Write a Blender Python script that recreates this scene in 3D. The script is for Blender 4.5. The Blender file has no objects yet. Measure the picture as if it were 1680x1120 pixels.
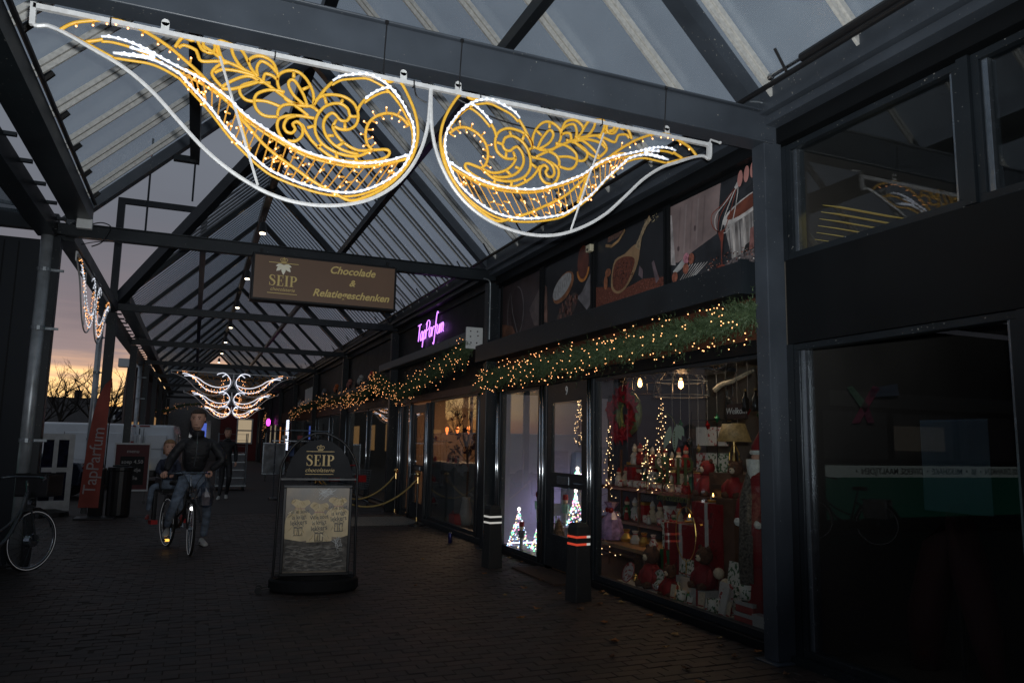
import bpy, bmesh, math, random
from mathutils import Vector, Matrix, Euler
random.seed(7)
PI = math.pi
sc = bpy.context.scene
COL = sc.collection

# ------------------------------------------------------------------ camera
cam = bpy.data.cameras.new("camera"); cam_o = bpy.data.objects.new("camera", cam); COL.objects.link(cam_o)
cam.sensor_width = 36; cam.lens = 1231.5 / 1680 * 36; cam.clip_end = 600; cam.clip_start = 0.05
R_ = Vector((0.92154383, -0.38781856, 0.01880766)); U_ = Vector((-0.06928343, -0.11658496, 0.9907612)); F_ = Vector((0.38204289, 0.91433293, 0.13430755))
cam_o.matrix_world = Matrix(((R_.x, U_.x, -F_.x, 0.0), (R_.y, U_.y, -F_.y, 0.0), (R_.z, U_.z, -F_.z, 1.6), (0, 0, 0, 1)))
sc.camera = cam_o

# ------------------------------------------------------------------ sky at dusk
SUN_AZ = math.radians(-5.5)      # from +Y towards +X
world = bpy.data.worlds.new("World"); sc.world = world; world.use_nodes = True
nt = world.node_tree; N = nt.nodes; L = nt.links; N.clear()
def nd(t, **k):
    n = N.new(t)
    for a, b in k.items(): setattr(n, a, b)
    return n
def ramp(stops, fac, interp='LINEAR'):
    r = nd('ShaderNodeValToRGB'); r.color_ramp.interpolation = interp
    e = r.color_ramp.elements
    e[0].position, e[0].color = stops[0][0], (*stops[0][1], 1)
    e[1].position, e[1].color = stops[-1][0], (*stops[-1][1], 1)
    for p, c in stops[1:-1]:
        x = e.new(p); x.color = (*c, 1)
    L.new(fac, r.inputs['Fac']); return r.outputs['Color']
def mth(op, a, b=None, c=None, clamp=False):
    m = nd('ShaderNodeMath', operation=op); m.use_clamp = clamp
    for i, v in enumerate((a, b, c)):
        if v is None: continue
        if isinstance(v, (int, float)): m.inputs[i].default_value = v
        else: L.new(v, m.inputs[i])
    return m.outputs[0]
tc = nd('ShaderNodeTexCoord'); sep = nd('ShaderNodeSeparateXYZ'); L.new(tc.outputs['Generated'], sep.inputs[0])
mp = nd('ShaderNodeMapping'); mp.inputs['Scale'].default_value = (4.0, 4.0, 60.0); L.new(tc.outputs['Generated'], mp.inputs[0])
nz = nd('ShaderNodeTexNoise'); nz.inputs['Scale'].default_value = 1.6; nz.inputs['Detail'].default_value = 6; L.new(mp.outputs[0], nz.inputs['Vector'])
nz2 = nd('ShaderNodeTexNoise'); nz2.inputs['Scale'].default_value = 3.0; nz2.inputs['Detail'].default_value = 4; L.new(tc.outputs['Generated'], nz2.inputs['Vector'])
elev = mth('ADD', sep.outputs['Z'], mth('MULTIPLY', mth('SUBTRACT', nz.outputs['Fac'], 0.5), 0.075))
warm = ramp([(0.0, (.55, .18, .04)), (.022, (.95, .40, .09)), (.045, (1.5, .95, .36)), (.066, (1.35, .86, .40)), (.082, (.66, .42, .30)), (.100, (.31, .25, .26)), (.15, (.215, .19, .215)), (.25, (.158, .172, .205)), (.5, (.165, .19, .225)), (1.0, (.165, .19, .22))], elev)
cool = ramp([(0.0, (.09, .08, .095)), (.08, (.10, .10, .125)), (.3, (.155, .172, .205)), (1.0, (.165, .19, .22))], elev)
dx = mth('MULTIPLY', sep.outputs['X'], math.sin(SUN_AZ)); dy = mth('MULTIPLY', sep.outputs['Y'], math.cos(SUN_AZ))
az = mth('ADD', dx, dy)
azf = nd('ShaderNodeMapRange'); azf.inputs['From Min'].default_value = 0.92; azf.inputs['From Max'].default_value = 0.985; L.new(az, azf.inputs['Value'])
mix = nd('ShaderNodeMixRGB'); L.new(azf.outputs[0], mix.inputs[0]); L.new(cool, mix.inputs[1]); L.new(warm, mix.inputs[2])
cl = ramp([(.3, (.86, .86, .88)), (.7, (1.1, 1.1, 1.1))], nz2.outputs['Fac'])
mul = nd('ShaderNodeMixRGB', blend_type='MULTIPLY'); mul.inputs[0].default_value = 1; L.new(mix.outputs[0], mul.inputs[1]); L.new(cl, mul.inputs[2])
sky = nd('ShaderNodeTexSky', sky_type='NISHITA'); sky.sun_disc = False; sky.sun_elevation = math.radians(1.0); sky.sun_rotation = SUN_AZ
skm = nd('ShaderNodeMixRGB', blend_type='ADD'); skm.inputs[0].default_value = 0.004; L.new(mul.outputs[0], skm.inputs[1]); L.new(sky.outputs[0], skm.inputs[2])
bg = nd('ShaderNodeBackground'); bg.inputs['Strength'].default_value = 1.0; L.new(skm.outputs[0], bg.inputs['Color'])
wo = nd('ShaderNodeOutputWorld'); L.new(bg.outputs[0], wo.inputs['Surface'])

def lamp(name, kind, loc, energy, color=(1, 1, 1), size=0.1, aim=None, **k):
    l = bpy.data.lights.new(name, kind); o = bpy.data.objects.new(name, l); COL.objects.link(o)
    o.location = loc; l.energy = energy; l.color = color
    if kind in ('POINT', 'SPOT'): l.shadow_soft_size = size
    if kind == 'AREA': l.size = size
    if aim is not None: o.rotation_euler = (Vector(aim) - Vector(loc)).to_track_quat('-Z', 'Y').to_euler()
    for a, b in k.items(): setattr(l, a, b)
    return o
# the last of the sun, at the horizon
sun = lamp('sun', 'SUN', (0, 60, 20), 0.06, (1.0, .62, .35), aim=(-math.sin(SUN_AZ) * -10, 60 - 100 * math.cos(SUN_AZ), 20 - 2.2))
sun.data.angle = math.radians(10)
# the photographer's flash, standing where the photograph was taken
flash = lamp('camera_flash', 'SPOT', (0.05, 0.0, 1.72), 1150, (.93, .97, 1.0), size=0.03, aim=(0.28 * 10, 0.9 * 10, 1.72 + 5.4), spot_size=math.radians(100), spot_blend=0.9)

sc.view_settings.view_transform = 'Standard'; sc.view_settings.look = 'None'; sc.view_settings.exposure = 0; sc.view_settings.gamma = 1
sc.view_settings.use_curve_mapping = False
sc.render.engine = 'CYCLES'
sc.cycles.max_bounces = 8; sc.cycles.diffuse_bounces = 3; sc.cycles.glossy_bounces = 4; sc.cycles.transparent_max_bounces = 24
sc.cycles.sample_clamp_indirect = 2.0; sc.cycles.caustics_reflective = False; sc.cycles.caustics_refractive = False
sc.cycles.use_denoising = True

# ------------------------------------------------------------------ materials
MATS = {}
def mat(name, col, rough=.6, metal=0.0, var=.15, scale=8.0, bump=0.0, emit=None, estr=0.0, spec=.5, sample=None, alpha=None, stretch=None, coat=0.0, dust=False):
    if name in MATS: return MATS[name]
    m = bpy.data.materials.new(name); m.use_nodes = True; t = m.node_tree
    b = t.nodes['Principled BSDF']
    b.inputs['Base Color'].default_value = (*col, 1); b.inputs['Roughness'].default_value = rough; b.inputs['Metallic'].default_value = metal
    b.inputs['Specular IOR Level'].default_value = spec
    if coat: b.inputs['Coat Weight'].default_value = coat
    if var > 0:
        tcn = t.nodes.new('ShaderNodeTexCoord'); n = t.nodes.new('ShaderNodeTexNoise'); n.inputs['Scale'].default_value = scale; n.inputs['Detail'].default_value = 5
        v = tcn.outputs['Object']
        if stretch:
            mpn = t.nodes.new('ShaderNodeMapping'); mpn.inputs['Scale'].default_value = stretch; t.links.new(v, mpn.inputs[0]); v = mpn.outputs[0]
        t.links.new(v, n.inputs['Vector'])
        r = t.nodes.new('ShaderNodeValToRGB'); e = r.color_ramp.elements
        e[0].position = .3; e[1].position = .7
        e[0].color = (*[c * (1 - var) for c in col], 1); e[1].color = (*[min(1, c * (1 + var)) for c in col], 1)
        t.links.new(n.outputs['Fac'], r.inputs['Fac']); t.links.new(r.outputs['Color'], b.inputs['Base Color'])
        rr = t.nodes.new('ShaderNodeMapRange'); rr.inputs['To Min'].default_value = max(.02, rough - .1); rr.inputs['To Max'].default_value = min(1, rough + .1)
        t.links.new(n.outputs['Fac'], rr.inputs['Value']); t.links.new(rr.outputs[0], b.inputs['Roughness'])
        if bump:
            bp = t.nodes.new('ShaderNodeBump'); bp.inputs['Strength'].default_value = bump; bp.inputs['Distance'].default_value = .02
            t.links.new(n.outputs['Fac'], bp.inputs['Height']); t.links.new(bp.outputs[0], b.inputs['Normal'])
    if dust:
        tcn = t.nodes.new('ShaderNodeTexCoord'); n2 = t.nodes.new('ShaderNodeTexNoise'); n2.inputs['Scale'].default_value = 55; n2.inputs['Detail'].default_value = 1; t.links.new(tcn.outputs['Object'], n2.inputs['Vector'])
        n3 = t.nodes.new('ShaderNodeTexNoise'); n3.inputs['Scale'].default_value = 1.6; n3.inputs['Detail'].default_value = 6; t.links.new(tcn.outputs['Object'], n3.inputs['Vector'])
        st = t.nodes.new('ShaderNodeMath'); st.operation = 'MULTIPLY_ADD'; st.inputs[1].default_value = .22; t.links.new(n3.outputs['Fac'], st.inputs[0]); t.links.new(n2.outputs['Fac'], st.inputs[2])
        mr = t.nodes.new('ShaderNodeMapRange'); mr.inputs['From Min'].default_value = .85; mr.inputs['From Max'].default_value = .91; t.links.new(st.outputs[0], mr.inputs[0])
        mxn = t.nodes.new('ShaderNodeMixRGB'); mxn.inputs[2].default_value = (.32, .31, .28, 1); t.links.new(mr.outputs[0], mxn.inputs[0]); src = b.inputs['Base Color'].links[0].from_socket; t.links.new(src, mxn.inputs[1]); t.links.new(mxn.outputs[0], b.inputs['Base Color'])
    if emit:
        b.inputs['Emission Color'].default_value = (*emit, 1); b.inputs['Emission Strength'].default_value = estr
    MATS[name] = m
    if sample: m.cycles.emission_sampling = sample
    return m
def glass(name, tint=(.9, .93, .95), refl=1.0, rough=0.0):
    if name in MATS: return MATS[name]
    m = bpy.data.materials.new(name); m.use_nodes = True; t = m.node_tree; t.nodes.clear()
    o = t.nodes.new('ShaderNodeOutputMaterial'); mx = t.nodes.new('ShaderNodeMixShader'); tr = t.nodes.new('ShaderNodeBsdfTransparent'); gl = t.nodes.new('ShaderNodeBsdfGlossy')
    tr.inputs[0].default_value = (*tint, 1); gl.inputs['Roughness'].default_value = rough
    lw = t.nodes.new('ShaderNodeLayerWeight'); lw.inputs['Blend'].default_value = .5
    pw_ = t.nodes.new('ShaderNodeMath'); pw_.operation = 'POWER'; pw_.inputs[1].default_value = 5; t.links.new(lw.outputs['Facing'], pw_.inputs[0])
    mm = t.nodes.new('ShaderNodeMath'); mm.operation = 'MULTIPLY_ADD'; mm.use_clamp = True; mm.inputs[1].default_value = .92 * refl; mm.inputs[2].default_value = .05 * refl
    t.links.new(pw_.outputs[0], mm.inputs[0]); t.links.new(mm.outputs[0], mx.inputs[0]); t.links.new(tr.outputs[0], mx.inputs[1]); t.links.new(gl.outputs[0], mx.inputs[2]); t.links.new(mx.outputs[0], o.inputs[0])
    MATS[name] = m; return m
def sheet(name, clear, col, rib=None, ribaxis='Y', dirt=.3):
    """plastic roofing: partly clear, partly milky, dirty in patches"""
    if name in MATS: return MATS[name]
    m = bpy.data.materials.new(name); m.use_nodes = True; t = m.node_tree; t.nodes.clear(); A = t.nodes.new; K = t.links.new
    o = A('ShaderNodeOutputMaterial'); tr = A('ShaderNodeBsdfTransparent'); df = A('ShaderNodeBsdfDiffuse'); tl = A('ShaderNodeBsdfTranslucent'); gl = A('ShaderNodeBsdfGlossy')
    tr.inputs[0].default_value = (.93, .97, 1, 1); gl.inputs['Roughness'].default_value = .22
    tcn = A('ShaderNodeTexCoord'); n = A('ShaderNodeTexNoise'); n.inputs['Scale'].default_value = 1.3; n.inputs['Detail'].default_value = 7; n.inputs['Roughness'].default_value = .65; K(tcn.outputs['Object'], n.inputs['Vector'])
    r = A('ShaderNodeValToRGB'); r.color_ramp.elements[0].position = .3; r.color_ramp.elements[1].position = .72
    r.color_ramp.elements[0].color = (*[c * (1 - dirt) for c in col], 1); r.color_ramp.elements[1].color = (*col, 1); K(n.outputs['Fac'], r.inputs[0]); K(r.outputs[0], df.inputs[0]); K(r.outputs[0], tl.inputs[0])
    m1 = A('ShaderNodeMixShader'); m1.inputs[0].default_value = .45; K(df.outputs[0], m1.inputs[1]); K(tl.outputs[0], m1.inputs[2])
    m2 = A('ShaderNodeMixShader'); K(m1.outputs[0], m2.inputs[1]); K(tr.outputs[0], m2.inputs[2]); m2.inputs[0].default_value = clear
    m3 = A('ShaderNodeMixShader'); m3.inputs[0].default_value = .06; K(m2.outputs[0], m3.inputs[1]); K(gl.outputs[0], m3.inputs[2]); K(m3.outputs[0], o.inputs[0])
    if rib:
        w = A('ShaderNodeTexWave'); w.wave_type = 'BANDS'; w.bands_direction = ribaxis; w.inputs['Scale'].default_value = rib; K(tcn.outputs['Object'], w.inputs['Vector'])
        mr = A('ShaderNodeMapRange'); mr.inputs['To Min'].default_value = clear - .07; mr.inputs['To Max'].default_value = clear + .07; K(w.outputs['Fac'], mr.inputs[0]); K(mr.outputs[0], m2.inputs[0])
    MATS[name] = m; return m

# ------------------------------------------------------------------ mesh builder
class MB:
    def __init__(s): s.v = []; s.f = []
    def add(s, vs, fs):
        o = len(s.v); s.v += [tuple(v) for v in vs]; s.f += [tuple(i + o for i in f) for f in fs]; return s
    def box(s, x0, x1, y0, y1, z0, z1, m=None):
        if x0 > x1: x0, x1 = x1, x0
        if y0 > y1: y0, y1 = y1, y0
        if z0 > z1: z0, z1 = z1, z0
        vs = [Vector((x, y, z)) for z in (z0, z1) for y in (y0, y1) for x in (x0, x1)]
        if m is not None: vs = [m @ v for v in vs]
        return s.add(vs, [(0, 2, 3, 1), (4, 5, 7, 6), (0, 1, 5, 4), (2, 6, 7, 3), (0, 4, 6, 2), (1, 3, 7, 5)])
    def bar(s, a, b, w, h, up=(0, 0, 1)):
        """square-section bar from a to b"""
        a = Vector(a); b = Vector(b); d = (b - a).normalized(); u = Vector(up)
        if abs(d.dot(u)) > .98: u = Vector((0, 1, 0))
        sx = d.cross(u).normalized(); sz = sx.cross(d).normalized()
        vs = [p + sx * i * w / 2 + sz * j * h / 2 for p in (a, b) for j in (-1, 1) for i in (-1, 1)]
        return s.add(vs, [(0, 2, 3, 1), (4, 5, 7, 6), (0, 1, 5, 4), (2, 6, 7, 3), (0, 4, 6, 2), (1, 3, 7, 5)])
    def tube(s, pts, r, n=6, closed=False, caps=True):
        pts = [Vector(p) for p in pts]; k = len(pts); rr = r if isinstance(r, (list, tuple)) else [r] * k
        o = len(s.v); prev = None
        for i, p in enumerate(pts):
            if closed: d = pts[(i + 1) % k] - pts[i - 1]
            else: d = pts[min(i + 1, k - 1)] - pts[max(i - 1, 0)]
            if d.length < 1e-9: d = Vector((0, 0, 1))
            d.normalize()
            if prev is None:
                u = Vector((0, 0, 1)) if abs(d.z) < .9 else Vector((1, 0, 0))
                a = d.cross(u).normalized()
            else:
                a = prev - d * prev.dot(d)
                a = a.normalized() if a.length > 1e-6 else d.orthogonal().normalized()
            prev = a; b = d.cross(a)
            for j in range(n):
                t = 2 * PI * j / n; s.v.append(tuple(p + (a * math.cos(t) + b * math.sin(t)) * rr[i]))
        m = k if closed else k - 1
        for i in range(m):
            for j in range(n):
                i2 = (i + 1) % k; s.f.append((o + i * n + j, o + i * n + (j + 1) % n, o + i2 * n + (j + 1) % n, o + i2 * n + j))
        if caps and not closed:
            s.f.append(tuple(o + j for j in range(n - 1, -1, -1))); s.f.append(tuple(o + (k - 1) * n + j for j in range(n)))
        return s
    def cyl(s, a, b, r0, r1=None, n=12): return s.tube([a, b], [r0, r0 if r1 is None else r1], n)
    def sph(s, c, r, n=8, sc_=(1, 1, 1), m=None):
        c = Vector(c); k = max(3, n // 2); vs = []
        for i in range(1, k):
            th = PI * i / k
            for j in range(n):
                ph = 2 * PI * j / n
                vs.append(Vector((math.sin(th) * math.cos(ph) * r * sc_[0], math.sin(th) * math.sin(ph) * r * sc_[1], math.cos(th) * r * sc_[2])))
        vs.append(Vector((0, 0, r * sc_[2]))); vs.append(Vector((0, 0, -r * sc_[2]))); t = len(vs)
        if m is not None: vs = [m @ v for v in vs]
        fs = []
        for i in range(k - 2):
            for j in range(n): fs.append((i * n + j, (i + 1) * n + j, (i + 1) * n + (j + 1) % n, i * n + (j + 1) % n))
        for j in range(n):
            fs.append((t - 2, j, (j + 1) % n)); fs.append((t - 1, (k - 2) * n + (j + 1) % n, (k - 2) * n + j))
        return s.add([v + c for v in vs], fs)
    def lathe(s, prof, c=(0, 0, 0), n=16, m=None):
        """prof: list of (r, z)"""
        c = Vector(c); o = len(s.v)
        for r, z in prof:
            for j in range(n):
                v = Vector((math.cos(2 * PI * j / n) * r, math.sin(2 * PI * j / n) * r, z))
                if m is not None: v = m @ v
                s.v.append(tuple(v + c))
        for i in range(len(prof) - 1):
            for j in range(n): s.f.append((o + i * n + j, o + i * n + (j + 1) % n, o + (i + 1) * n + (j + 1) % n, o + (i + 1) * n + j))
        s.f.append(tuple(o + j for j in range(n - 1, -1, -1))); s.f.append(tuple(o + (len(prof) - 1) * n + j for j in range(n)))
        return s
    def poly(s, pts, d):
        """flat polygon pts (3-D) thickened by vector d"""
        d = Vector(d); k = len(pts); a = [Vector(p) for p in pts]
        return s.add(a + [p + d for p in a], [tuple(range(k - 1, -1, -1)), tuple(range(k, 2 * k))] + [(i, (i + 1) % k, k + (i + 1) % k, k + i) for i in range(k)])
    def quad(s, a, b, c, d): return s.add([a, b, c, d], [(0, 1, 2, 3)])
    def mesh(s, name, smooth=False, fix=False):
        me = bpy.data.meshes.new(name); me.from_pydata(s.v, [], s.f)
        if fix:
            bm = bmesh.new(); bm.from_mesh(me); bmesh.ops.recalc_face_normals(bm, faces=bm.faces); bm.to_mesh(me); bm.free()
        if smooth: me.polygons.foreach_set('use_smooth', [True] * len(me.polygons))
        me.update(); return me
    def tris(s): return len(s.f)

def link(name, data, parent=None, loc=(0, 0, 0), rot=(0, 0, 0)):
    o = bpy.data.objects.new(name, data); COL.objects.link(o)
    if parent is not None: o.parent = parent
    o.location = loc; o.rotation_euler = rot
    return o
def tag(o, label, cat, group=None, kind=None):
    if label: o['label'] = label
    if cat: o['category'] = cat
    if group: o['group'] = group
    if kind: o['kind'] = kind
    return o
def T(name, label, cat, loc=(0, 0, 0), rz=0.0, group=None):
    return tag(link(name, None, None, loc, (0, 0, rz)), label, cat, group)
def P(name, mb, m, parent, smooth=False, world=False, loc=(0, 0, 0), rot=(0, 0, 0), fix=False, label=None, bevel=0, kind=None):
    me = mb.mesh(name, smooth, fix) if isinstance(mb, MB) else mb
    if not me.materials: me.materials.append(m)
    if world:
        q = parent; v = Vector((0, 0, 0))
        while q is not None: v += Vector(q.location); q = q.parent
        loc = -v
    o = link(name, me, parent, loc, rot)
    if bevel:
        b = o.modifiers.new('bevel', 'BEVEL'); b.width = bevel; b.segments = 2; b.limit_method = 'ANGLE'
    if label: o['label'] = label
    if kind: o['kind'] = kind
    return o
def S(name, mb, m, kind='structure', smooth=False):
    o = link(name, mb.mesh(name, smooth)); o.data.materials.append(m); o['kind'] = kind; return o
def kids(o): return [c for c in bpy.data.objects if c.parent == o]
def dup(o, loc=None, rz=None, label=None, parent=None, childmap=None):
    cm = {}
    def rec(src, par):
        c = src.copy(); COL.objects.link(c); c.parent = par
        for ch in CH.get(src.name, []): rec(ch, c)
        return c
    CH = {}
    for q in COL.objects:
        if q.parent is not None: CH.setdefault(q.parent.name, []).append(q)
    r = rec(o, parent)
    if loc is not None: r.location = loc
    if rz is not None: r.rotation_euler = (0, 0, rz)
    if label: r['label'] = label
    return r
def catmull(pts, k=5, closed=False):
    pts = [Vector(p) for p in pts]; n = len(pts)
    if n < 3: return pts
    out = []
    rng = range(n if closed else n - 1)
    for i in rng:
        p0 = pts[i - 1] if (i > 0 or closed) else pts[0]; p1 = pts[i]; p2 = pts[(i + 1) % n]; p3 = pts[(i + 2) % n] if (closed or i + 2 < n) else pts[-1]
        for j in range(k):
            t = j / k
            out.append(.5 * ((2 * p1) + (-p0 + p2) * t + (2 * p0 - 5 * p1 + 4 * p2 - p3) * t * t + (-p0 + 3 * p1 - 3 * p2 + p3) * t ** 3))
    if not closed: out.append(pts[-1])
    return out
def text(name, s, size, m, parent, mtx, shear=0.0, extrude=.002, weight=0.0, xs=1.0, align='CENTER', spacing=1.0):
    """lettering; mtx places the text's xy plane, local to parent"""
    cu = bpy.data.curves.new(name, 'FONT'); cu.body = s; cu.size = size; cu.shear = shear; cu.extrude = extrude; cu.offset = weight
    cu.align_x = align; cu.align_y = 'CENTER'; cu.space_character = spacing; cu.resolution_u = 3
    to = bpy.data.objects.new(name, cu); COL.objects.link(to)
    me = bpy.data.meshes.new_from_object(to.evaluated_get(bpy.context.evaluated_depsgraph_get()))
    bpy.data.objects.remove(to); bpy.data.curves.remove(cu)
    me.transform(mtx @ Matrix.Diagonal((xs, 1, 1, 1))); me.materials.clear(); me.materials.append(m)
    return link(name, me, parent)
def frame_mtx(o, ex, ez):
    """matrix: text x along ex, text y along ez, at o"""
    ex = Vector(ex).normalized(); ez = Vector(ez).normalized(); en = ex.cross(ez)
    return Matrix(((ex.x, ez.x, en.x, o[0]), (ex.y, ez.y, en.y, o[1]), (ex.z, ez.z, en.z, o[2]), (0, 0, 0, 1)))
def ribbon(pts, w, th=.002):
    """2-D variable width stroke -> list of quads (x,y)"""
    out = []; n = len(pts)
    L1 = []; R1 = []
    for i, p in enumerate(pts):
        a = pts[max(i - 1, 0)]; b = pts[min(i + 1, n - 1)]; d = Vector((b[0] - a[0], b[1] - a[1])); d = d.normalized() if d.length > 0 else Vector((1, 0)); nn = Vector((-d.y, d.x)); ww = w[i] if isinstance(w, (list, tuple)) else w
        L1.append((p[0] + nn.x * ww / 2, p[1] + nn.y * ww / 2)); R1.append((p[0] - nn.x * ww / 2, p[1] - nn.y * ww / 2))
    return [(L1[i], R1[i], R1[i + 1], L1[i + 1]) for i in range(n - 1)]
def logo_serif(name, m, parent, mtx, h):
    """the four serif capitals S E I P, height h, drawn stroke by stroke, centred"""
    mb = MB(); qs = []
    def rect(x0, y0, x1, y1): qs.append(((x0, y0), (x1, y0), (x1, y1), (x0, y1)))
    T_, t_ = .17, .045
    # S
    sp = [(.50, .72), (.50, .80), (.44, .92), (.29, .985), (.15, .93), (.09, .80), (.14, .66), (.30, .54), (.44, .44), (.51, .28), (.45, .10), (.29, .015), (.13, .08), (.06, .22), (.055, .30)]
    sw = [.05, .05, .05, .05, .10, .14, .17, .18, .18, .15, .10, .05, .05, .05, .05]
    sv = catmull([(a, b, 0) for a, b in sp], 3); wv = []
    for i in range(len(sv)):
        t = i / (len(sv) - 1) * (len(sw) - 1); k = min(int(t), len(sw) - 2); wv.append(sw[k] * (1 - t + k) + sw[k + 1] * (t - k))
    qs += [tuple(q) for q in ribbon([(v.x, v.y) for v in sv], wv)]
    rect(.485, .68, .515, .99); rect(.045, .01, .075, .32)
    x = .68   # E
    rect(x + .09, 0, x + .09 + T_, 1); rect(x, 0, x + .60, t_); rect(x, 1 - t_, x + .58, 1); rect(x + .2, .49, x + .44, .49 + t_); rect(x + .42, .38, x + .455, .64); rect(x + .55, .0, x + .60, .28); rect(x + .53, .74, x + .58, 1)
    x = 1.40  # I
    rect(x + .09, 0, x + .09 + T_, 1); rect(x, 0, x + .35, t_); rect(x, 1 - t_, x + .35, 1)
    x = 1.85  # P
    rect(x + .09, 0, x + .09 + T_, 1); rect(x, 0, x + .35, t_); rect(x, 1 - t_, x + .30, 1)
    pp = catmull([(x + .2, .977, 0), (x + .40, .96, 0), (x + .54, .86, 0), (x + .57, .74, 0), (x + .53, .60, 0), (x + .40, .50, 0), (x + .2, .48, 0)], 3)
    pw = [.045, .07, .14, .17, .14, .07, .045]; pv = []
    for i in range(len(pp)):
        t = i / (len(pp) - 1) * (len(pw) - 1); k = min(int(t), len(pw) - 2); pv.append(pw[k] * (1 - t + k) + pw[k + 1] * (t - k))
    qs += [tuple(q) for q in ribbon([(v.x, v.y) for v in pp], pv)]
    W = 2.48
    for i, q in enumerate(qs):
        mb.poly([mtx @ Vector(((a - W / 2) * h, (b - .5) * h, (i % 3) * .0002)) for a, b in q], (mtx.to_3x3() @ Vector((0, 0, .0015))))
    return P(name, mb, m, parent)
def crown_emblem(name, m, parent, mtx, w):
    mb = MB(); n = (mtx.to_3x3() @ Vector((0, 0, .0015)))
    def st(pts, ww):
        for q in ribbon(pts, ww): mb.poly([mtx @ Vector((a * w, b * w, 0)) for a, b in q], n)
    st([(-.38, -.3), (.38, -.3)], .1); st([(-.42, -.16), (.42, -.16)], .05)
    st([(-.4, -.15), (-.56, .1), (-.45, .28), (-.2, .3), (0, .15), (.2, .3), (.45, .28), (.56, .1), (.4, -.15)], .07)
    st([(-.18, -.15), (-.25, .1), (-.1, .25)], .05); st([(.18, -.15), (.25, .1), (.1, .25)], .05); st([(0, -.15), (0, .4)], .07); st([(-.1, .42), (.1, .42)], .08)
    return P(name, mb, m, parent)
# common materials
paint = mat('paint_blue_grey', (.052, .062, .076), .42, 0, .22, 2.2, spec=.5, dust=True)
paintd = mat('paint_dark_frame_dim_steel', (.014, .018, .022), .38, 0, .25, 2.5, spec=.35, dust=True)  # the frames' own paint; on farther steel it stands in for weaker flash
blackp = mat('paint_black_board', (.006, .007, .008), .5, 0, .1, 3, spec=.2)
alu = mat('aluminium_profile', (.32, .36, .40), .24, .9, .1, 20)
white = mat('white_paint', (.72, .73, .72), .5, 0, .06, 30)
steel = mat('galvanised_steel', (.30, .33, .35), .45, .7, .25, 25)
brass = mat('brass', (.75, .5, .2), .25, 1, .05)
blackm = mat('black_plastic', (.012, .012, .013), .4, 0, .1)
rubber = mat('rubber', (.012, .012, .012), .8, 0, .1)

# ================================================================== GROUND
brickm = mat('clinker_paver', (.030, .019, .0155), .62, 0, .4, 1.3, bump=.5)
brick2 = mat('clinker_paver_dark', (.023, .0165, .0145), .62, 0, .4, 1.3, bump=.5)
brick3 = mat('clinker_paver_brown', (.037, .022, .017), .6, 0, .4, 1.3, bump=.5)
sandm = mat('joint_sand', (.024, .018, .015), .95, 0, .3, 12)
farp = mat('far_paving', (.045, .035, .032), .85, 0, .3, 1.2)
g = MB(); g.box(-300, 300, -60, 500, -.40, -.0125); S('ground', g, farp)
pave = S('pavement', MB().box(-2.6, 4.36, 2.9, 17.4, -.0115, -.0045), sandm)
rp = random.Random(4)
cells = []
pw, pl = .105, .21          # stretcher bond, courses across the arcade
ny = int((17.3 - 3.0) / pw)
for j in range(ny):
    y = 3.0 + (j + .5) * pw; x = -2.5 + (.5 if j % 2 else 0) * pl
    while x < 4.20:
        cells.append((x + pl / 2, y)); x += pl
def seen(x, y):
    d = Vector((x, y, -1.6)); z = d.dot(F_); u = d.dot(R_) / z; v = d.dot(U_) / z
    return z > .5 and abs(u) < .70 and v > -.465
vis = [c for c in cells if seen(*c)]; rest_ = [c for c in cells if not seen(*c)]
vis.sort(key=lambda c: c[0] ** 2 + c[1] ** 2)
near = vis[:300]; rest_ += vis[300:]
pvm = []
for mm_ in (brickm, brick2, brick3):
    b = MB(); x0, x1, y0, y1 = -pl / 2 + .0028, pl / 2 - .0028, -pw / 2 + .0028, pw / 2 - .0028; c = .004
    vs = [(x0, y0, -.03), (x1, y0, -.03), (x1, y1, -.03), (x0, y1, -.03), (x0, y0, -c), (x1, y0, -c), (x1, y1, -c), (x0, y1, -c), (x0 + c, y0 + c, 0), (x1 - c, y0 + c, 0), (x1 - c, y1 - c, 0), (x0 + c, y1 - c, 0)]
    fs = [(0, 1, 5, 4), (1, 2, 6, 5), (2, 3, 7, 6), (3, 0, 4, 7), (4, 5, 9, 8), (5, 6, 10, 9), (6, 7, 11, 10), (7, 4, 8, 11), (8, 9, 10, 11)]
    b.add(vs, fs); me = b.mesh('paver'); me.materials.append(mm_); pvm.append((me, b))
for x, y in near:
    me, b = rp.choice(pvm); o = link('paver', me, pave, (x, y, rp.uniform(-.003, .003)), (rp.gauss(0, .006), rp.gauss(0, .006), 0))
bb = [MB(), MB(), MB()]
for x, y in rest_:
    k = rp.randrange(3); z = rp.uniform(-.003, .003); tx, ty = rp.gauss(0, .02), rp.gauss(0, .02)
    bb[k].add([(a + x, q + y, c + z + (a * tx + q * ty)) for a, q, c in pvm[k][1].v], pvm[k][1].f)
for k, mm_ in enumerate((brickm, brick2, brick3)):
    o = P('paver_field', bb[k], mm_, pave); o['kind'] = 'stuff'
road = MB().box(-60, -3.2, 12, 60, -.0085, -.0045); S('road', road, mat('asphalt', (.045, .045, .047), .9, 0, .25, 3))
far_walk = MB().box(-3.1, 4.35, 17.42, 75, -.008, -.004); S('arcade_walkway', far_walk, farp)

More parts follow.
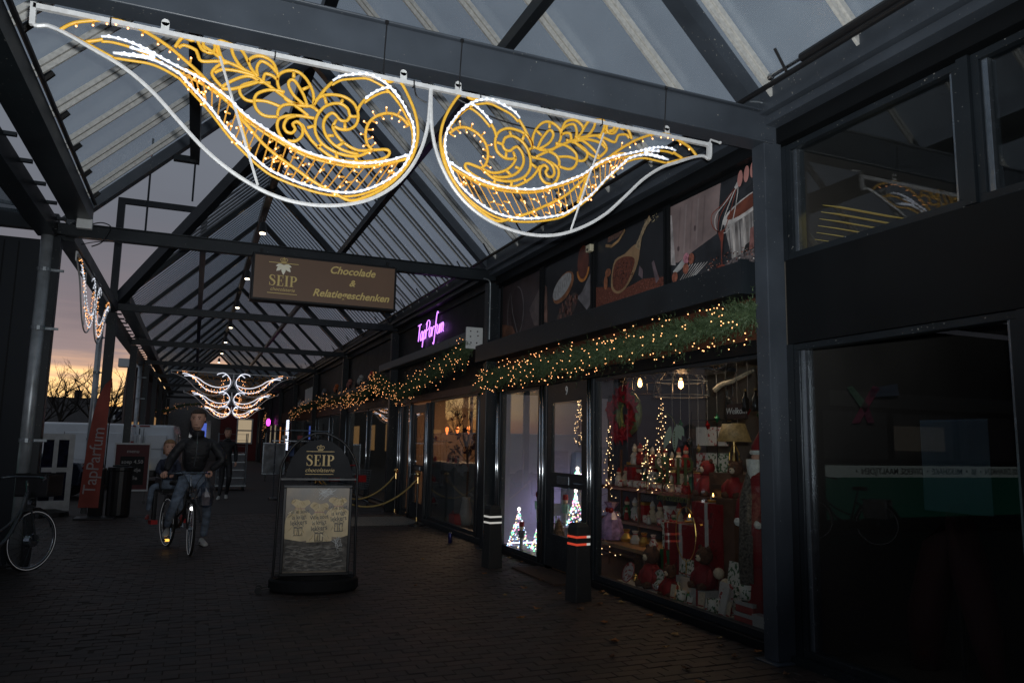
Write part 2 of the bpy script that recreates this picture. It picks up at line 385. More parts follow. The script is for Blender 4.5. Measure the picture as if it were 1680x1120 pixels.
# fallen leaves
leafm = [mat('fallen_leaf_orange', (.30, .12, .035), .8, 0, .3), mat('fallen_leaf_brown', (.16, .075, .035), .8, 0, .3), mat('fallen_leaf_yellow', (.34, .22, .09), .8, 0, .3)]
rl = random.Random(9); leaves = []
spots = [(3.9, 6.9), (3.55, 6.2), (4.1, 6.3), (3.9, 5.6), (3.6, 5.3), (4.05, 5.2), (4.2, 7.3), (3.4, 8.9), (3.15, 7.6), (3.5, 7.9), (3.9, 8.3), (4.1, 8.9), (4.2, 9.6), (4.15, 6.9), (2.9, 6.6), (3.3, 5.6), (4.15, 5.9), (3.75, 7.5), (3.95, 4.9), (3.4, 4.75), (4.0, 4.4), (3.7, 9.6), (2.4, 8.4), (3.0, 10.2), (4.2, 10.0), (4.22, 4.95), (4.15, 6.1), (4.2, 5.4), (3.2, 6.9), (3.6, 6.75), (4.22, 7.1), (4.23, 7.45), (3.05, 5.2), (3.3, 4.45)]
for i, (x, y) in enumerate(spots):
    k = rl.randrange(3); b = MB(); n = 12; r0 = rl.uniform(.028, .055); pts = []
    for j in range(n):
        t = 2 * PI * j / n; r = r0 * (1 if j % 2 == 0 else .62) * rl.uniform(.8, 1.15) * (1.15 if abs(math.sin(t)) < .3 else .9)
        pts.append((r * math.cos(t), r * math.sin(t), .006 + rl.uniform(0, .014) + .010 * abs(math.cos(t))))
    b.add(pts + [(0, 0, .005)], [(j, (j + 1) % n, n) for j in range(n)])
    o = link('fallen_leaf', b.mesh('fallen_leaf'), None, (x, y, .001), (0, 0, rl.uniform(0, 6)))
    o.data.materials.append(leafm[k]); leaves.append((y, x, o, ('orange', 'brown', 'yellowish')[k]))
zones = [('out on the paving before the blue-grey post', lambda x, y: y < 5.1 and x < 3.8), ('at the foot of the blue-grey post', lambda x, y: y < 5.1), ('under the big display window', lambda x, y: y < 7.2 and x >= 3.85), ('on the open paving before the big window', lambda x, y: y < 7.2), ('beside the door step and nearer bollard', lambda x, y: y < 9.05 and x >= 3.85), ('on the paving left of the nearer bollard', lambda x, y: y < 9.05), ('near the farther bollard', lambda x, y: True)]
cnt_ = {}
for y, x, o, cn in sorted(leaves, key=lambda q: q[0]):
    zn = next(z for z, f in zones if f(x, y)); cnt_[zn] = cnt_.get(zn, 0) + 1
    tag(o, ('nearest', 'second', 'third', 'fourth', 'fifth', 'sixth', 'seventh', 'eighth', 'ninth', 'tenth')[cnt_[zn] - 1] + ' fallen leaf, ' + cn + ', lying ' + zn, 'leaf', 'fallen leaves on the paving')

# ================================================================== ARCADE CANOPY
XL, XR, HB, BY, Y0 = -1.72, 4.23, 4.21, 6.2875, 4.709
XM = 1.25; ZR = 7.28
def YB(i): return Y0 + BY * i
def slope(side, x): return (6.02 + x) if side < 0 else (8.52 - x)      # rafter line
can = T('arcade_canopy', 'long pitched glass roof on blue-grey steel posts over the shopping passage', 'canopy', (XM, Y0, 0))
iso = lambda a, b, w, h, up=(0, 0, 1): MB().bar(a, b, w, h, up)
def ibeam(a, b, w, h, t=.018):
    """I-section beam, level, from a to b"""
    a = Vector(a); b = Vector(b); mb = MB(); d = (b - a).normalized(); sx = d.cross(Vector((0, 0, 1))).normalized()
    mb.bar(a + Vector((0, 0, h / 2 - t / 2)), b + Vector((0, 0, h / 2 - t / 2)), w, t)
    mb.bar(a - Vector((0, 0, h / 2 - t / 2)), b - Vector((0, 0, h / 2 - t / 2)), w, t)
    mb.bar(a, b, .03, h - 2 * t); return mb
NB = 9
for i in range(-2, NB):
    y = YB(i); near_ = i < 3
    # posts
    for sgn, x in ((-1, XL), (1, XR)):
        b = MB(); w = .09
        if sgn < 0 and i == 1: x, w = -1.80, .055
        b.box(x - w, x + w, y - .075, y + .075, .015, HB - .09 if sgn > 0 else HB - .09)
        b.box(x - w - .06, x + w + .04, y - .13, y + .11, .0, .014)
        P('post', b, paint if sgn > 0 and i <= 0 else paintd, can, world=True, bevel=.008 if near_ else 0)  # right posts past the nearest frame darkened by paint for flash fall-off
    # tie beam, closed box section in front
    bz, bh = (HB + .005, .245) if i <= 0 else (HB + .03, .15)
    b = MB(); b.bar((XL - .09, y, bz), (XR + .09, y, bz), .15 if i <= 0 else .10, bh)
    if i <= 1: b.bar((XL, y, bz + bh / 2 + .008), (XR, y, bz + bh / 2 + .008), .21 if i <= 0 else .14, .016); b.bar((XL, y, bz - bh / 2 - .007), (XR, y, bz - bh / 2 - .007), .19 if i <= 0 else .13, .014)
    P('tie_beam', b, paint if i <= 0 else paintd, can, world=True, bevel=.008 if near_ else 0)  # farther beams painted darker in place of the fading flash
    for sgn, x in ((-1, XL), (1, XR)):
        b = MB(); zs = HB + .15
        b.bar((x, y, slope(sgn, x) + .03), (XM - .03 * -sgn * -1 if 0 else XM, y, ZR), .13, .16, (0, 1, 0))
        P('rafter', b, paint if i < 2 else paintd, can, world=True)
# intermediate rafters beyond the second bay
for i in range(2, NB - 1):
    y = YB(i) + BY / 2
    for sgn, x in ((-1, XL), (1, XR)):
        P('rafter', MB().bar((x, y, slope(sgn, x) + .06), (XM, y, ZR + .03), .10, .12, (0, 1, 0)), paintd, can, world=True)
# ridge, purlins, eaves
YE = YB(NB - 1) + .3; YS = YB(-2) - .3
P('ridge_beam', MB().box(XM - .08, XM + .08, YS, YE, ZR - .10, ZR + .10), paintd, can, world=True)
P('purlin', MB().bar((2.74, YS, slope(1, 2.74) - .06), (2.74, YE, slope(1, 2.74) - .06), .10, .14), paintd, can, world=True)
b = MB(); b.bar((-.25, YS, 5.55), (-.25, YB(1), 5.55), .12, .30); b.box(-.52, -.19, YB(1) - .05, YB(1) + .05, 5.38, 5.46); P('purlin', b, paintd, can, world=True)
b = MB(); b.bar((-.10, YB(2) + .06, 5.86), (-.10, YE, 5.86), .13, .15); P('purlin', b, paintd, can, world=True)
# raised frame at the gap in the roof
b = MB(); b.box(XL - .08, XL + .06, YB(2) - .05, YB(2) + .05, HB + .2, 6.56); b.bar((XL + .06, YB(2), 6.5), (-.05, YB(2), 6.5), .10, .12); b.box(-.17, -.05, YB(2) - .05, YB(2) + .05, 5.8, 6.44)
P('raised_frame', b, paintd, can, world=True)
for px_ in (-.98, -.3):
    P('hanger_rod', MB().cyl((px_, 13.6, 4.9 if px_ < -.5 else 5.6), (px_, 13.6, 6.6), .018, n=6), paintd, can, world=True)
P('valley_rafter', MB().bar((-1.73, YB(2) + .2, 4.30), (1.20, 13.2, 7.22), .16, .24), paintd, can, world=True)
# right-hand eaves beam with its ledges, and gutter tube
for a, b_ in ((-2, 1), (1, NB - 1)):
    ya, yb = YB(a), YB(b_) - .002
    b = MB(); b.box(4.10, 4.50, ya, yb, 4.31, 4.50); P('eaves_beam', b, paint if a < 0 else paintd, can, world=True)
    b = MB(); b.box(4.16, 4.42, ya, yb, 4.23, 4.302); P('eaves_ledge', b, paint if a < 0 else paintd, can, world=True)
    b = MB(); b.box(4.27, 4.46, ya, yb, 4.09, 4.222); P('eaves_trim', b, blackp, can, world=True)
b = MB(); b.cyl((4.0, YS, 4.44), (4.0, YE, 4.44), .022, n=8)
for k in range(-2, 40):
    b.cyl((4.0, 4.2 + k * 1.26, 4.44), (3.88, 4.2 + k * 1.26, 4.62), .012, n=5)
P('stay_rod', b, blackm, can, world=True)
# opening gear: black sleeve and bright rod on the stay
b = MB().cyl((4.0, 2.4, 4.50), (4.0, 4.05, 4.50), .035, n=12); P('actuator_sleeve', b, blackm, can, world=True)
b = MB().cyl((4.0, 4.05, 4.50), (4.0, 4.36, 4.50), .016, n=10); b.sph((4.0, 4.38, 4.5), .03, 8); P('actuator_rod', b, mat('bright_steel', (.6, .62, .63), .25, 1, .05), can, world=True)
# left-hand eaves: double beam with rungs
for a, b_ in ((-2, 1), (2, NB - 1)):
    ya, yb = YB(a), YB(b_)
    P('eaves_beam', MB().box(-2.02, -1.80, ya, yb, 4.12, 4.34), paintd, can, world=True)
    P('eaves_beam', MB().box(-1.70, -1.42, ya, yb, 4.36, 4.56), paintd, can, world=True)
    y = ya + .2
    while y < yb - .1 and (a < 0 or y < 36):
        P('eaves_rung', MB().box(-1.88, -1.70, y, y + .05, 4.32, 4.355), paintd, can, world=True); y += .74
b = MB().cyl((-1.40, YS, 4.60), (-1.40, YB(1) - .1, 4.60), .024, n=8)
for k in range(-8, 8):
    b.cyl((-1.40, 10.6 - abs(k) * .86, 4.60), (-1.33, 10.6 - abs(k) * .86, 4.68), .03, n=6)
P('stay_rod', b, blackm, can, world=True)
P('eaves_beam', MB().box(-1.84, -1.62, YB(1) + .1, YB(2) - .1, 4.12, 4.30), paintd, can, world=True)

# glazing bars and panes
barm = mat('weathered_aluminium_bar', (.60, .59, .55), .5, .1, .16, 30)
barf = mat('dark_glazing_bar', (.10, .105, .11), .45, .4, .2, 14)
pane_near = sheet('ribbed_polycarbonate', .84, (.85, .96, 1.0), rib=26, dirt=.5)
pane_mid = sheet('clear_polycarbonate', .97, (.5, .53, .58), dirt=.3)
pane_far = sheet('corrugated_sheet', .90, (.40, .41, .43), dirt=.3)
nrm = {-1: Vector((-1, 0, 1)).normalized(), 1: Vector((1, 0, 1)).normalized()}
def pane(side, ya, yb, m, xa=None, xb=None, lift=.10):
    x0 = (XL + .12 if side < 0 else XR - .10) if xa is None else xa; x1 = XM if xb is None else xb; n = nrm[side] * lift
    a = Vector((x0, ya, slope(side, x0))) + n; b_ = Vector((x1, ya, slope(side, x1))) + n; mb = MB()
    mb.poly([a, b_, b_ + Vector((0, yb - ya, 0)), a + Vector((0, yb - ya, 0))], nrm[side] * .012)
    return P('roof_pane', mb, m, can, world=True)
def gbar(side, y, m, w=.055, h=.05, lift=.065, x1=None, name='glazing_bar'):
    x0 = XL + .14 if side < 0 else XR - .12; xe = XM if x1 is None else x1; n = nrm[side] * lift
    mb = MB(); mb.bar(Vector((x0, y, slope(side, x0))) + n, Vector((xe, y, slope(side, xe))) + n, w, h, nrm[side])
    mb.bar(Vector((x0, y, slope(side, x0))) + n * .2, Vector((xe, y, slope(side, xe))) + n * .2, w * .45, h, nrm[side])
    return P(name, mb, m, can, world=True)
ys = [4.49 + .863 * k for k in range(-14, 8)]
for side in (-1, 1):
    yy = [y for y in ys if YS < y < YB(1) - .2]
    for y in yy: gbar(side, y, barm, .06, .045)
    ed = [YS] + yy + [YB(1)]
    for a, b_ in zip(ed[:-1], ed[1:]): pane(side, a + .012, b_ - .012, pane_near)
# right slope of the second bay: closer bars
yy = [YB(1) + .63 * k for k in range(1, 10)]
for y in yy: gbar(1, y, barf, .030, .022, .08); gbar(1, y + .045, barm, .014, .016, .08)
ed = [YB(1)] + yy + [YB(2)]
for a, b_ in zip(ed[:-1], ed[1:]): pane(1, a + .012, b_ - .012, pane_mid)
# left slope of the second bay, only above the valley rafter
for k in range(7):
    ya = 13.3 + k * .6; yb = min(ya + .588, YB(2)); t0 = (YB(2) + .2 - ya) / (YB(2) + .2 - 13.2); t1 = (YB(2) + .2 - yb) / (YB(2) + .2 - 13.2)
    xa = -1.73 + 2.93 * min(1, t0); xb = -1.73 + 2.93 * max(0, t1); xb = max(xb, -1.55); xa = max(xa, -1.55)
    n = nrm[-1] * .1; mb = MB()
    mb.poly([Vector((xa, ya, slope(-1, xa))) + n, Vector((XM, ya, slope(-1, XM))) + n, Vector((XM, yb, slope(-1, XM))) + n, Vector((xb, yb, slope(-1, xb))) + n], nrm[-1] * .01)
    P('roof_pane', mb, pane_mid, can, world=True, fix=True)
    for q in (0, .3):
        y = ya + q; x0 = -1.73 + 2.93 * min(1, (YB(2) + .2 - y) / (YB(2) + .2 - 13.2)); n2 = nrm[-1] * .06
        P('glazing_bar', MB().bar(Vector((max(x0, -1.5), y, slope(-1, max(x0, -1.5)))) + n2, Vector((XM, y, ZR - .02)) + n2, .04, .04, nrm[-1]), barf, can, world=True)
# corrugated sheets from the third frame on
def corr(side, ya, yb, pitch=.26, amp=.042):
    x0 = XL + .12 if side < 0 else XR - .10; n = nrm[side]; mb = MB(); k = int(round((yb - ya) / (pitch / 4))); ve = []
    prof = [0, 1, 1, 0]
    for j in range(k + 1):
        y = ya + (yb - ya) * j / k; o_ = n * (.11 + amp * (prof[j % 4] * 2 - 1)); ve += [Vector((x0, y, slope(side, x0))) + o_, Vector((XM, y, slope(side, XM))) + o_]
    mb.add(ve, [(2 * j, 2 * j + 1, 2 * j + 3, 2 * j + 2) for j in range(k)])
    P('roof_sheet', mb, pane_far, can, world=True)
    rb = MB(); y = ya + pitch / 2
    while y < yb - .05:
        rb.bar(Vector((x0, y, slope(side, x0))) + n * .06, Vector((XM, y, slope(side, XM))) + n * .06, .055, .010, n); y += pitch
    o = P('sheet_dark_stripe', rb, barf, can, world=True); o['kind'] = 'stuff'  # dark strips stand in for the shade stripes of the corrugation
for i in range(2, NB - 1):
    for q in (0, 1):
        for side in (-1, 1): corr(side, YB(i) + q * BY / 2 + .01, YB(i) + (q + 1) * BY / 2 - .01)
# ridge lamps
lampm = mat('lit_downlight', (.9, .85, .75), .4, 0, 0, emit=(1.0, .80, .55), estr=6)
for k in range(8):
    y = 19.5 + 5.97 * k
    t = T('ridge_downlight', 'round lit downlight hanging below the ridge, number %d counted from the hanging brown sign' % (k + 1), 'lamp', (XM, y, 6.72), 0, 'downlights along the ridge')
    P('lamp_housing', MB().cyl((0, 0, .03), (0, 0, .30), .10, .07, 14), blackm, t)
    P('lamp_bracket', MB().box(-.015, .015, -.015, .015, .30, .46), blackm, t)
    P('lamp_lens', MB().cyl((0, 0, 0), (0, 0, .03), .07, .075, 14), lampm, t)
ord_ = ['nearest', 'second', 'third', 'fourth', 'fifth', 'sixth', 'seventh', 'farthest']
for o, w_ in zip([o for o in COL.objects if o.name.startswith('ridge_downlight')], ord_):
    o['label'] = w_ + ' of the round lit downlights in a row under the roof ridge'

zinc = mat('zinc_pipe', (.42, .45, .47), .38, .45, .25, 6)
# downpipes at the left posts
pipes = [(-1.90, 10.93, 'galvanised downpipe beside the dark kiosk, nearest of the pipes', .072, 4.12), (-2.00, 18.1, 'thin grey downpipe at the second left post, behind the salmon sail flag', .06, 4.1), (-1.92, 29.7, 'grey downpipe at a post in front of the brick building', .07, 4.3)]
for x, y, lb, r, h in pipes:
    t = T('downpipe', lb, 'downpipe', (x, y, 0), 0, 'downpipes along the left posts')
    P('pipe', MB().cyl((0, 0, .0), (0, 0, h), r, n=20), zinc, t, smooth=True)
    for z in (1.5, 2.9, 3.65):
        P('pipe_bracket', MB().cyl((0, 0, z), (0, 0, z + .05), r + .012, n=16).box(-.01, .22, -.012, .012, z + .01, z + .04), steel, t)
# bolts and the loose cable at the nearest joint
for x, z in ((4.16, 4.13), (4.16, 4.30), (4.28, 4.13), (4.28, 4.30)): P('bolt_head', MB().cyl((x, YB(0) - .077, z), (x, YB(0) - .088, z), .010, n=6), paint, can, world=True)
P('loose_cable', MB().tube(catmull([(3.98, 4.60, 4.385), (4.10, 4.60, 4.40), (4.18, 4.58, 4.36), (4.26, 4.57, 4.30), (4.33, 4.56, 4.29)], 5), .008, 6), steel, can, world=True)
P('loose_cable', MB().tube(catmull([(-1.5, 10.8, 4.02), (-1.2, 10.82, 4.10), (-.4, 10.8, 4.115), (.5, 10.8, 4.112)], 6), .006, 5), blackm, can, world=True)
for k in range(7): P('rivet_dot', MB().box(XR - .10, XR - .02, YB(0) - .0785, YB(0) - .0755, .4 + k * .52, .43 + k * .52) if k in (0, 6) else MB().cyl((XR - .05 + .02 * (k % 3), YB(0) - .0755, .5 + k * .55), (XR - .05 + .02 * (k % 3), YB(0) - .078, .5 + k * .55), .004, n=5), steel if k % 2 else paint, can, world=True)
# white junction box and its cable on the second tie beam
t = T('junction_box', 'small pale junction box clipped on the tie beam beside the left eaves', 'junction box', (-1.49, 10.86, 4.30))
P('box_body', MB().box(-.09, .09, -.05, .03, -.06, .07), white, t, bevel=.008)
P('cable', MB().tube(catmull([(.09, 0, .02), (.2, .0, .05), (.3, .02, .0), (.22, .0, -.2), (.1, 0, -.28)], 5), .008, 5), blackm, t)
# conduit on the post between the shops
t = T('cable_conduit', 'thin pale conduit running down the post between the two shops', 'conduit', (4.12, 10.86, 3.2))
P('conduit_tube', MB().tube(catmull([(-.1, -.04, .95), (0, -.02, .93), (.03, 0, .82), (.03, 0, .4), (.03, 0, 0)], 4), .012, 6), steel, t)

# ================================================================== FAR BACKGROUND
darkroof = mat('dark_roof_tiles', (.035, .03, .03), .8, 0, .3, 4)
brickw = mat('dusk_brick_wall', (.07, .045, .038), .85, 0, .3, 6)
glassd = glass('window_glass', (.85, .9, .95), 1.0)
def house(x0, x1, y, d, ze, zr, nm, lab, mw, wins):
    t = T('house', lab, 'house', ((x0 + x1) / 2, y, 0)); W = (x1 - x0) / 2
    P('wall', MB().box(-W, W, 0, d, 0, ze), mw, t)
    r = MB(); r.poly([(-W - .2, -.3, ze), (-W - .2, d + .3, ze), (-W - .2, d / 2, zr)], (2 * W + .4, 0, 0)); ro = P('roof', r, darkroof, t)
    P('chimney', MB().box(W * .4, W * .4 + .5, d / 2 - .3, d / 2 + .3, zr - .5, zr + .6), brickw, ro)
    for wx, wz in wins:
        f = P('window', MB().box(wx - .6, wx + .6, -.05, .02, wz, wz + 1.0), white, t); P('pane', MB().box(wx - .5, wx + .5, -.06, -.051, wz + .1, wz + .9), mat('dark_pane', (.03, .035, .05), .1, 0, 0), f)
    return t
house(-13.6, -7.6, 68, 8, 2.5, 4.7, 'a', 'dark low house under the sunset, leftmost beyond the white van', brickw, [(-2, 1.3), (1.5, 1.3)])
house(-7.4, -1.5, 70, 8, 2.2, 4.15, 'b', 'dark house with a pale dormer window behind the salmon flag', brickw, [(-1.2, 1.0), (1.2, 1.0)])
t = T('dormer', 'small pale dormer on the dark roof beyond the vans', 'dormer', (-5.6, 69.0, 2.9)); P('dormer_wall', MB().box(-.55, .55, 0, 1.4, 0, .8), white, t); P('dormer_pane', MB().box(-.4, .4, -.02, -.005, .12, .68), mat('dark_pane', (.03, .035, .05), .1, 0, 0), t)
# bare trees
barkm = mat('bare_bark', (.03, .024, .02), .9, 0, .3)
def bare_tree(x, y, h, seed, lab):
    r = random.Random(seed); t = T('bare_tree', lab, 'tree', (x, y, 0), 0, 'bare winter trees under the sunset'); tr = MB(); cr = MB()
    tr.tube([(0, 0, 0), (.05, 0, h * .22), (0, .05, h * .40)], [.16, .12, .10], 7); P('trunk', tr, barkm, t)
    def grow(p, d, l, rad, k):
        pts = [p]; q = Vector(p); dd = Vector(d)
        for _ in range(3):
            dd = (dd + Vector((r.gauss(0, .13), r.gauss(0, .13), r.gauss(.03, .08)))).normalized(); q = q + dd * l / 3; pts.append(q.copy())
        cr.tube(pts, [rad, rad * .85, rad * .7, rad * .5], 4 if k > 1 else 3, caps=False)
        if k == 0: return
        for _ in range(3 if k > 2 else r.choice((3, 4))):
            ax = Vector((r.gauss(0, 1), r.gauss(0, 1), r.gauss(0, .4))).normalized(); j = pts[r.choice((1, 2, 3))]
            nd_ = (dd + ax * r.uniform(.5, 1.0)).normalized(); nd_.z = abs(nd_.z) * .8 + .15
            grow(j, nd_.normalized(), l * r.uniform(.55, .78), rad * .55, k - 1)
    for a in range(5):
        an = a * 2 * PI / 5 + r.uniform(-.3, .3); grow(Vector((0, .05, h * (.30 + .02 * a))), Vector((math.cos(an) * .6, math.sin(an) * .6, 1)).normalized(), h * .24, .075, 4)
    P('crown', cr, barkm, t); return t
bare_tree(-8.3, 58, 7.6, 1, 'wide bare tree against the sunset, left of the salmon sail flag')
bare_tree(-9.7, 60, 6.9, 2, 'bare tree at the left edge of the sunset behind the downpipe')
bare_tree(-6.6, 60, 7.0, 3, 'bare tree close behind the top of the salmon sail flag')
bare_tree(-4.85, 52, 6.6, 4, 'narrow bare tree right of the salmon flag, beside the brick building')
bare_tree(-12.2, 62, 7.0, 5, 'bare tree hidden mostly behind the kiosk on the left')
# brick building left of the arcade
t = T('brick_building', 'dark brick building with a pale flat roof edge behind the left posts', 'building', (-2.4, 36, 0))
w = MB(); w.poly([(.42, 0, 0), (-.40, 0, 0), (-2.6, 26, 0), (.42, 26, 0)], (0, 0, 4.75)); P('wall', w, brickw, t, fix=True)
P('roof_edge', MB().box(-.75, .46, -.5, -.001, 4.5, 4.85), white, t)
for k in range(4): P('window', MB().box(-.2, .2, -.04, -.002, .9 + k * .0, 2.2) if k == 0 else MB().box(.43, .46, 2 + k * 5, 4 + k * 5, 1, 2.6), mat('dim_lit_window', (.1, .08, .05), .3, 0, 0, emit=(1, .55, .2), estr=.06 if k else .25), t)
# closing building at the end of the passage
t = T('end_building', 'pale building with a dark red bay closing the far end of the passage', 'building', (1.3, 58, 0))
endw = mat('end_wall_grey', (.20, .20, .20), .8, 0, .15)
P('wall', MB().box(-3.3, 9.2, 0, 4, 0, 6.6), endw, t)
P('red_bay', MB().box(.4, 2.9, -.3, -.002, 0, 3.9), mat('dark_red_paint', (.16, .02, .02), .6), t)
lit = mat('lit_shop_window', (.3, .25, .2), .4, 0, 0, emit=(1, .78, .5), estr=.35)
f = P('window', MB().box(1.5, 2.6, -.36, -.302, 1.2, 3.0), white, t); P('pane', MB().box(1.6, 2.5, -.37, -.361, 1.3, 2.1), lit, f); P('pane', MB().box(1.6, 2.5, -.37, -.361, 2.2, 2.9), lit, f)
P('window', MB().box(-1.6, -.2, -.05, -.002, .2, 2.8), mat('dark_pane', (.03, .035, .05), .1, 0, 0), t)
P('sign_panel', MB().box(-.9, -.5, -.1, -.051, 1.6, 2.6), mat('blue_lit_sign', (.05, .08, .3), .5, 0, 0, emit=(.15, .25, 1), estr=.5), t)
# lit garlands at the far end
warmled = mat('warm_fairy_light', (1, .7, .4), .4, 0, 0, emit=(1.0, .42, .15), estr=3.2, sample='NONE')
needle = mat('fir_needles', (.062, .098, .042), .65, 0, .45, 30)
def glights(mb, c, r): mb.sph(c, r, 5)

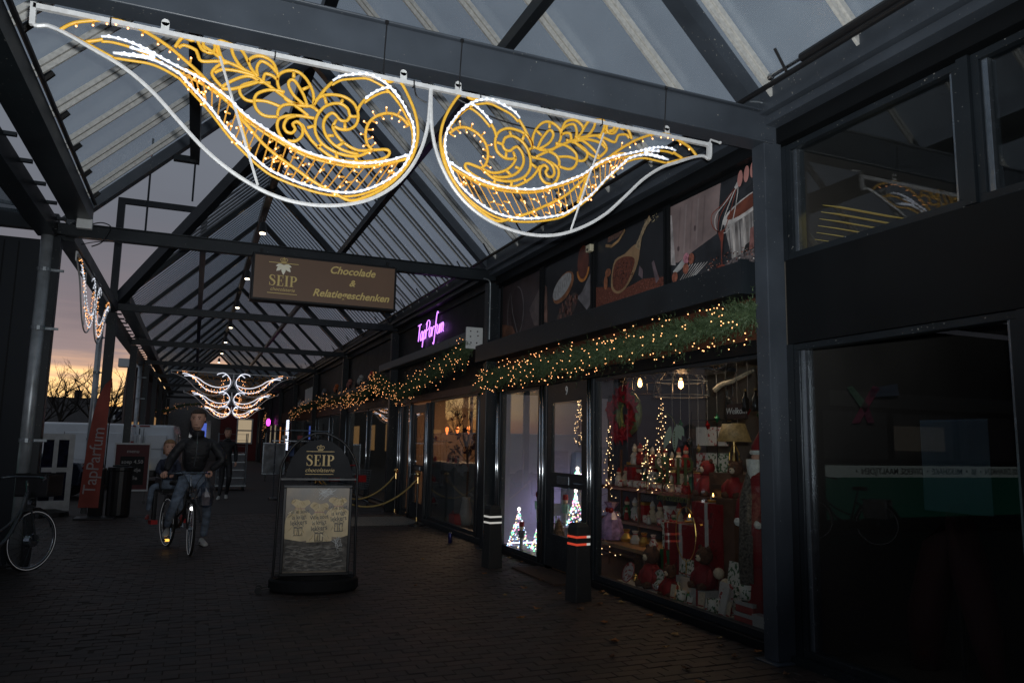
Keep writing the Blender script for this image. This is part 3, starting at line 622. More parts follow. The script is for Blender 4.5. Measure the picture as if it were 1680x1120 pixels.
# ================================================================== CHRISTMAS MOTIFS
MOTIF = {"frame":[[[-2.28,3.957],[-2.27,3.837],[-2.203,3.843],[-2.113,3.818],[-1.973,3.756],[-1.813,3.682],[-1.656,3.567],[-1.496,3.408],[-1.341,3.261],[-1.171,3.146],[-0.975,3.059],[-0.769,3.027],[-0.555,3.05],[-0.359,3.123],[-0.194,3.257],[-0.075,3.446],[-0.016,3.658],[-0.001,3.939]]],"strut":[[[-1.313,3.858],[-1.051,3.1]]],"led":[[[-1.94,3.835],[-1.886,3.844],[-1.796,3.836],[-1.703,3.811],[-1.609,3.772],[-1.489,3.728],[-1.366,3.679],[-1.252,3.61],[-1.153,3.527],[-1.057,3.471],[-0.954,3.421],[-0.79,3.357],[-0.625,3.333],[-0.456,3.335],[-0.284,3.379],[-0.139,3.446]],[[-1.873,3.752],[-1.79,3.755],[-1.688,3.758],[-1.606,3.739],[-1.534,3.707],[-1.518,3.698],[-1.444,3.626],[-1.339,3.524],[-1.231,3.399],[-1.123,3.3],[-1.005,3.213],[-0.898,3.173],[-0.768,3.142],[-0.637,3.127],[-0.503,3.136],[-0.392,3.176],[-0.279,3.247],[-0.188,3.334],[-0.132,3.441],[-0.106,3.544],[-0.116,3.653],[-0.156,3.732],[-0.207,3.809],[-0.276,3.876],[-0.363,3.837],[-0.436,3.769]],[[-0.645,3.847],[-0.596,3.888],[-0.54,3.909],[-0.437,3.937],[-0.367,3.925],[-0.306,3.9],[-0.263,3.866],[-0.207,3.809]],[[-1.873,3.752],[-1.768,3.765],[-1.666,3.77],[-1.691,3.791],[-1.793,3.804]]],"gold":[[[-2.144,3.832],[-2.075,3.893],[-1.942,3.941],[-1.866,3.959],[-1.738,3.931],[-1.604,3.868],[-1.518,3.811],[-1.413,3.732],[-1.323,3.651],[-1.251,3.589]],[[-2.144,3.832],[-2.021,3.789],[-1.873,3.731]],[[-2.015,3.797],[-1.962,3.817],[-1.933,3.831]],[[-1.199,3.529],[-1.112,3.443],[-1.035,3.366],[-0.947,3.302],[-0.838,3.24],[-0.727,3.177],[-0.615,3.131],[-0.501,3.089],[-0.39,3.133],[-0.277,3.211],[-0.176,3.324],[-0.108,3.445],[-0.077,3.586],[-0.094,3.719],[-0.148,3.846],[-0.218,3.944],[-0.289,3.92],[-0.367,3.943],[-0.438,3.944]],[[-1.199,3.529],[-1.164,3.456],[-1.113,3.307]],[[-0.763,3.65],[-0.723,3.729],[-0.687,3.79],[-0.645,3.847]],[[-0.478,3.682],[-0.463,3.727],[-0.436,3.769]],[[-0.14,3.649],[-0.19,3.695],[-0.263,3.712],[-0.344,3.683],[-0.4,3.624],[-0.42,3.548],[-0.405,3.478],[-0.369,3.442]],[[-0.757,3.651],[-0.738,3.708],[-0.69,3.75],[-0.624,3.767],[-0.556,3.763],[-0.497,3.726],[-0.471,3.659],[-0.485,3.59],[-0.535,3.551],[-0.585,3.547],[-0.627,3.557],[-0.6,3.503],[-0.541,3.454],[-0.46,3.427],[-0.369,3.446],[-0.282,3.464],[-0.258,3.446],[-0.286,3.408],[-0.377,3.369],[-0.513,3.346],[-0.603,3.349],[-0.683,3.388],[-0.751,3.44],[-0.793,3.497],[-0.811,3.529],[-0.855,3.544]],[[-0.482,3.647],[-0.522,3.643],[-0.541,3.687],[-0.588,3.711],[-0.643,3.699],[-0.692,3.664],[-0.727,3.603],[-0.737,3.537],[-0.726,3.48],[-0.685,3.428],[-0.605,3.389],[-0.515,3.378],[-0.447,3.393],[-0.392,3.43]],[[-0.522,3.643],[-0.543,3.607],[-0.582,3.604],[-0.612,3.632],[-0.64,3.64],[-0.674,3.602],[-0.686,3.546],[-0.664,3.485],[-0.613,3.435],[-0.539,3.407],[-0.459,3.4]],[[-0.69,3.747],[-0.674,3.697]],[[-0.575,3.741],[-0.587,3.708]],[[-0.554,3.595],[-0.551,3.55]],[[-0.627,3.557],[-0.607,3.603]],[[-0.655,3.487],[-0.619,3.493]],[[-0.596,3.427],[-0.551,3.464]],[[-0.685,3.434],[-0.716,3.397]],[[-0.6,3.39],[-0.592,3.345]],[[-0.481,3.387],[-0.468,3.356]],[[-0.752,3.658],[-0.712,3.63]],[[-0.783,3.514],[-0.737,3.537]],[[-0.9,3.402],[-0.899,3.377]],[[-0.895,3.403],[-0.928,3.426],[-0.958,3.484],[-0.956,3.536],[-0.92,3.566],[-0.857,3.584],[-0.792,3.587],[-0.743,3.588]],[[-0.857,3.578],[-0.903,3.552],[-0.922,3.502],[-0.904,3.468],[-0.872,3.465],[-0.854,3.494],[-0.87,3.523],[-0.842,3.543],[-0.812,3.511],[-0.812,3.458],[-0.848,3.417],[-0.895,3.412]],[[-0.752,3.663],[-0.861,3.654],[-0.971,3.713],[-1.08,3.772],[-1.208,3.825],[-1.29,3.847],[-1.353,3.884],[-1.415,3.915]],[[-0.752,3.663],[-0.757,3.746],[-0.794,3.821],[-0.851,3.868],[-0.916,3.866],[-0.967,3.829],[-0.975,3.777],[-0.95,3.717],[-0.905,3.668],[-0.806,3.653]],[[-0.79,3.656],[-0.816,3.722],[-0.869,3.799],[-0.899,3.804],[-0.91,3.77],[-0.875,3.709],[-0.807,3.658]],[[-0.883,3.864],[-0.881,3.824]],[[-0.786,3.787],[-0.823,3.761]],[[-0.974,3.818],[-1.008,3.893],[-1.068,3.92],[-1.12,3.908],[-1.149,3.873],[-1.13,3.825],[-1.092,3.79]],[[-1.092,3.79],[-1.1,3.843],[-1.077,3.889],[-1.023,3.872],[-0.972,3.824]],[[-1.058,3.759],[-1.051,3.813],[-1.009,3.813],[-0.97,3.789]],[[-1.148,3.861],[-1.194,3.932],[-1.252,3.954],[-1.328,3.959],[-1.313,3.882],[-1.29,3.841]],[[-1.252,3.954],[-1.241,3.898],[-1.187,3.824],[-1.102,3.79]],[[-1.358,3.961],[-1.333,3.906],[-1.3,3.844]],[[-1.559,3.865],[-1.538,3.915],[-1.515,3.937],[-1.476,3.929],[-1.447,3.94],[-1.43,3.912],[-1.408,3.883],[-1.358,3.877],[-1.344,3.921],[-1.373,3.954],[-1.407,3.94],[-1.405,3.906],[-1.378,3.878]],[[-1.54,3.869],[-1.512,3.892],[-1.452,3.878],[-1.436,3.854],[-1.413,3.815],[-1.34,3.83],[-1.28,3.845]],[[-1.102,3.788],[-1.166,3.811],[-1.26,3.84],[-1.318,3.809],[-1.35,3.759],[-1.333,3.723],[-1.29,3.681]],[[-1.335,3.757],[-1.287,3.788],[-1.185,3.795],[-1.102,3.784]],[[-1.079,3.76],[-1.143,3.779],[-1.222,3.739],[-1.289,3.675],[-1.239,3.675],[-1.179,3.702],[-1.079,3.758]],[[-1.016,3.762],[-1.11,3.748],[-1.18,3.71],[-1.187,3.666],[-1.154,3.629],[-1.102,3.625]],[[-0.929,3.719],[-1.014,3.716],[-1.085,3.678],[-1.102,3.628],[-1.084,3.574],[-1.035,3.544],[-0.962,3.552]],[[-0.962,3.558],[-0.959,3.599],[-0.924,3.639],[-0.839,3.658]],[[-1.103,3.632],[-1.03,3.64],[-0.945,3.623]],[[-0.781,3.593],[-0.821,3.62],[-0.871,3.649]],[[-1.521,3.744],[-1.442,3.728],[-1.277,3.638],[-1.169,3.535],[-1.041,3.468],[-0.899,3.39],[-0.735,3.344],[-0.569,3.331],[-0.399,3.33],[-0.226,3.388],[-0.144,3.426]]],"tie":[[[-1.504,3.729],[-1.46,3.638]],[[-1.471,3.722],[-1.429,3.607]],[[-1.438,3.715],[-1.398,3.576]],[[-1.391,3.69],[-1.366,3.542]],[[-1.342,3.661],[-1.335,3.506]],[[-1.292,3.631],[-1.302,3.471]],[[-1.243,3.594],[-1.267,3.434]],[[-1.194,3.558],[-1.231,3.397]],[[-1.149,3.526],[-1.195,3.363]],[[-1.109,3.502],[-1.159,3.334]],[[-1.069,3.478],[-1.124,3.305]],[[-1.03,3.458],[-1.079,3.273]],[[-0.992,3.439],[-1.032,3.239]],[[-0.954,3.421],[-0.983,3.205]],[[-0.894,3.398],[-0.944,3.192]],[[-0.833,3.374],[-0.904,3.18]],[[-0.772,3.355],[-0.86,3.168]],[[-0.711,3.346],[-0.804,3.157]],[[-0.65,3.337],[-0.747,3.147]],[[-0.588,3.334],[-0.696,3.14]],[[-0.525,3.335],[-0.647,3.136]],[[-0.462,3.335],[-0.597,3.131]],[[-0.399,3.35],[-0.534,3.144]],[[-0.336,3.366],[-0.468,3.16]],[[-0.276,3.382],[-0.402,3.18]],[[-0.233,3.398],[-0.34,3.218]],[[-0.189,3.414],[-0.277,3.257]]],"peg":[[[-2.064,3.897],[-2.066,3.867]],[[-1.986,3.925],[-1.985,3.892]],[[-1.922,3.946],[-1.917,3.917]],[[-1.877,3.957],[-1.872,3.924]],[[-1.808,3.946],[-1.81,3.916]],[[-1.731,3.928],[-1.734,3.893]],[[-1.652,3.89],[-1.649,3.857]],[[-1.584,3.855],[-1.584,3.824]],[[-1.533,3.821],[-1.536,3.79]],[[-1.473,3.778],[-1.469,3.813]],[[-1.411,3.73],[-1.404,3.701]],[[-1.358,3.682],[-1.363,3.65]],[[-1.308,3.638],[-1.31,3.607]],[[-0.46,3.279],[-0.482,3.282]],[[-0.54,3.237],[-0.576,3.229]],[[-1.376,3.624],[-1.399,3.613]],[[-0.751,3.183],[-0.78,3.158]],[[-0.875,3.26],[-0.899,3.241]],[[-0.276,3.37],[-0.31,3.362]],[[-0.665,3.261],[-0.688,3.253]],[[-0.763,3.215],[-0.764,3.189]],[[-0.996,3.286],[-1.017,3.271]],[[-0.299,3.363],[-0.324,3.349]],[[-0.853,3.204],[-0.881,3.196]],[[-0.299,3.324],[-0.316,3.302]],[[-1.399,3.622],[-1.376,3.623]],[[-1.237,3.453],[-1.248,3.426]],[[-1.361,3.547],[-1.381,3.547]],[[-0.439,3.213],[-0.464,3.22]],[[-1.226,3.454],[-1.246,3.457]],[[-1.231,3.52],[-1.26,3.52]],[[-1.168,3.456],[-1.192,3.432]],[[-1.149,3.448],[-1.168,3.448]],[[-0.986,3.29],[-0.959,3.284]],[[-0.776,3.285],[-0.797,3.265]],[[-0.636,3.156],[-0.656,3.154]],[[-0.572,3.132],[-0.597,3.109]],[[-0.732,3.284],[-0.762,3.279]],[[-1.408,3.622],[-1.419,3.628]],[[-0.577,3.132],[-0.6,3.129]],[[-0.864,3.314],[-0.829,3.307]],[[-1.189,3.381],[-1.21,3.382]],[[-0.427,3.319],[-0.456,3.311]],[[-0.96,3.219],[-0.984,3.213]],[[-0.849,3.361],[-0.874,3.34]],[[-0.492,3.211],[-0.529,3.201]],[[-0.605,3.318],[-0.635,3.316]],[[-0.269,3.306],[-0.245,3.322]],[[-0.218,3.382],[-0.245,3.352]],[[-0.943,3.36],[-0.962,3.342]],[[-0.98,3.395],[-0.999,3.378]],[[-0.899,3.376],[-0.881,3.36]],[[-0.255,3.313],[-0.229,3.302]],[[-1.374,3.558],[-1.395,3.539]],[[-0.326,3.337],[-0.358,3.322]],[[-1.102,3.329],[-1.128,3.322]],[[-1.459,3.681],[-1.442,3.696]],[[-1.475,3.713],[-1.496,3.686]],[[-0.95,3.296],[-0.97,3.273]],[[-1.087,3.416],[-1.106,3.42]],[[-1.393,3.684],[-1.416,3.682]],[[-1.46,3.67],[-1.488,3.659]],[[-1.442,3.624],[-1.47,3.617]],[[-1.195,3.363],[-1.211,3.34]],[[-1.226,3.462],[-1.221,3.438]],[[-1.479,3.691],[-1.508,3.686]],[[-1.381,3.587],[-1.386,3.604]],[[-0.925,3.313],[-0.952,3.295]],[[-0.541,3.183],[-0.567,3.163]],[[-0.937,3.275],[-0.969,3.259]],[[-1.165,3.358],[-1.186,3.336]],[[-0.665,3.27],[-0.694,3.242]],[[-0.888,3.266],[-0.911,3.257]],[[-0.903,3.266],[-0.892,3.245]],[[-0.224,3.319],[-0.26,3.315]],[[-0.144,3.646],[-0.174,3.629]],[[-0.167,3.667],[-0.134,3.697]],[[-0.19,3.688],[-0.21,3.659]],[[-0.221,3.697],[-0.205,3.738]],[[-0.254,3.705],[-0.258,3.671]],[[-0.289,3.698],[-0.296,3.738]],[[-0.326,3.686],[-0.312,3.658]],[[-0.357,3.665],[-0.383,3.692]],[[-0.382,3.638],[-0.356,3.623]],[[-0.4,3.608],[-0.437,3.617]],[[-0.409,3.573],[-0.378,3.574]],[[-0.414,3.539],[-0.453,3.53]],[[-0.407,3.508],[-0.378,3.522]],[[-0.399,3.478],[-0.433,3.453]],[[-0.383,3.462],[-0.359,3.486]],[[-0.366,3.446],[-0.392,3.412]]]}

goldm = mat('amber_rope', (.80, .46, .05), .4, 0, .1, 30, emit=(1, .50, .04), estr=.07)  # slight glow added; the amber tubing itself is unlit
ledm = mat('white_rope_light', (.8, .85, .95), .4, 0, 0, emit=(.90, .93, 1.0), estr=.22)
ledb = mat('white_led_bead', (.9, .9, 1), .4, 0, 0, emit=(.85, .90, 1.0), estr=1.1, sample='NONE')
whitebar = mat('white_metal_bar', (.70, .70, .69), .45, .1, .1, 30)
pegm = mat('amber_led_peg', (.75, .38, .06), .5, 0, .1)
def motif(t, wing, det=True, sc_=1.0, rs=1.0, gold=True):
    """one wing (wing=-1 as traced, +1 mirrored) in the local XZ plane of t"""
    q = lambda p, y=0: (p[0] * -wing * sc_, y, (p[1] - 3.93) * sc_)
    fr = MB()
    for l in MOTIF['frame']: fr.tube([q(p) for p in catmull3(l, 6)], .0125 * rs, 6)
    if wing < 0 or det:
        for l in MOTIF['strut']: fr.tube([q(p, -.012) for p in l], .008 * rs, 5)
    P('frame_tube', fr, whitebar, t)
    if gold:
        for i, l in enumerate(MOTIF['gold']):
            P('amber_scroll', MB().tube([q(p, .004 * (i % 3)) for p in catmull3(l, 4 if det else 2)], .0112 * rs, 5), goldm, t, smooth=True)
        for l in MOTIF['led'][:3]: P('amber_scroll', MB().tube([q((p[0], p[1] - .016), .016) for p in catmull3(l, 3)], .009 * rs, 5), goldm, t, smooth=True)
        tb = MB()
        for l in MOTIF['tie']: tb.tube([q(p, .006) for p in l], .0045 * rs, 4)
        P('cross_tie', tb, pegm, t, kind='stuff')
    for l in MOTIF['led']:
        pts = catmull3(l, 5); P('rope_light', MB().tube([q(p, -.016) for p in pts], .0078 * rs, 6), ledm, t, smooth=True)
        # beads
        bd = MB(); acc = 0
        for a, b_ in zip(pts[:-1], pts[1:]):
            d = math.hypot(b_[0] - a[0], b_[1] - a[1]); acc += d
            step = .036 if det else .07
            if acc > step: bd.sph(q(b_, -.020), .0108 * rs, 6 if det else 4); acc = 0
        o = P('rope_light_bead', bd, ledb, t); o['kind'] = 'stuff'
    pb = MB(); bl = MB()
    for a, b_ in MOTIF['peg']:
        pb.tube([q(a, 0), q(b_, -.01)], .0062 * rs, 4); bl.sph(q(b_, -.014), .0066 * rs * (1 if det else .9), 5)
    P('light_peg', pb, pegm, t, kind='stuff'); o = P('fairy_bulb', bl, warmled if det else warmled, t); o['kind'] = 'stuff'
def catmull3(l, k):
    return [(v.x, v.z) for v in catmull([(p[0], 0, p[1]) for p in l], k)]
CX = 1.30
t = T('wing_light_motif', 'large white and amber wing-shaped light ornament hung under the nearest roof beam', 'light ornament', (CX, 4.60, 3.93), 0, 'wing light ornaments')
bar_ = MB(); bar_.bar((-2.28, 0, .012), (2.26, 0, .012), .028, .028); P('top_bar', bar_, whitebar, t)
e = MB(); e.bar((-2.28, 0, .03), (-2.275, 0, -.10), .028, .028); P('end_plate', e, whitebar, t); e = MB(); e.bar((2.26, 0, .03), (2.255, 0, -.11), .024, .024); e.tube([(2.26, 0, .0), (2.28, 0, .06), (2.36, 0, .05)], .008, 5); e.sph((2.37, 0, .05), .014, 6)
P('end_plate', e, whitebar, t)
for x in (-1.62, -.19, .19, 1.87):
    P('hanging_lug', MB().box(x - .022, x + .022, -.006, .006, .02, .075).cyl((x, -.006, .075), (x, .006, .075), .022, n=10), whitebar, t)
motif(t, -1); motif(t, 1)
for x, zt in ((-.32, .385), (.20, .38), (1.85, .385)):
    w = MB(); w.tube([(x, -.03, zt), (x - .005, -.02, zt * .5), (x - .003, 0, .02)], .0045, 5); w.sph((x, -.03, zt), .016, 6); P('hanging_wire', w, blackm, t)
w = MB(); w.tube(catmull([(.2, .02, -.02), (.5, .02, -.11), (.9, .02, -.12), (1.3, .02, -.06)], 5), .006, 5); P('supply_cable', w, blackm, t); w = MB(); w.tube(catmull([(-.12, -.02, .0), (-.10, -.02, -.08), (-.03, -.02, -.11)], 4), .006, 5)
P('supply_cable', w, blackm, t)
for x in (-1.9, -1.0, -.12, .35, 1.3): P('cable_tie', MB().box(x - .004, x + .004, -.018, .018, -.01, .034), blackm, t)
# far motif in three tiers
ledfar = mat('white_rope_light_far', (.8, .85, .95), .4, 0, 0, emit=(.86, .88, 1.0), estr=.95)
t = T('tiered_light_motif', 'three-tier lit wing ornament hanging far down the passage above the cyclist', 'light ornament', (1.22, 29.72, 3.97), 0, 'wing light ornaments')
P('top_bar', MB().bar((-2.15, 0, .02), (2.25, 0, -.02), .035, .035), whitebar, t)
for k, (s_, dz, ox) in enumerate(((.93, 0, 0), (.72, -.70, -.02), (.50, -1.22, .0))):
    sub = link('tier', None, t, (ox, 0, dz))
    for wg in (-1, 1):
        for key, m_, r_ in (('led', ledm, .017),):
            for l in MOTIF['led'][:3]: P('rope_light', MB().tube([(p[0] * -wg * s_ * .97 + wg * .0, -.03, (p[1] - 3.93) * s_ * .95) for p in catmull3(l, 3)], r_ * (.6 + .4 * s_), 5), ledfar, sub, smooth=True)
        fr = MB(); fr.tube([(p[0] * -wg * s_, 0, (p[1] - 3.93) * s_) for p in catmull3(MOTIF['frame'][0], 3)], .015, 4); P('frame_tube', fr, whitebar, sub)
        gb = MB()
        for l in MOTIF['gold'][::2]: gb.tube([(p[0] * -wg * s_, 0, (p[1] - 3.93) * s_) for p in l], .010, 4)
        P('amber_scroll', gb, mat('amber_rope_dim', (.35, .17, .03), .5), sub)
        bl = MB(); rr_ = random.Random(k * 7 + wg)
        for a, b_ in MOTIF['peg']:
            if rr_.random() < .55: bl.sph((b_[0] * -wg * s_, -.04, (b_[1] - 3.93) * s_), .013, 5)
        o = P('fairy_bulb', bl, warmled, sub); o['kind'] = 'stuff'
# side motif along the left eaves, seen edge on
t = T('side_light_motif', 'lit wing ornament seen edge-on along the left eaves behind the downpipe', 'light ornament', (-1.66, 13.9, 4.08), math.radians(90), 'wing light ornaments')
P('top_bar', MB().bar((-2.25, 0, .012), (2.25, 0, .012), .03, .03), whitebar, t)
for wg in (-1, 1): motif(t, wg, det=False, rs=.95, gold=False)

# ================================================================== CHOCOLATE SHOP
FX = 4.35
brownf = mat('brown_fascia', (.085, .030, .015), .6, 0, .2, 3)
glz = glass('shop_glass', (.90, .92, .92), 1.0)
W_ = lambda name, b, m, par, **k: P(name, b, m, par, world=True, **k)
shop = T('chocolate_shop', 'chocolate shop front with black frames, poster band and glazed door', 'shop', (FX, 8.0, 0))
# interior shell
wallg = mat('shop_wall_grey_green', (.14, .13, .11), .8, 0, .12, 3)
wallp = mat('shop_wall_white', (.36, .35, .42), .7, 0, .05, 3)
floorw = mat('shop_floor_wood', (.16, .085, .04), .5, 0, .3, 3, stretch=(1, 8, 1))
b = MB(); b.box(8.0, 8.1, 4.9, 11.0, 0, 3.2); W_('back_wall', b, wallg, shop)
W_('side_wall', MB().box(4.46, 8.0, 4.80, 4.90, 0, 3.2), wallg, shop)
W_('side_wall', MB().box(4.46, 8.0, 11.0, 11.1, 0, 3.2), mat('shop_wall_dark_blue', (.05, .055, .075), .8), shop)
W_('display_backdrop', MB().box(4.47, 6.3, 10.90, 10.99, .04, 2.36), wallp, shop)
W_('shop_floor', MB().box(4.42, 8.0, 4.9, 11.0, 0, .035), floorw, shop)
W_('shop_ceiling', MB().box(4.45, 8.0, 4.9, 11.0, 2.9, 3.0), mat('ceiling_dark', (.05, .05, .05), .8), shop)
# frames
aluf = mat('polished_frame_strip', (.85, .9, .95), .17, 1.0, .08, 20)
def jamb(par, ya, yb, z0=.0, z1=2.38, x0=4.31, x1=4.42, m=None, nm='jamb'):
    b = MB(); b.box(x0, x1, ya, yb, z0, z1); w = (yb - ya)
    o = W_(nm, b, m or paintd, par, bevel=.004)
    if w > .12:
        W_('jamb_strip', MB().cyl((x0 - .004, ya + w * .34, z0 + .001), (x0 - .004, ya + w * .34, z1), .019, n=16), aluf, par, smooth=True); W_('jamb_strip', MB().cyl((x0 - .002, ya + w * .74, z0 + .001), (x0 - .002, ya + w * .74, z1), .015, n=16), aluf, par, smooth=True)
    return o
def window(par, ya, yb, z0, z1, name='shop_window', m=None):
    f = MB(); x0, x1 = 4.325, 4.40; w = .035
    f.box(x0, x1, ya, yb, z0, z0 + w + .02); f.box(x0, x1, ya, yb, z1 - w, z1); f.box(x0, x1, ya, ya + w, z0 + w + .02, z1 - w); f.box(x0, x1, yb - w, yb, z0 + w + .02, z1 - w)
    o = W_(name, f, m or paintd, par)
    W_('glass_pane', MB().box(4.352, 4.360, ya + w, yb - w, z0 + w + .02, z1 - w), glz, o)
    return o
jamb(shop, 7.79, 7.97); jamb(shop, 9.08, 9.33); jamb(shop, 10.74, 10.90)
window(shop, 4.93, 7.785, .08, 2.38); window(shop, 9.335, 10.735, .06, 2.38)
W_('sill', MB().box(4.28, 4.42, 4.83, 7.97, .0, .075), blackp, shop, bevel=.006); W_('sill', MB().box(4.28, 4.42, 9.08, 10.9, .0, .055), blackp, shop, bevel=.006)
W_('head_rail', MB().box(4.29, 4.42, 4.80, 10.90, 2.385, 2.50), blackp, shop, bevel=.004)
W_('fascia_board', MB().box(4.31, 4.42, 4.80, 10.93, 2.503, 2.95), brownf, shop)
W_('ledge_beam', MB().box(4.055, 4.42, 4.84, 11.22, 2.86, 3.13), paintd, shop, bevel=.006)
W_('end_cap', MB().box(4.045, 4.13, 4.835, 4.87, 2.85, 3.14), paintd, shop)
# door
d = link('door', None, shop, (4.35 - FX, 8.51 - 8.0, 0))
def D(n, b, m, **k): return P(n, b, m, d, loc=(-4.35, -8.51, 0), **k)
D('door_leaf', MB().box(4.32, 4.37, 7.975, 9.075, 2.14, 2.375).box(4.32, 4.37, 7.975, 8.10, .05, 2.139).box(4.32, 4.37, 8.94, 9.075, .05, 2.139).box(4.32, 4.37, 8.10, 8.94, 1.06, 1.24).box(4.32, 4.37, 8.10, 8.94, .05, .46), paintd)
D('glass_pane', MB().box(4.34, 4.348, 8.10, 8.94, 1.24, 2.139), glz); D('glass_pane', MB().box(4.34, 4.348, 8.10, 8.94, .46, 1.06), glz)
D('letter_box', MB().box(4.308, 4.319, 8.42, 8.75, 1.10, 1.20), alu, bevel=.003); D('door_handle', MB().tube([(4.319, 8.06, 1.13), (4.28, 8.06, 1.13), (4.28, 8.22, 1.13)], .010, 6), alu)
text('house_number', '9', .16, white, d, frame_mtx((4.318 - 4.35, 0, 2.27), (0, -1, 0), (0, 0, 1)), xs=.8)
W_('door_step', MB().box(3.9, 4.30, 7.95, 9.2, .004, .022), mat('door_mat_brown', (.05, .025, .015), .95, 0, .3, 30), shop)
# poster band above the ledge
YY = [4.86, 6.33, 7.89, 9.38, 10.90]
W_('poster_backing', MB().box(4.372, 4.46, 4.80, 10.93, 3.00, 4.09), blackp, shop)
def postr(k, lab): 
    ya, yb = YY[k] + .05, YY[k + 1] - .05
    t = T('photo_poster', lab, 'poster', (4.37, (ya + yb) / 2, 3.15), 0, 'food posters above the chocolate shop')
    h = .89; w = (yb - ya) / 2
    for a_ in (-w - .035, w): P('frame_side', MB().box(-.03, 0, a_, a_ + .035, -.02, h + .02), blackp, t)
    return t, w, h
def art(t, name, pts, m, y0=0, z0=0, lay=1):
    """flat printed shape; u runs right as seen (towards -y), v up"""
    b = MB(); b.poly([(-.0015 * lay, -u, v) for u, v in pts], (-.001, 0, 0)); return P(name, b, m, t)
def ell(cx, cy, rx, ry, n=18, a0=0, a1=2 * PI, rot=0):
    o = []
    for i in range(n):
        a = a0 + (a1 - a0) * i / (n if a1 - a0 > 6.2 else n - 1); x = rx * math.cos(a); y = ry * math.sin(a)
        o.append((cx + x * math.cos(rot) - y * math.sin(rot), cy + x * math.sin(rot) + y * math.cos(rot)))
    return o
def stroke(t, name, pts, w, m, lay=2, par=None):
    b = MB()
    for q in ribbon(pts, w): b.poly([(-.0015 * lay, -u, v) for u, v in q], (-.0008, 0, 0))
    return P(name, b, m, t)
pm = lambda n, c, r=.38, v=.55, s=6: mat('print_' + n, c, r, 0, v, s)
# poster 0: whisk over a steel bowl
t, w, h = postr(0, 'poster of a whisk dripping chocolate over a steel bowl, nearest the blue-grey post')
art(t, 'print', [(-w, 0), (w, 0), (w, h), (-w, h)], pm('dark_table', (.022, .024, .028)), lay=1)
art(t, 'print_shape', [(-w, .30), (-w + .12, .28), (.05, .42), (.12, h), (-w, h)], pm('pinkish_wood', (.27, .20, .19), v=.35, s=3), lay=2)
art(t, 'print_shape', [(-w, .28), (-w + .08, .26), (-w + .02, .8), (-w, .8)], pm('wood_light', (.5, .45, .44)), lay=3)
art(t, 'print_shape', ell(-.28, .56, .016, .03), pm('knot', (.09, .06, .06)), lay=3); art(t, 'print_shape', ell(-w + .13, .42, .02, .026), pm('knot', (.09, .06, .06)), lay=3)
art(t, 'print_shape', [(w - .42, .12), (w, .06), (w, .62), (w - .54, .52)] , pm('bowl_steel', (.30, .28, .27), .3, .6, 5), lay=3)
art(t, 'print_shape', [(w - .30, .10), (w, .05), (w, .28), (w - .24, .22)], pm('bowl_shadow', (.02, .02, .02)), lay=4)
art(t, 'print_shape', ell(w - .22, .57, .34, .085, rot=.22), pm('bowl_rim', (.55, .52, .50)), lay=4); art(t, 'print_shape', ell(w - .20, .585, .29, .062, rot=.22), pm('melted_chocolate', (.16, .045, .025)), lay=5)
art(t, 'print_shape', [(w - .5, .62), (w, .8), (w, h), (w - .45, h)], pm('dark_table', (.022, .024, .028)), lay=2)
wm = pm('whisk_wire', (.55, .52, .50))
for k in range(6):
    s = (k - 2.5) / 2.5
    stroke(t, 'print_stroke', [(q.x, q.y) for q in catmull([(.36, .80, 0), (.26 + .10 * s, .70 + .02 * s, 0), (.14 + .15 * s, .56 - .06 * s, 0), (.10 + .10 * s, .45 - .05 * s, 0), (.10, .42, 0)], 4)], .010, wm if k % 2 else pm('choc_stroke', (.22, .05, .03)), lay=6)
stroke(t, 'print_stroke', [(.33, .77), (.42, .86)], .035, wm, lay=7)
stroke(t, 'print_stroke', [(.12, .43), (.13, .33), (.12, .2), (.125, .10)], [.09, .03, .010, .012], pm('choc_stroke', (.22, .05, .03)), lay=7); art(t, 'print_shape', ell(.10, .09, .07, .022), pm('choc_stroke', (.22, .05, .03)), lay=7)
for k in range(3): art(t, 'print_shape', ell(.40 + .085 * k, .84 + .015 * k, .034, .075, rot=-.15), pm('fingers', (.55, .25, .22), v=.15), lay=8)
for k in range(7): stroke(t, 'print_stroke', [(-w + .05 + k * .055, .01 + k * .012), (-.36 + k * .045, .22 - k * .006)], .007, wm, lay=5)
for x, z, c in ((-w + .07, .14, 0), (-.43, .19, 0), (-.34, .27, 0), (-.42, .29, 1)): art(t, 'print_shape', ell(x, z, .048, .055), pm('truffle' if c == 0 else 'pink_truffle', (.30, .10, .06) if c == 0 else (.5, .2, .25), v=.5, s=30), lay=6)
art(t, 'print_shape', ell(-w + .16, .27, .14, .07, rot=.5, a0=PI, a1=2 * PI), pm('cup_grey', (.34, .34, .33)), lay=5)
art(t, 'print_shape', [(-.12, .02), (.20, .01), (.68, .05), (.66, .17), (.30, .14)], pm('grey_crumbs', (.12, .10, .10), v=.9, s=40), lay=5)
art(t, 'print_shape', [(w - .19, .16), (w - .02, .18), (w - .01, .38), (w - .17, .35)], pm('chocolate_bar', (.22, .10, .09), v=.5, s=16), lay=6)
for k in range(9): stroke(t, 'print_stroke', [(w - .43 + k * .045, .14 - k * .004), (w - .46 + k * .05, .44 + k * .008)], .012 + .012 * (k % 3), pm('bowl_glint_%d' % (k % 3), ((.10, .09, .09), (.5, .46, .43), (.2, .18, .17))[k % 3]), lay=4)
for k in range(5): stroke(t, 'print_stroke', [(-w + .12 + k * .10, .34 + k * .015), (-w + .17 + k * .10, .84)], .02, pm('wood_grain_%d' % (k % 2), ((.22, .16, .15), (.33, .26, .25))[k % 2], v=.4, s=3), lay=3)
qc = random.Random(6)
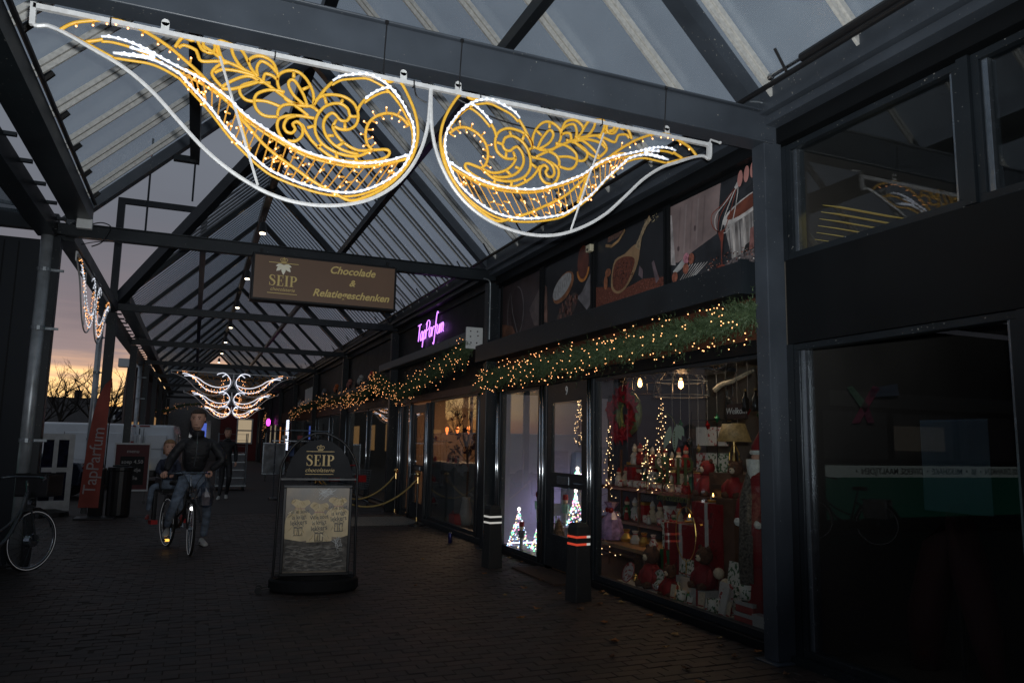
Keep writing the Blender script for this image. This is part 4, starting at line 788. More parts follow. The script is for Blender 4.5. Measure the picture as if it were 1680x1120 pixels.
for m_, n_, z_ in ((pm('crumb_light', (.26, .10, .07)), 60, .16), (pm('crumb_white', (.6, .58, .55)), 26, .14), (pm('crumb_dark', (.07, .022, .015)), 60, .18)):
    b = MB()
    for _ in range(n_):
        cx = qc.uniform(-.1, w); cz = .03 + qc.random() * z_ + cx * .06; r = qc.uniform(.004, .014); a = qc.uniform(0, 3); b.poly([(-.011, -(cx + r * math.cos(a + k * 1.57)), cz + r * .7 * math.sin(a + k * 1.57)) for k in range(4)], (-.0005, 0, 0))
    P('print_crumbs', b, m_, t, kind='stuff')
# poster 1: wooden spoon of cocoa
t, w, h = postr(1, 'poster of a wooden scoop filled with cocoa powder, second poster from the blue-grey post')
art(t, 'print', [(-w, 0), (w, 0), (w, h), (-w, h)], pm('near_black', (.012, .013, .015)), lay=1)
art(t, 'print_shape', [(-w, 0), (w, 0), (w, .18), (.3, .24), (-.05, .20), (-.35, .27), (-w, .34)], pm('cocoa_powder', (.15, .045, .028), .8, .5, 40), lay=2)
art(t, 'print_shape', [(q.x, q.y) for q in catmull([(-.36, .42, 0), (-.36, .25, 0), (-.22, .17, 0), (-.05, .20, 0), (.12, .33, 0), (.22, .47, 0), (.24, .62, 0), (.14, .66, 0), (-.08, .60, 0), (-.28, .58, 0)], 3, closed=True)], pm('spoon_wood', (.33, .20, .10), v=.3), lay=3)
art(t, 'print_shape', [(q.x, q.y) for q in catmull([(-.33, .42, 0), (-.32, .27, 0), (-.22, .20, 0), (-.06, .23, 0), (.08, .36, 0), (.14, .50, 0), (-.06, .57, 0), (-.26, .55, 0)], 3, closed=True)], pm('cocoa_powder', (.15, .045, .028), .8, .5, 40), lay=4)
stroke(t, 'print_stroke', [(.20, .60), (.27, .72), (.36, .82), (.46, .88)], [.12, .05, .06, .07], pm('spoon_handle', (.36, .26, .15), v=.5, s=30), lay=5)
stroke(t, 'print_stroke', [(-.5, .80), (-.36, .76), (-.2, .79), (-.06, .88)], .035, pm('bowl_edge', (.42, .24, .10)), lay=4); art(t, 'print_shape', [(-.46, .82), (-.2, .83), (-.1, h), (-.44, h)], pm('nibs', (.12, .06, .04), v=.8, s=50), lay=3)
art(t, 'print_shape', ell(-.44, .46, .065, .05), pm('almond', (.35, .12, .05)), lay=4); art(t, 'print_shape', ell(-.49, .35, .045, .085), pm('almond', (.35, .12, .05)), lay=5)
art(t, 'print_shape', [(.22, .30), (.30, .24), (.31, .34), (.24, .40)], pm('chip_grey', (.14, .10, .11)), lay=4); art(t, 'print_shape', [(.48, .38), (.52, .40), (.62, .18), (.56, .14)], pm('chip_grey', (.14, .10, .11)), lay=4)
def crumbs(t, n, x0, x1, z0, z1, m, seed, s0=.006, lay=6):
    q = random.Random(seed); b = MB()
    for _ in range(n):
        cx, cz, r = q.uniform(x0, x1), q.uniform(z0, z1), q.uniform(.4, 1.3) * s0; a = q.uniform(0, 3)
        b.poly([(-.0015 * lay, -(cx + r * math.cos(a + k * 1.57) * (1.6 if k % 2 else 1)), cz + r * math.sin(a + k * 1.57)) for k in range(4)], (-.0005, 0, 0))
    return P('print_crumbs', b, m, t, kind='stuff')
crumbs(t, 160, -w, w, .0, .22, pm('crumb_light', (.26, .10, .07)), 1); crumbs(t, 120, -.3, .12, .26, .5, pm('crumb_dark', (.07, .022, .015)), 2, .008); crumbs(t, 30, .35, .62, .82, .89, pm('crumb_straw', (.5, .4, .22)), 3)
# poster 2: cocoa beans and a cut pod
t, w, h = postr(2, 'poster of a white split cocoa pod above a scoop of dark beans')
art(t, 'print', [(-w, 0), (w, 0), (w, h), (-w, h)], pm('near_black', (.012, .013, .015)), lay=1)
art(t, 'print_shape', ell(-.10, .50, .32, .17, rot=.35), pm('pod_rind', (.30, .12, .05)), lay=2)
art(t, 'print_shape', ell(-.13, .52, .29, .13, rot=.35), pm('pod_white', (.42, .42, .42), v=.2, s=20), lay=3)
for k in range(9): stroke(t, 'print_stroke', [(-.38 + k * .065, .37 + k * .026), (-.36 + k * .065, .50 + k * .026)], .007, pm('pod_line', (.14, .11, .10)), lay=4)
art(t, 'print_shape', ell(.46, .72, .15, .22), pm('pod_brown', (.13, .035, .02), v=.4), lay=3); stroke(t, 'print_stroke', ell(.46, .66, .15, .17, n=12, a0=PI * 1.05, a1=PI * 1.95), .04, pm('orange_rim', (.55, .20, .04)), lay=4)
art(t, 'print_shape', ell(.02, .18, .34, .14, rot=.45), pm('dark_scoop', (.05, .035, .03)), lay=2)
rr = random.Random(5)
for k in range(46):
    a = rr.uniform(0, 6.28); r = math.sqrt(rr.random()); x = .02 + .32 * r * math.cos(a) * .92 - .13 * r * math.sin(a) * .4; z = .18 + .32 * r * math.cos(a) * .42 + .12 * r * math.sin(a)
    if z < .02: continue
    art(t, 'print_shape', ell(x, z, .020, .036, n=7, rot=rr.uniform(-.8, .8)), pm('bean_%d' % (k % 3), ((.14, .06, .045), (.09, .035, .03), (.19, .09, .07))[k % 3], v=.2), lay=4 + k % 3)
art(t, 'print_shape', [(-w + .02, .12), (-w + .13, .10), (-w + .10, .60), (-w + .04, .64)], pm('stick', (.22, .12, .09)), lay=3)
art(t, 'print_shape', [(.30, .30), (.42, .34), (w, .58), (w, .18), (.56, .10)], pm('grey_cloth', (.16, .15, .16), v=.5, s=6), lay=2)
# poster 3
t, w, h = postr(3, 'dim poster with a round bowl outline, poster farthest from the blue-grey post')
art(t, 'print', [(-w, 0), (w, 0), (w, h), (-w, h)], pm('dim_brown', (.05, .032, .032), v=.5, s=3), lay=1)
art(t, 'print_shape', ell(-.15, .42, .22, .38), pm('dim_bowl', (.03, .014, .012)), lay=2)
stroke(t, 'print_stroke', ell(-.15, .42, .26, .38, n=16, a0=-1.1, a1=1.5), .018, pm('dim_rim', (.20, .18, .18)), lay=3); stroke(t, 'print_stroke', [(-.38, .72), (-.30, .42), (-.05, -.0)], .02, pm('dim_rim', (.20, .18, .18)), lay=4); stroke(t, 'print_stroke', ell(-.30, .42, .2, .36, n=12, a0=2.0, a1=3.6), .014, pm('dim_rim', (.20, .18, .18)), lay=4)
art(t, 'print_shape', [(-w, 0), (-.1, 0), (-.3, .22), (-w, .30)], pm('dim_orange', (.16, .07, .04), v=.5), lay=3); art(t, 'print_shape', [(w, .10), (w, .66), (.32, .38), (.5, .12)], pm('dim_cloth', (.12, .09, .085)), lay=3)
# pale sensor above the posters
t = T('motion_sensor', 'small cream box above the divider of the poster band', 'sensor', (4.32, 7.92, 3.98)); P('sensor_body', MB().box(-.03, .03, -.06, .06, -.04, .05), mat('cream_plastic', (.62, .56, .40), .5, 0, .05), t, bevel=.012); P('sensor_lens', MB().sph((-.03, 0, -.015), .018, 8), blackm, t)
# glass decal: cocoa pods and the lettering, stuck on the inside of the pane
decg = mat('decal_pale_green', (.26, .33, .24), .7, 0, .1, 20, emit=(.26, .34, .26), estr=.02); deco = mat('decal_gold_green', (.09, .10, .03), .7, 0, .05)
dk = link('window_decal', None, shop, (4.366 - FX, 6.28 - 8.0, 0)); 
def leafp(c, l, w2, a): return [(c[0] + math.cos(a) * l * s_ - math.sin(a) * w2 * math.sin(PI * s_) * sg, c[1] + math.sin(a) * l * s_ + math.cos(a) * w2 * math.sin(PI * s_) * sg) for sg, rng_ in ((1, range(9)), (-1, range(8, 0, -1))) for s_ in [k / 8 for k in rng_]]
for c, l, w2, a, z in (((-.03, 1.80), .20, .045, -1.9, 0), ((.04, 1.80), .26, .05, -1.62, 2), ((.06, 1.82), .18, .045, -1.1, 0), ((-.05, 1.80), .26, .04, -2.0, 1), ((.10, 1.81), .14, .04, -.9, 1)):
    b = MB(); b.poly([(.001 * z, -u, v) for u, v in leafp(c, l, w2, a)], (.0005, 0, 0)); P('pod_shape', b, decg, dk)
b = MB()
for k in range(7): b.poly([(-.002, -(.028 + .0 * k + q[0]), 1.74 - k * .026 + q[1]) for q in ell(0, 0, .012, .010, 6)], (.0005, 0, 0))
for q in ribbon([(-.10, 1.93), (.0, 1.88), (.05, 1.80)], .012): b.poly([(-.002, -u, v) for u, v in q], (.0005, 0, 0))
P('pod_bead', b, deco, dk)
logo_serif('logo_lettering', deco, dk, frame_mtx((0, 0, 1.365), (0, -1, 0), (0, 0, 1)), .26)
text('logo_small_lettering', 'chocolaterie', .11, deco, dk, frame_mtx((0, .02, 1.10), (0, -1, 0), (0, 0, 1)), shear=.35)

# ---------------- light inside the shop
bulbm = mat('filament_bulb', (1, .6, .3), .3, 0, 0, emit=(1, .50, .16), estr=22)
cagem = mat('black_wire', (.015, .012, .010), .5)
def pendant(x, y, z, r, lab):
    t = T('cage_pendant', lab, 'pendant lamp', (x, y, z), 0, 'wire cage pendants in the shop window')
    b = MB(); hgt = r * 1.05
    for k in range(10):
        a = 2 * PI * k / 10; b.tube([(r * math.cos(a), r * math.sin(a), 0), (r * .93 * math.cos(a), r * .93 * math.sin(a), hgt * .5), (r * .55 * math.cos(a), r * .55 * math.sin(a), hgt * .92), (.02 * math.cos(a), .02 * math.sin(a), hgt)], .0085, 4)
    for rr_, zz in ((r, 0), (r * .93, hgt * .5)): b.tube([(rr_ * math.cos(2 * PI * k / 18), rr_ * math.sin(2 * PI * k / 18), zz) for k in range(18)], .009, 4, closed=True)
    P('wire_cage', b, cagem, t); P('cord', MB().cyl((0, 0, hgt), (0, 0, 2.9 - z), .006, n=6), cagem, t); P('socket', MB().cyl((0, 0, hgt * .62), (0, 0, hgt), .022, n=10), brass, t)
    P('bulb', MB().lathe([(.008, .03), (.024, .045), (.030, .07), (.026, .10), (.014, .15)], (0, 0, hgt * .62 - .15), 12), bulbm, t, smooth=True)
    l = lamp('pendant_glow', 'POINT', (x, y, z + hgt * .3), 9, (1, .55, .25), size=.05); l.parent = t; l.location = (0, 0, hgt * .3)
pendant(5.8, 9.13, 2.35, .30, 'lit black wire cage pendant, the left of the two behind the shop glass'); pendant(5.4, 7.59, 2.20, .33, 'lit black wire cage pendant, the right of the two behind the shop glass')
lamp('display_light', 'AREA', (5.15, 10.50, .62), 1.5, (.66, .56, 1.0), size=.30, aim=(5.15, 11.5, .5)).parent = None
stripm = mat('cold_strip_light', (.9, .85, 1), .4, 0, 0, emit=(.80, .72, 1.0), estr=5)
ball_ = [mat('ornament_red', (.30, .012, .012), .15, .5, 0), mat('ornament_gold', (.55, .35, .10), .2, .8, 0), mat('ornament_silver', (.5, .5, .52), .15, .9, 0), mat('ornament_green', (.02, .14, .06), .2, .5, 0)]
lamp('display_light', 'AREA', (5.75, 10.45, .80), .9, (.70, .60, 1.0), size=.25, aim=(5.75, 11.5, .75))
lamp('window_fill', 'AREA', (4.72, 6.3, 2.34), 2.6, (1, .80, .58), size=.5, aim=(4.80, 6.2, 0))  # added fill over the window goods, no lamp known there
t = T('strip_light', 'cold white strip light on the floor of the light-tree display', 'strip light', (4.55, 10.78, .10)); P('tube', MB().cyl((0, 0, .0), (1.3, 0, .0), .012, n=6), stripm, t); P('tube_clip', MB().box(-.02, 1.32, -.015, .03, -.02, -.012), white, t)
lamp('shelf_fill', 'AREA', (5.6, 7.6, 2.75), 10, (1, .72, .45), size=1.0, aim=(5.0, 7.2, 0))  # ceiling fill added to brighten the goods beyond the pendants' own light

# ---------------- display goods
red = mat('red_cloth', (.22, .010, .009), .7, 0, .25, 20); redg = mat('red_gloss_paper', (.30, .012, .014), .35, 0, .1); wht = mat('white_ceramic', (.45, .43, .40), .3, 0, .05)
furb = mat('brown_fur', (.09, .038, .02), .95, 0, .4, 60, bump=.8); cream = mat('cream_fur', (.52, .42, .30), .95, 0, .2, 60)
greenp = mat('green_paper', (.02, .12, .05), .5); gold = mat('gold_foil', (.7, .45, .12), .3, .9, .1); woodm = mat('dark_shelf_wood', (.10, .05, .03), .6, 0, .3, 6)
patt = mat('patterned_ceramic', (.55, .50, .46), .35, 0, .1)
def speckle(m, c2, scale=26, thr=.56):
    t = m.node_tree; bs = t.nodes['Principled BSDF']; tcn = t.nodes.new('ShaderNodeTexCoord'); v = t.nodes.new('ShaderNodeTexNoise'); v.inputs['Scale'].default_value = scale; v.inputs['Detail'].default_value = 2
    t.links.new(tcn.outputs['Object'], v.inputs['Vector']); r = t.nodes.new('ShaderNodeValToRGB'); r.color_ramp.interpolation = 'CONSTANT'; old = bs.inputs['Base Color'].default_value
    e = r.color_ramp.elements; e[0].color = (*old[:3], 1); e[0].position = 0; e[1].position = thr; e[1].color = (*c2, 1); t.links.new(v.outputs['Fac'], r.inputs[0]); t.links.new(r.outputs[0], bs.inputs['Base Color'])
speckle(patt, (.35, .03, .03)); pat2 = mat('holly_print', (.60, .57, .50), .5, 0, .0); speckle(pat2, (.05, .12, .05), 30, .55); starp = mat('red_star_paper', (.20, .008, .010), .4, 0, 0); speckle(starp, (.09, .01, .01), 16, .62)
plinthm = mat('display_white_cloth', (.40, .38, .36), .9, 0, .1)
# low plinth in the big window, tables and shelves
t = T('display_plinth', 'low pale display step running behind the shop window', 'plinth', (4.75, 6.4, .035)); P('plinth_body', MB().box(-.33, .34, -1.45, 1.2, .001, .06), plinthm, t); P('plinth_edge', MB().box(-.345, -.331, -1.45, 1.2, .001, .066), woodm, t)
def shelfunit():
    t = T('shelf_rack', 'dark open shelf rack loaded with mugs and small christmas figures', 'shelf', (5.75, 8.75, .036))
    for z in (.5, .95): P('shelf_board', MB().box(-.22, .22, -1.1, 1.15, z, z + .04), mat('reddish_shelf', (.16, .05, .035), .5), t)
    P('shelf_board', MB().box(-.14, .14, -.9, .5, 1.27, 1.30), woodm, t); P('shelf_board', MB().box(-.22, .22, -1.1, 1.15, .06, .09), woodm, t)
    for y in (-1.1, 0, 1.12): P('upright', MB().box(-.22, -.19, y, y + .03, .0, .949).box(.18, .21, y, y + .03, .0, 1.5), woodm, t)
    return t
shelfunit()
rs = random.Random(12)
def mug(x, y, z, r, h, m, lab, par_group='patterned mugs in the chocolate shop'):
    t = T('mug', lab, 'mug', (x, y, z), rs.uniform(0, 6), par_group)
    P('cup_body', MB().lathe([(r * .8, 0), (r, h * .15), (r * 1.02, h), (r * .9, h), (r * .85, h * .2), (.001, h * .15)], (0, 0, 0), 12), m, t, smooth=True)
    P('handle', MB().tube(catmull([(r, 0, h * .8), (r * 1.6, 0, h * .75), (r * 1.6, 0, h * .35), (r, 0, h * .2)], 3), .006, 5), m, t); return t
def figure(x, y, z, h, body, hat, lab, skin=cream):
    t = T('figurine', lab, 'figurine', (x, y, z), 0, 'small christmas figurines on the shelf rack')
    P('body', MB().lathe([(h * .20, 0), (h * .22, h * .12), (h * .17, h * .4), (h * .10, h * .6)], (0, 0, 0), 10), body, t, smooth=True)
    P('head', MB().sph((0, 0, h * .70), h * .13, 10), skin, t, smooth=True); P('hat', MB().lathe([(h * .14, h * .76), (h * .12, h * .82), (h * .03, h * 1.0)], (0, 0, 0), 9), hat, t)
    P('arm', MB().tube([(0, -h * .16, h * .52), (-h * .1, -h * .22, h * .35)], h * .045, 5), body, t); P('arm', MB().tube([(0, h * .16, h * .52), (-h * .1, h * .2, h * .35)], h * .045, 5), body, t); return t
NTH = ('first', 'second', 'third', 'fourth', 'fifth', 'sixth', 'seventh', 'eighth', 'ninth', 'tenth', 'eleventh', 'twelfth', 'thirteenth', 'fourteenth', 'fifteenth')
for z, rng in ((.536 + .04, range(11)), (1.026, range(15))):
    for k in rng:
        y = 7.78 + k * (2.0 / len(rng)) + rs.uniform(-.02, .02); xx = 5.62 + rs.uniform(-.03, .1); c = rs.random()
        side_ = 'lower' if z < .8 else 'upper'; nth = NTH[len(rng) - 1 - k]
        if c < .55: mug(xx, y, z, .045, .095, patt, 'red and white patterned mug, %s item from the left on the %s rack board' % (nth, side_), 'mugs on the shelf rack')
        else:
            kk = k % 4; b_ = (red, wht, greenp, cream)[kk]; figure(xx, y, z, rs.uniform(.16, .26), b_, red if k % 3 else wht, '%s figurine, %s item from the left on the %s rack board' % (('red', 'white', 'green', 'cream')[kk], nth, side_))
for k in range(9):
    o = figure(5.72, 7.95 + k * .15, 1.342, rs.uniform(.16, .30), (red, wht, red, greenp, wht, red, cream, red, wht)[k], (red, red, wht)[k % 3], '%s christmas figurine from the left on the short top board of the rack' % NTH[8 - k])
for z, cnt2, nm in ((1.026, 11, 'upper'), (.576, 9, 'lower')):
    for k in range(cnt2):
        y = 7.85 + k * (1.9 / cnt2) + rs.uniform(-.02, .02); kk = rs.randrange(4); hh = rs.uniform(.20, .34); nth = NTH[cnt2 - 1 - k]
        if k % 3 == 0:
            t = T('gift_tin', '%s tin in the rear rank from the left on the %s rack board' % (nth, nm), 'tin', (5.86, y, z), 0, 'tins in the rear rank of the rack'); P('tin_body', MB().box(-.06, .06, -.07, .07, 0, hh), (pat2, patt, redg, wht)[kk], t); P('tin_lid', MB().box(-.064, .064, -.074, .074, hh * .86, hh + .004), (redg, wht, gold, redg)[kk], t)
        else: figure(5.84, y, z, hh, (red, wht, greenp, cream)[kk], (red, wht)[k % 2], '%s figurine, rear rank, %s from the left on the %s rack board' % (('red', 'white', 'green', 'cream')[kk], nth, nm))
# fairy-light twig trees
twl = mat('warm_fairy_small', (1, .8, .5), .4, 0, 0, emit=(1.0, .62, .30), estr=6, sample='NONE')
def twigtree(x, y, z, h, r, n, lab, seed=0, m=None, cone=True):
    q = random.Random(seed); t = T('fairy_light_tree', lab, 'light tree', (x, y, z), 0, 'fairy light trees in the shop'); b = MB(); b.cyl((0, 0, 0), (0, 0, h), .008, .003, 5)
    bl = MB()
    for k in range(n):
        s = k / n; a = k * 2.4; rad = (r * (1 - s) ** .8 + .01) * q.uniform(.35, 1.15); zz = h * (.05 + .92 * s) + q.gauss(0, .03)
        b.tube([(0, 0, zz + rad * .4), (rad * math.cos(a), rad * math.sin(a), zz)], .0025, 3); bl.sph((rad * math.cos(a), rad * math.sin(a), zz), q.choice((.004, .005, .0065)), 5)
    P('twigs', b, woodm, t); o = P('fairy_bulb', bl, m or twl, t); o['kind'] = 'stuff'; return t
twigtree(5.4, 8.0, 1.03, 1.15, .16, 70, 'tall slim tree of warm fairy lights behind the cocoa pod decal', 1); twigtree(5.05, 8.7, .09, 1.85, .14, 80, 'slim tree of warm fairy lights beside the left window jamb', 2); twigtree(5.4, 8.35, 1.0, .72, .14, 40, 'short tree of warm fairy lights among the figurines', 3); twigtree(5.29, 10.0, 1.56, .78, .10, 60, 'dark slim tree with warm lights seen through the door glass', 4)
# wreath of red poinsettias
t = T('poinsettia_wreath', 'round fir wreath with red poinsettia flowers inside the window', 'wreath', (5.6, 9.13, 2.05)); b = MB(); q = random.Random(2)
b.tube([(0, .26 * math.cos(k * PI / 10), .26 * math.sin(k * PI / 10)) for k in range(20)], .06, 6, closed=True); P('ring', b, needle, t); 
for k in range(17):
    a = k * 2 * PI / 17 + q.uniform(-.2, .2); rr3 = q.uniform(.19, .34); c = Vector((-.07 - q.random() * .05, rr3 * math.cos(a), rr3 * math.sin(a))); f = MB()
    for j in range(6):
        an = j * PI / 3 + k; d_ = Vector((0, math.cos(an), math.sin(an))); e_ = Vector((0, -math.sin(an), math.cos(an)))
        f.add([c, c + d_ * .06 + e_ * .04 - Vector((.02, 0, 0)), c + d_ * .15, c + d_ * .06 - e_ * .04 - Vector((.02, 0, 0))], [(0, 1, 2), (0, 2, 3)])
    P('flower', f, mat('poinsettia_red', (.30, .010, .02), .6, 0, .6, 14), t)
# wire rack of gift cards / tins
t = T('wire_rack', 'black wire rack holding patterned tea towels and tins', 'rack', (5.2, 6.75, .036)); b = MB()
for y in (-.22, .22):
    for x in (-.1, .1): b.cyl((x, y, 0), (x, y, 1.95), .006, n=5)
for k in range(6):
    z = .45 + k * .28
    b.box(-.11, .11, -.23, .23, z, z + .008)
P('wire_frame', b, cagem, t)
for k in range(5):
    z = .46 + k * .28; P('towel', MB().box(-.06, .06, -.2, -.01, z, z + .2), pat2 if k % 2 else patt, t); P('towel', MB().box(-.06, .06, .02, .2, z, z + .2), patt if k % 2 else wht, t)
# table lamp
t = T('table_lamp', 'table lamp with speckled gold shade beside the blue-grey post', 'lamp', (5.0, 6.14, 1.35)); P('lamp_shade', MB().lathe([(.17, .31), (.11, .49), (.105, .49), (.165, .31)], (0, 0, 0), 20), mat('gold_shade', (.15, .11, .055), .6, 0, .6, 22, emit=(1, .6, .2), estr=.035), t, smooth=True)
P('lamp_stem', MB().lathe([(.07, 0), (.07, .02), (.015, .05), (.03, .12), (.012, .2), (.012, .32)], (0, 0, 0), 12), brass, t); P('lamp_arm', MB().tube([(0, -.09, .02), (0, -.07, .2), (0, 0, .3), (0, .07, .2), (0, .09, .02)], .006, 5), gold, t)
t = T('lamp_cabinet', 'narrow dark cabinet carrying the table lamp', 'cabinet', (5.05, 6.1, .036)); P('cabinet_body', MB().box(-.2, .25, -.25, .25, .0, 1.31), woodm, t); P('cabinet_door', MB().box(-.215, -.201, -.2, .2, .1, 1.2), mat('cab_door', (.05, .03, .02), .5), t)
# welcome sign
t = T('welcome_sign', 'small dark slate sign reading Welkom hanging in the window', 'sign', (4.7, 5.72, 1.94)); P('slate', MB().box(-.008, .008, -.14, .14, -.07, .07), mat('slate', (.03, .012, .010), .7), t); text('lettering', 'Welkom', .085, mat('chalk', (.5, .48, .46), .8), t, frame_mtx((-.0095, 0, 0), (0, -1, 0), (0, 0, 1)), shear=.15); P('sign_chain', MB().tube([(0, -.12, .07), (0, 0, .3), (0, .12, .07)], .003, 4), cagem, t)
t = T('iron_bracket', 'curled wrought iron bracket beside the small welcome sign', 'bracket', (4.8, 6.0, 1.85)); b = MB(); b.cyl((0, 0, 0), (0, 0, .55), .008, n=5); b.tube(catmull([(0, 0, .4), (0, -.09, .36), (0, -.1, .24), (0, -.03, .22), (0, -.02, .3)], 4), .006, 4); b.tube(catmull([(0, 0, .25), (0, -.08, .2), (0, -.07, .1), (0, -.02, .1)], 4), .006, 4); P('scroll', b, cagem, t); P('foot_plate', MB().box(-.03, .03, -.03, .03, -.02, 0), cagem, t)
for k, (y, lb) in enumerate(((5.60, 'dark glass bottle with bright highlight hanging left of its pair'), (5.46, 'dark glass bottle with bright highlight nearest the post'))):
    t = T('glass_bottle', lb, 'bottle', (4.7, y, 1.93), 0, 'hanging dark bottles'); P('bottle_body', MB().lathe([(.03, 0), (.036, .02), (.036, .11), (.014, .15), (.012, .19)], (0, 0, 0), 12), mat('dark_glass', (.01, .008, .006), .05, 0, 0, spec=1), t, smooth=True); P('bottle_cap', MB().cyl((0, 0, .19), (0, 0, .21), .014, n=8), brass, t)
t = T('birch_branch', 'pale birch branch hanging across the top corner of the window', 'branch', (4.8, 5.9, 2.22)); P('log', MB().tube(catmull([(0, .27, -.05), (0, .15, .0), (0, 0, .02), (.02, -.18, .08), (0, -.3, .10)], 4), [.028, .027, .026, .026, .026, .025, .024, .024, .022, .022, .020, .02, .018, .017, .016, .014, .012][:17], 8), mat('birch_bark', (.36, .29, .20), .8, 0, .5, 18), t); P('twig', MB().cyl((0, 0, .02), (0, -.08, .12), .008, .004, 5), woodm, t)
# santa figure
robe = mat('santa_velvet', (.17, .007, .009), .75, 0, .25, 10); beardm = mat('white_beard', (.60, .60, .56), .9, 0, .2, 40, bump=.6)
t = T('santa_figure', 'tall santa figure in a red robe with white beard beside the post', 'santa figure', (4.68, 5.36, .10))
P('robe', MB().lathe([(.20, 0), (.21, .08), (.17, .6), (.15, .95), (.12, 1.25), (.06, 1.33)], (0, 0, 0), 16), robe, t, smooth=True)
P('head', MB().sph((-.02, 0, 1.42), .085, 12), mat('doll_skin', (.45, .25, .18), .6), t, smooth=True); P('hat', MB().lathe([(.095, 1.45), (.09, 1.52), (.05, 1.60), (.015, 1.66)], (0, .01, 0), 12), robe, t, smooth=True); P('hat_trim', MB().tube([(.095 * math.cos(k * PI / 8), .095 * math.sin(k * PI / 8), 1.46) for k in range(16)], .022, 6, closed=True), beardm, t)
P('beard', MB().lathe([(.085, 1.40), (.08, 1.32), (.05, 1.18), (.012, 1.06)], (-.055, .03, 0), 10), beardm, t, smooth=True); P('fur_trim', MB().tube([(-.15, .04, .05), (-.16, .05, .5), (-.13, .06, 1.05), (-.05, .08, 1.30)], [.06, .075, .07, .05], 9), mat('grey_fur', (.10, .085, .07), .95, 0, .8, 50, bump=1.0), t)
for s in (-1, 1): P('sleeve', MB().tube([(-.02, .13 * s, 1.22), (-.08, .19 * s, 1.0), (-.16, .14 * s, .86)], [.06, .055, .045], 8), robe, t, smooth=True); P('mitten', MB().sph((-.18, .13 * s, .85), .04, 8), beardm, t)
P('scarf_strip', MB().box(-.20, -.185, -.06, .0, .35, .75), mat('grey_fur', (.14, .12, .10), .95), t)
# bears
def bear(x, y, z, h, lab, sweater=red, rz=0, hood=False):
    t = T('teddy_bear', lab, 'teddy bear', (x, y, z), rz, 'teddy bears in red jumpers in the window')
    P('jumper', MB().lathe([(h * .22, 0), (h * .27, h * .12), (h * .25, h * .32), (h * .13, h * .52)], (0, 0, 0), 12), sweater, t, smooth=True)
    P('head', MB().sph((0, 0, h * .72), h * .20, 12), furb if not hood else sweater, t, smooth=True); P('muzzle', MB().sph((-h * .17, 0, h * .68), h * .08, 8), cream, t, smooth=True); P('nose', MB().sph((-h * .25, 0, h * .70), h * .025, 6), blackm, t)
    for s in (-1, 1):
        P('ear', MB().sph((0, s * h * .15, h * .89), h * .07, 8, (.6, 1, 1)), furb, t, smooth=True); P('eye', MB().sph((-h * .17, s * h * .07, h * .77), h * .022, 6), blackm, t)
        P('arm', MB().tube([(0, s * h * .18, h * .42), (-h * .08, s * h * .3, h * .25), (-h * .15, s * h * .28, h * .12)], [h * .08, h * .08, h * .06], 8), sweater, t, smooth=True); P('leg', MB().tube([(-h * .05, s * h * .12, h * .08), (-h * .32, s * h * .18, h * .07)], [h * .09, h * .075], 8), furb, t, smooth=True)
    return t
bear(4.66, 7.12, .10, .46, 'brown teddy in a red jumper, leftmost of the window bears'); bear(4.54, 6.60, .10, .34, 'small teddy in a red jumper seated behind the striped plate', rz=.2); bear(4.62, 6.14, .26, .42, 'teddy in a dark red jumper seated on a stack in the window', sweater=robe)
t = T('bear_stand', 'small wrapped box carrying a seated teddy', 'box', (4.64, 6.16, .097)); P('box_body', MB().box(-.1, .1, -.12, .12, .001, .155), wht, t); P('ribbon', MB().box(-.101, .101, -.015, .015, .001, .158), redg, t)
bear(4.86, 5.95, 1.12, .38, 'teddy in a red coat on a high stand near the post', rz=.3); 
t = T('bear_pedestal', 'tall dark pedestal under the teddy near the post', 'pedestal', (4.86, 5.95, .036)); P('pedestal_body', MB().box(-.14, .14, -.13, .13, 0, 1.06), woodm, t); P('pedestal_top', MB().box(-.17, .17, -.16, .16, 1.061, 1.083), woodm, t)
bear(4.92, 6.47, 1.10, .40, 'red hooded plush figure on a stand, left of the teddy by the post', hood=True)
t = T('plush_pedestal', 'dark pedestal under the red hooded plush figure', 'pedestal', (4.92, 6.47, .036)); P('pedestal_body', MB().box(-.10, .14, -.12, .12, 0, 1.04), woodm, t); P('pedestal_top', MB().box(-.12, .16, -.14, .14, 1.041, 1.063), woodm, t)
# presents
def present(x, y, z, w, d_, h, m, rib, lab, bow=False):
    t = T('present_box', lab, 'gift box', (x, y, z), 0, 'wrapped presents in the chocolate shop window'); P('box_body', MB().box(-d_ / 2, d_ / 2, -w / 2, w / 2, .001, h), m, t); P('lid', MB().box(-d_ / 2 - .008, d_ / 2 + .008, -w / 2 - .008, w / 2 + .008, h * .84, h + .004), m, t)
    P('ribbon', MB().box(-d_ / 2 - .012, d_ / 2 + .012, -.022, .022, 0.001, h + .008), rib, t)
    if bow: P('bow', MB().sph((0, -.04, h + .02), .035, 8, (.6, 1, .5)).sph((0, .04, h + .02), .035, 8, (.6, 1, .5)), rib, t)
    return t
present(4.86, 6.66, .10, .42, .28, .70, starp, wht, 'red starred present with a white ribbon, the left of the two big ones'); present(4.80, 6.20, .10, .44, .2, .95, starp, wht, 'tallest red present with a vertical white ribbon'); present(4.84, 6.97, .10, .18, .2, .40, greenp, redg, 'small green present with a red ribbon under the patterned one'); present(4.84, 6.97, .512, .16, .17, .27, pat2, redg, 'small holly patterned present with a red ribbon and bow', True)
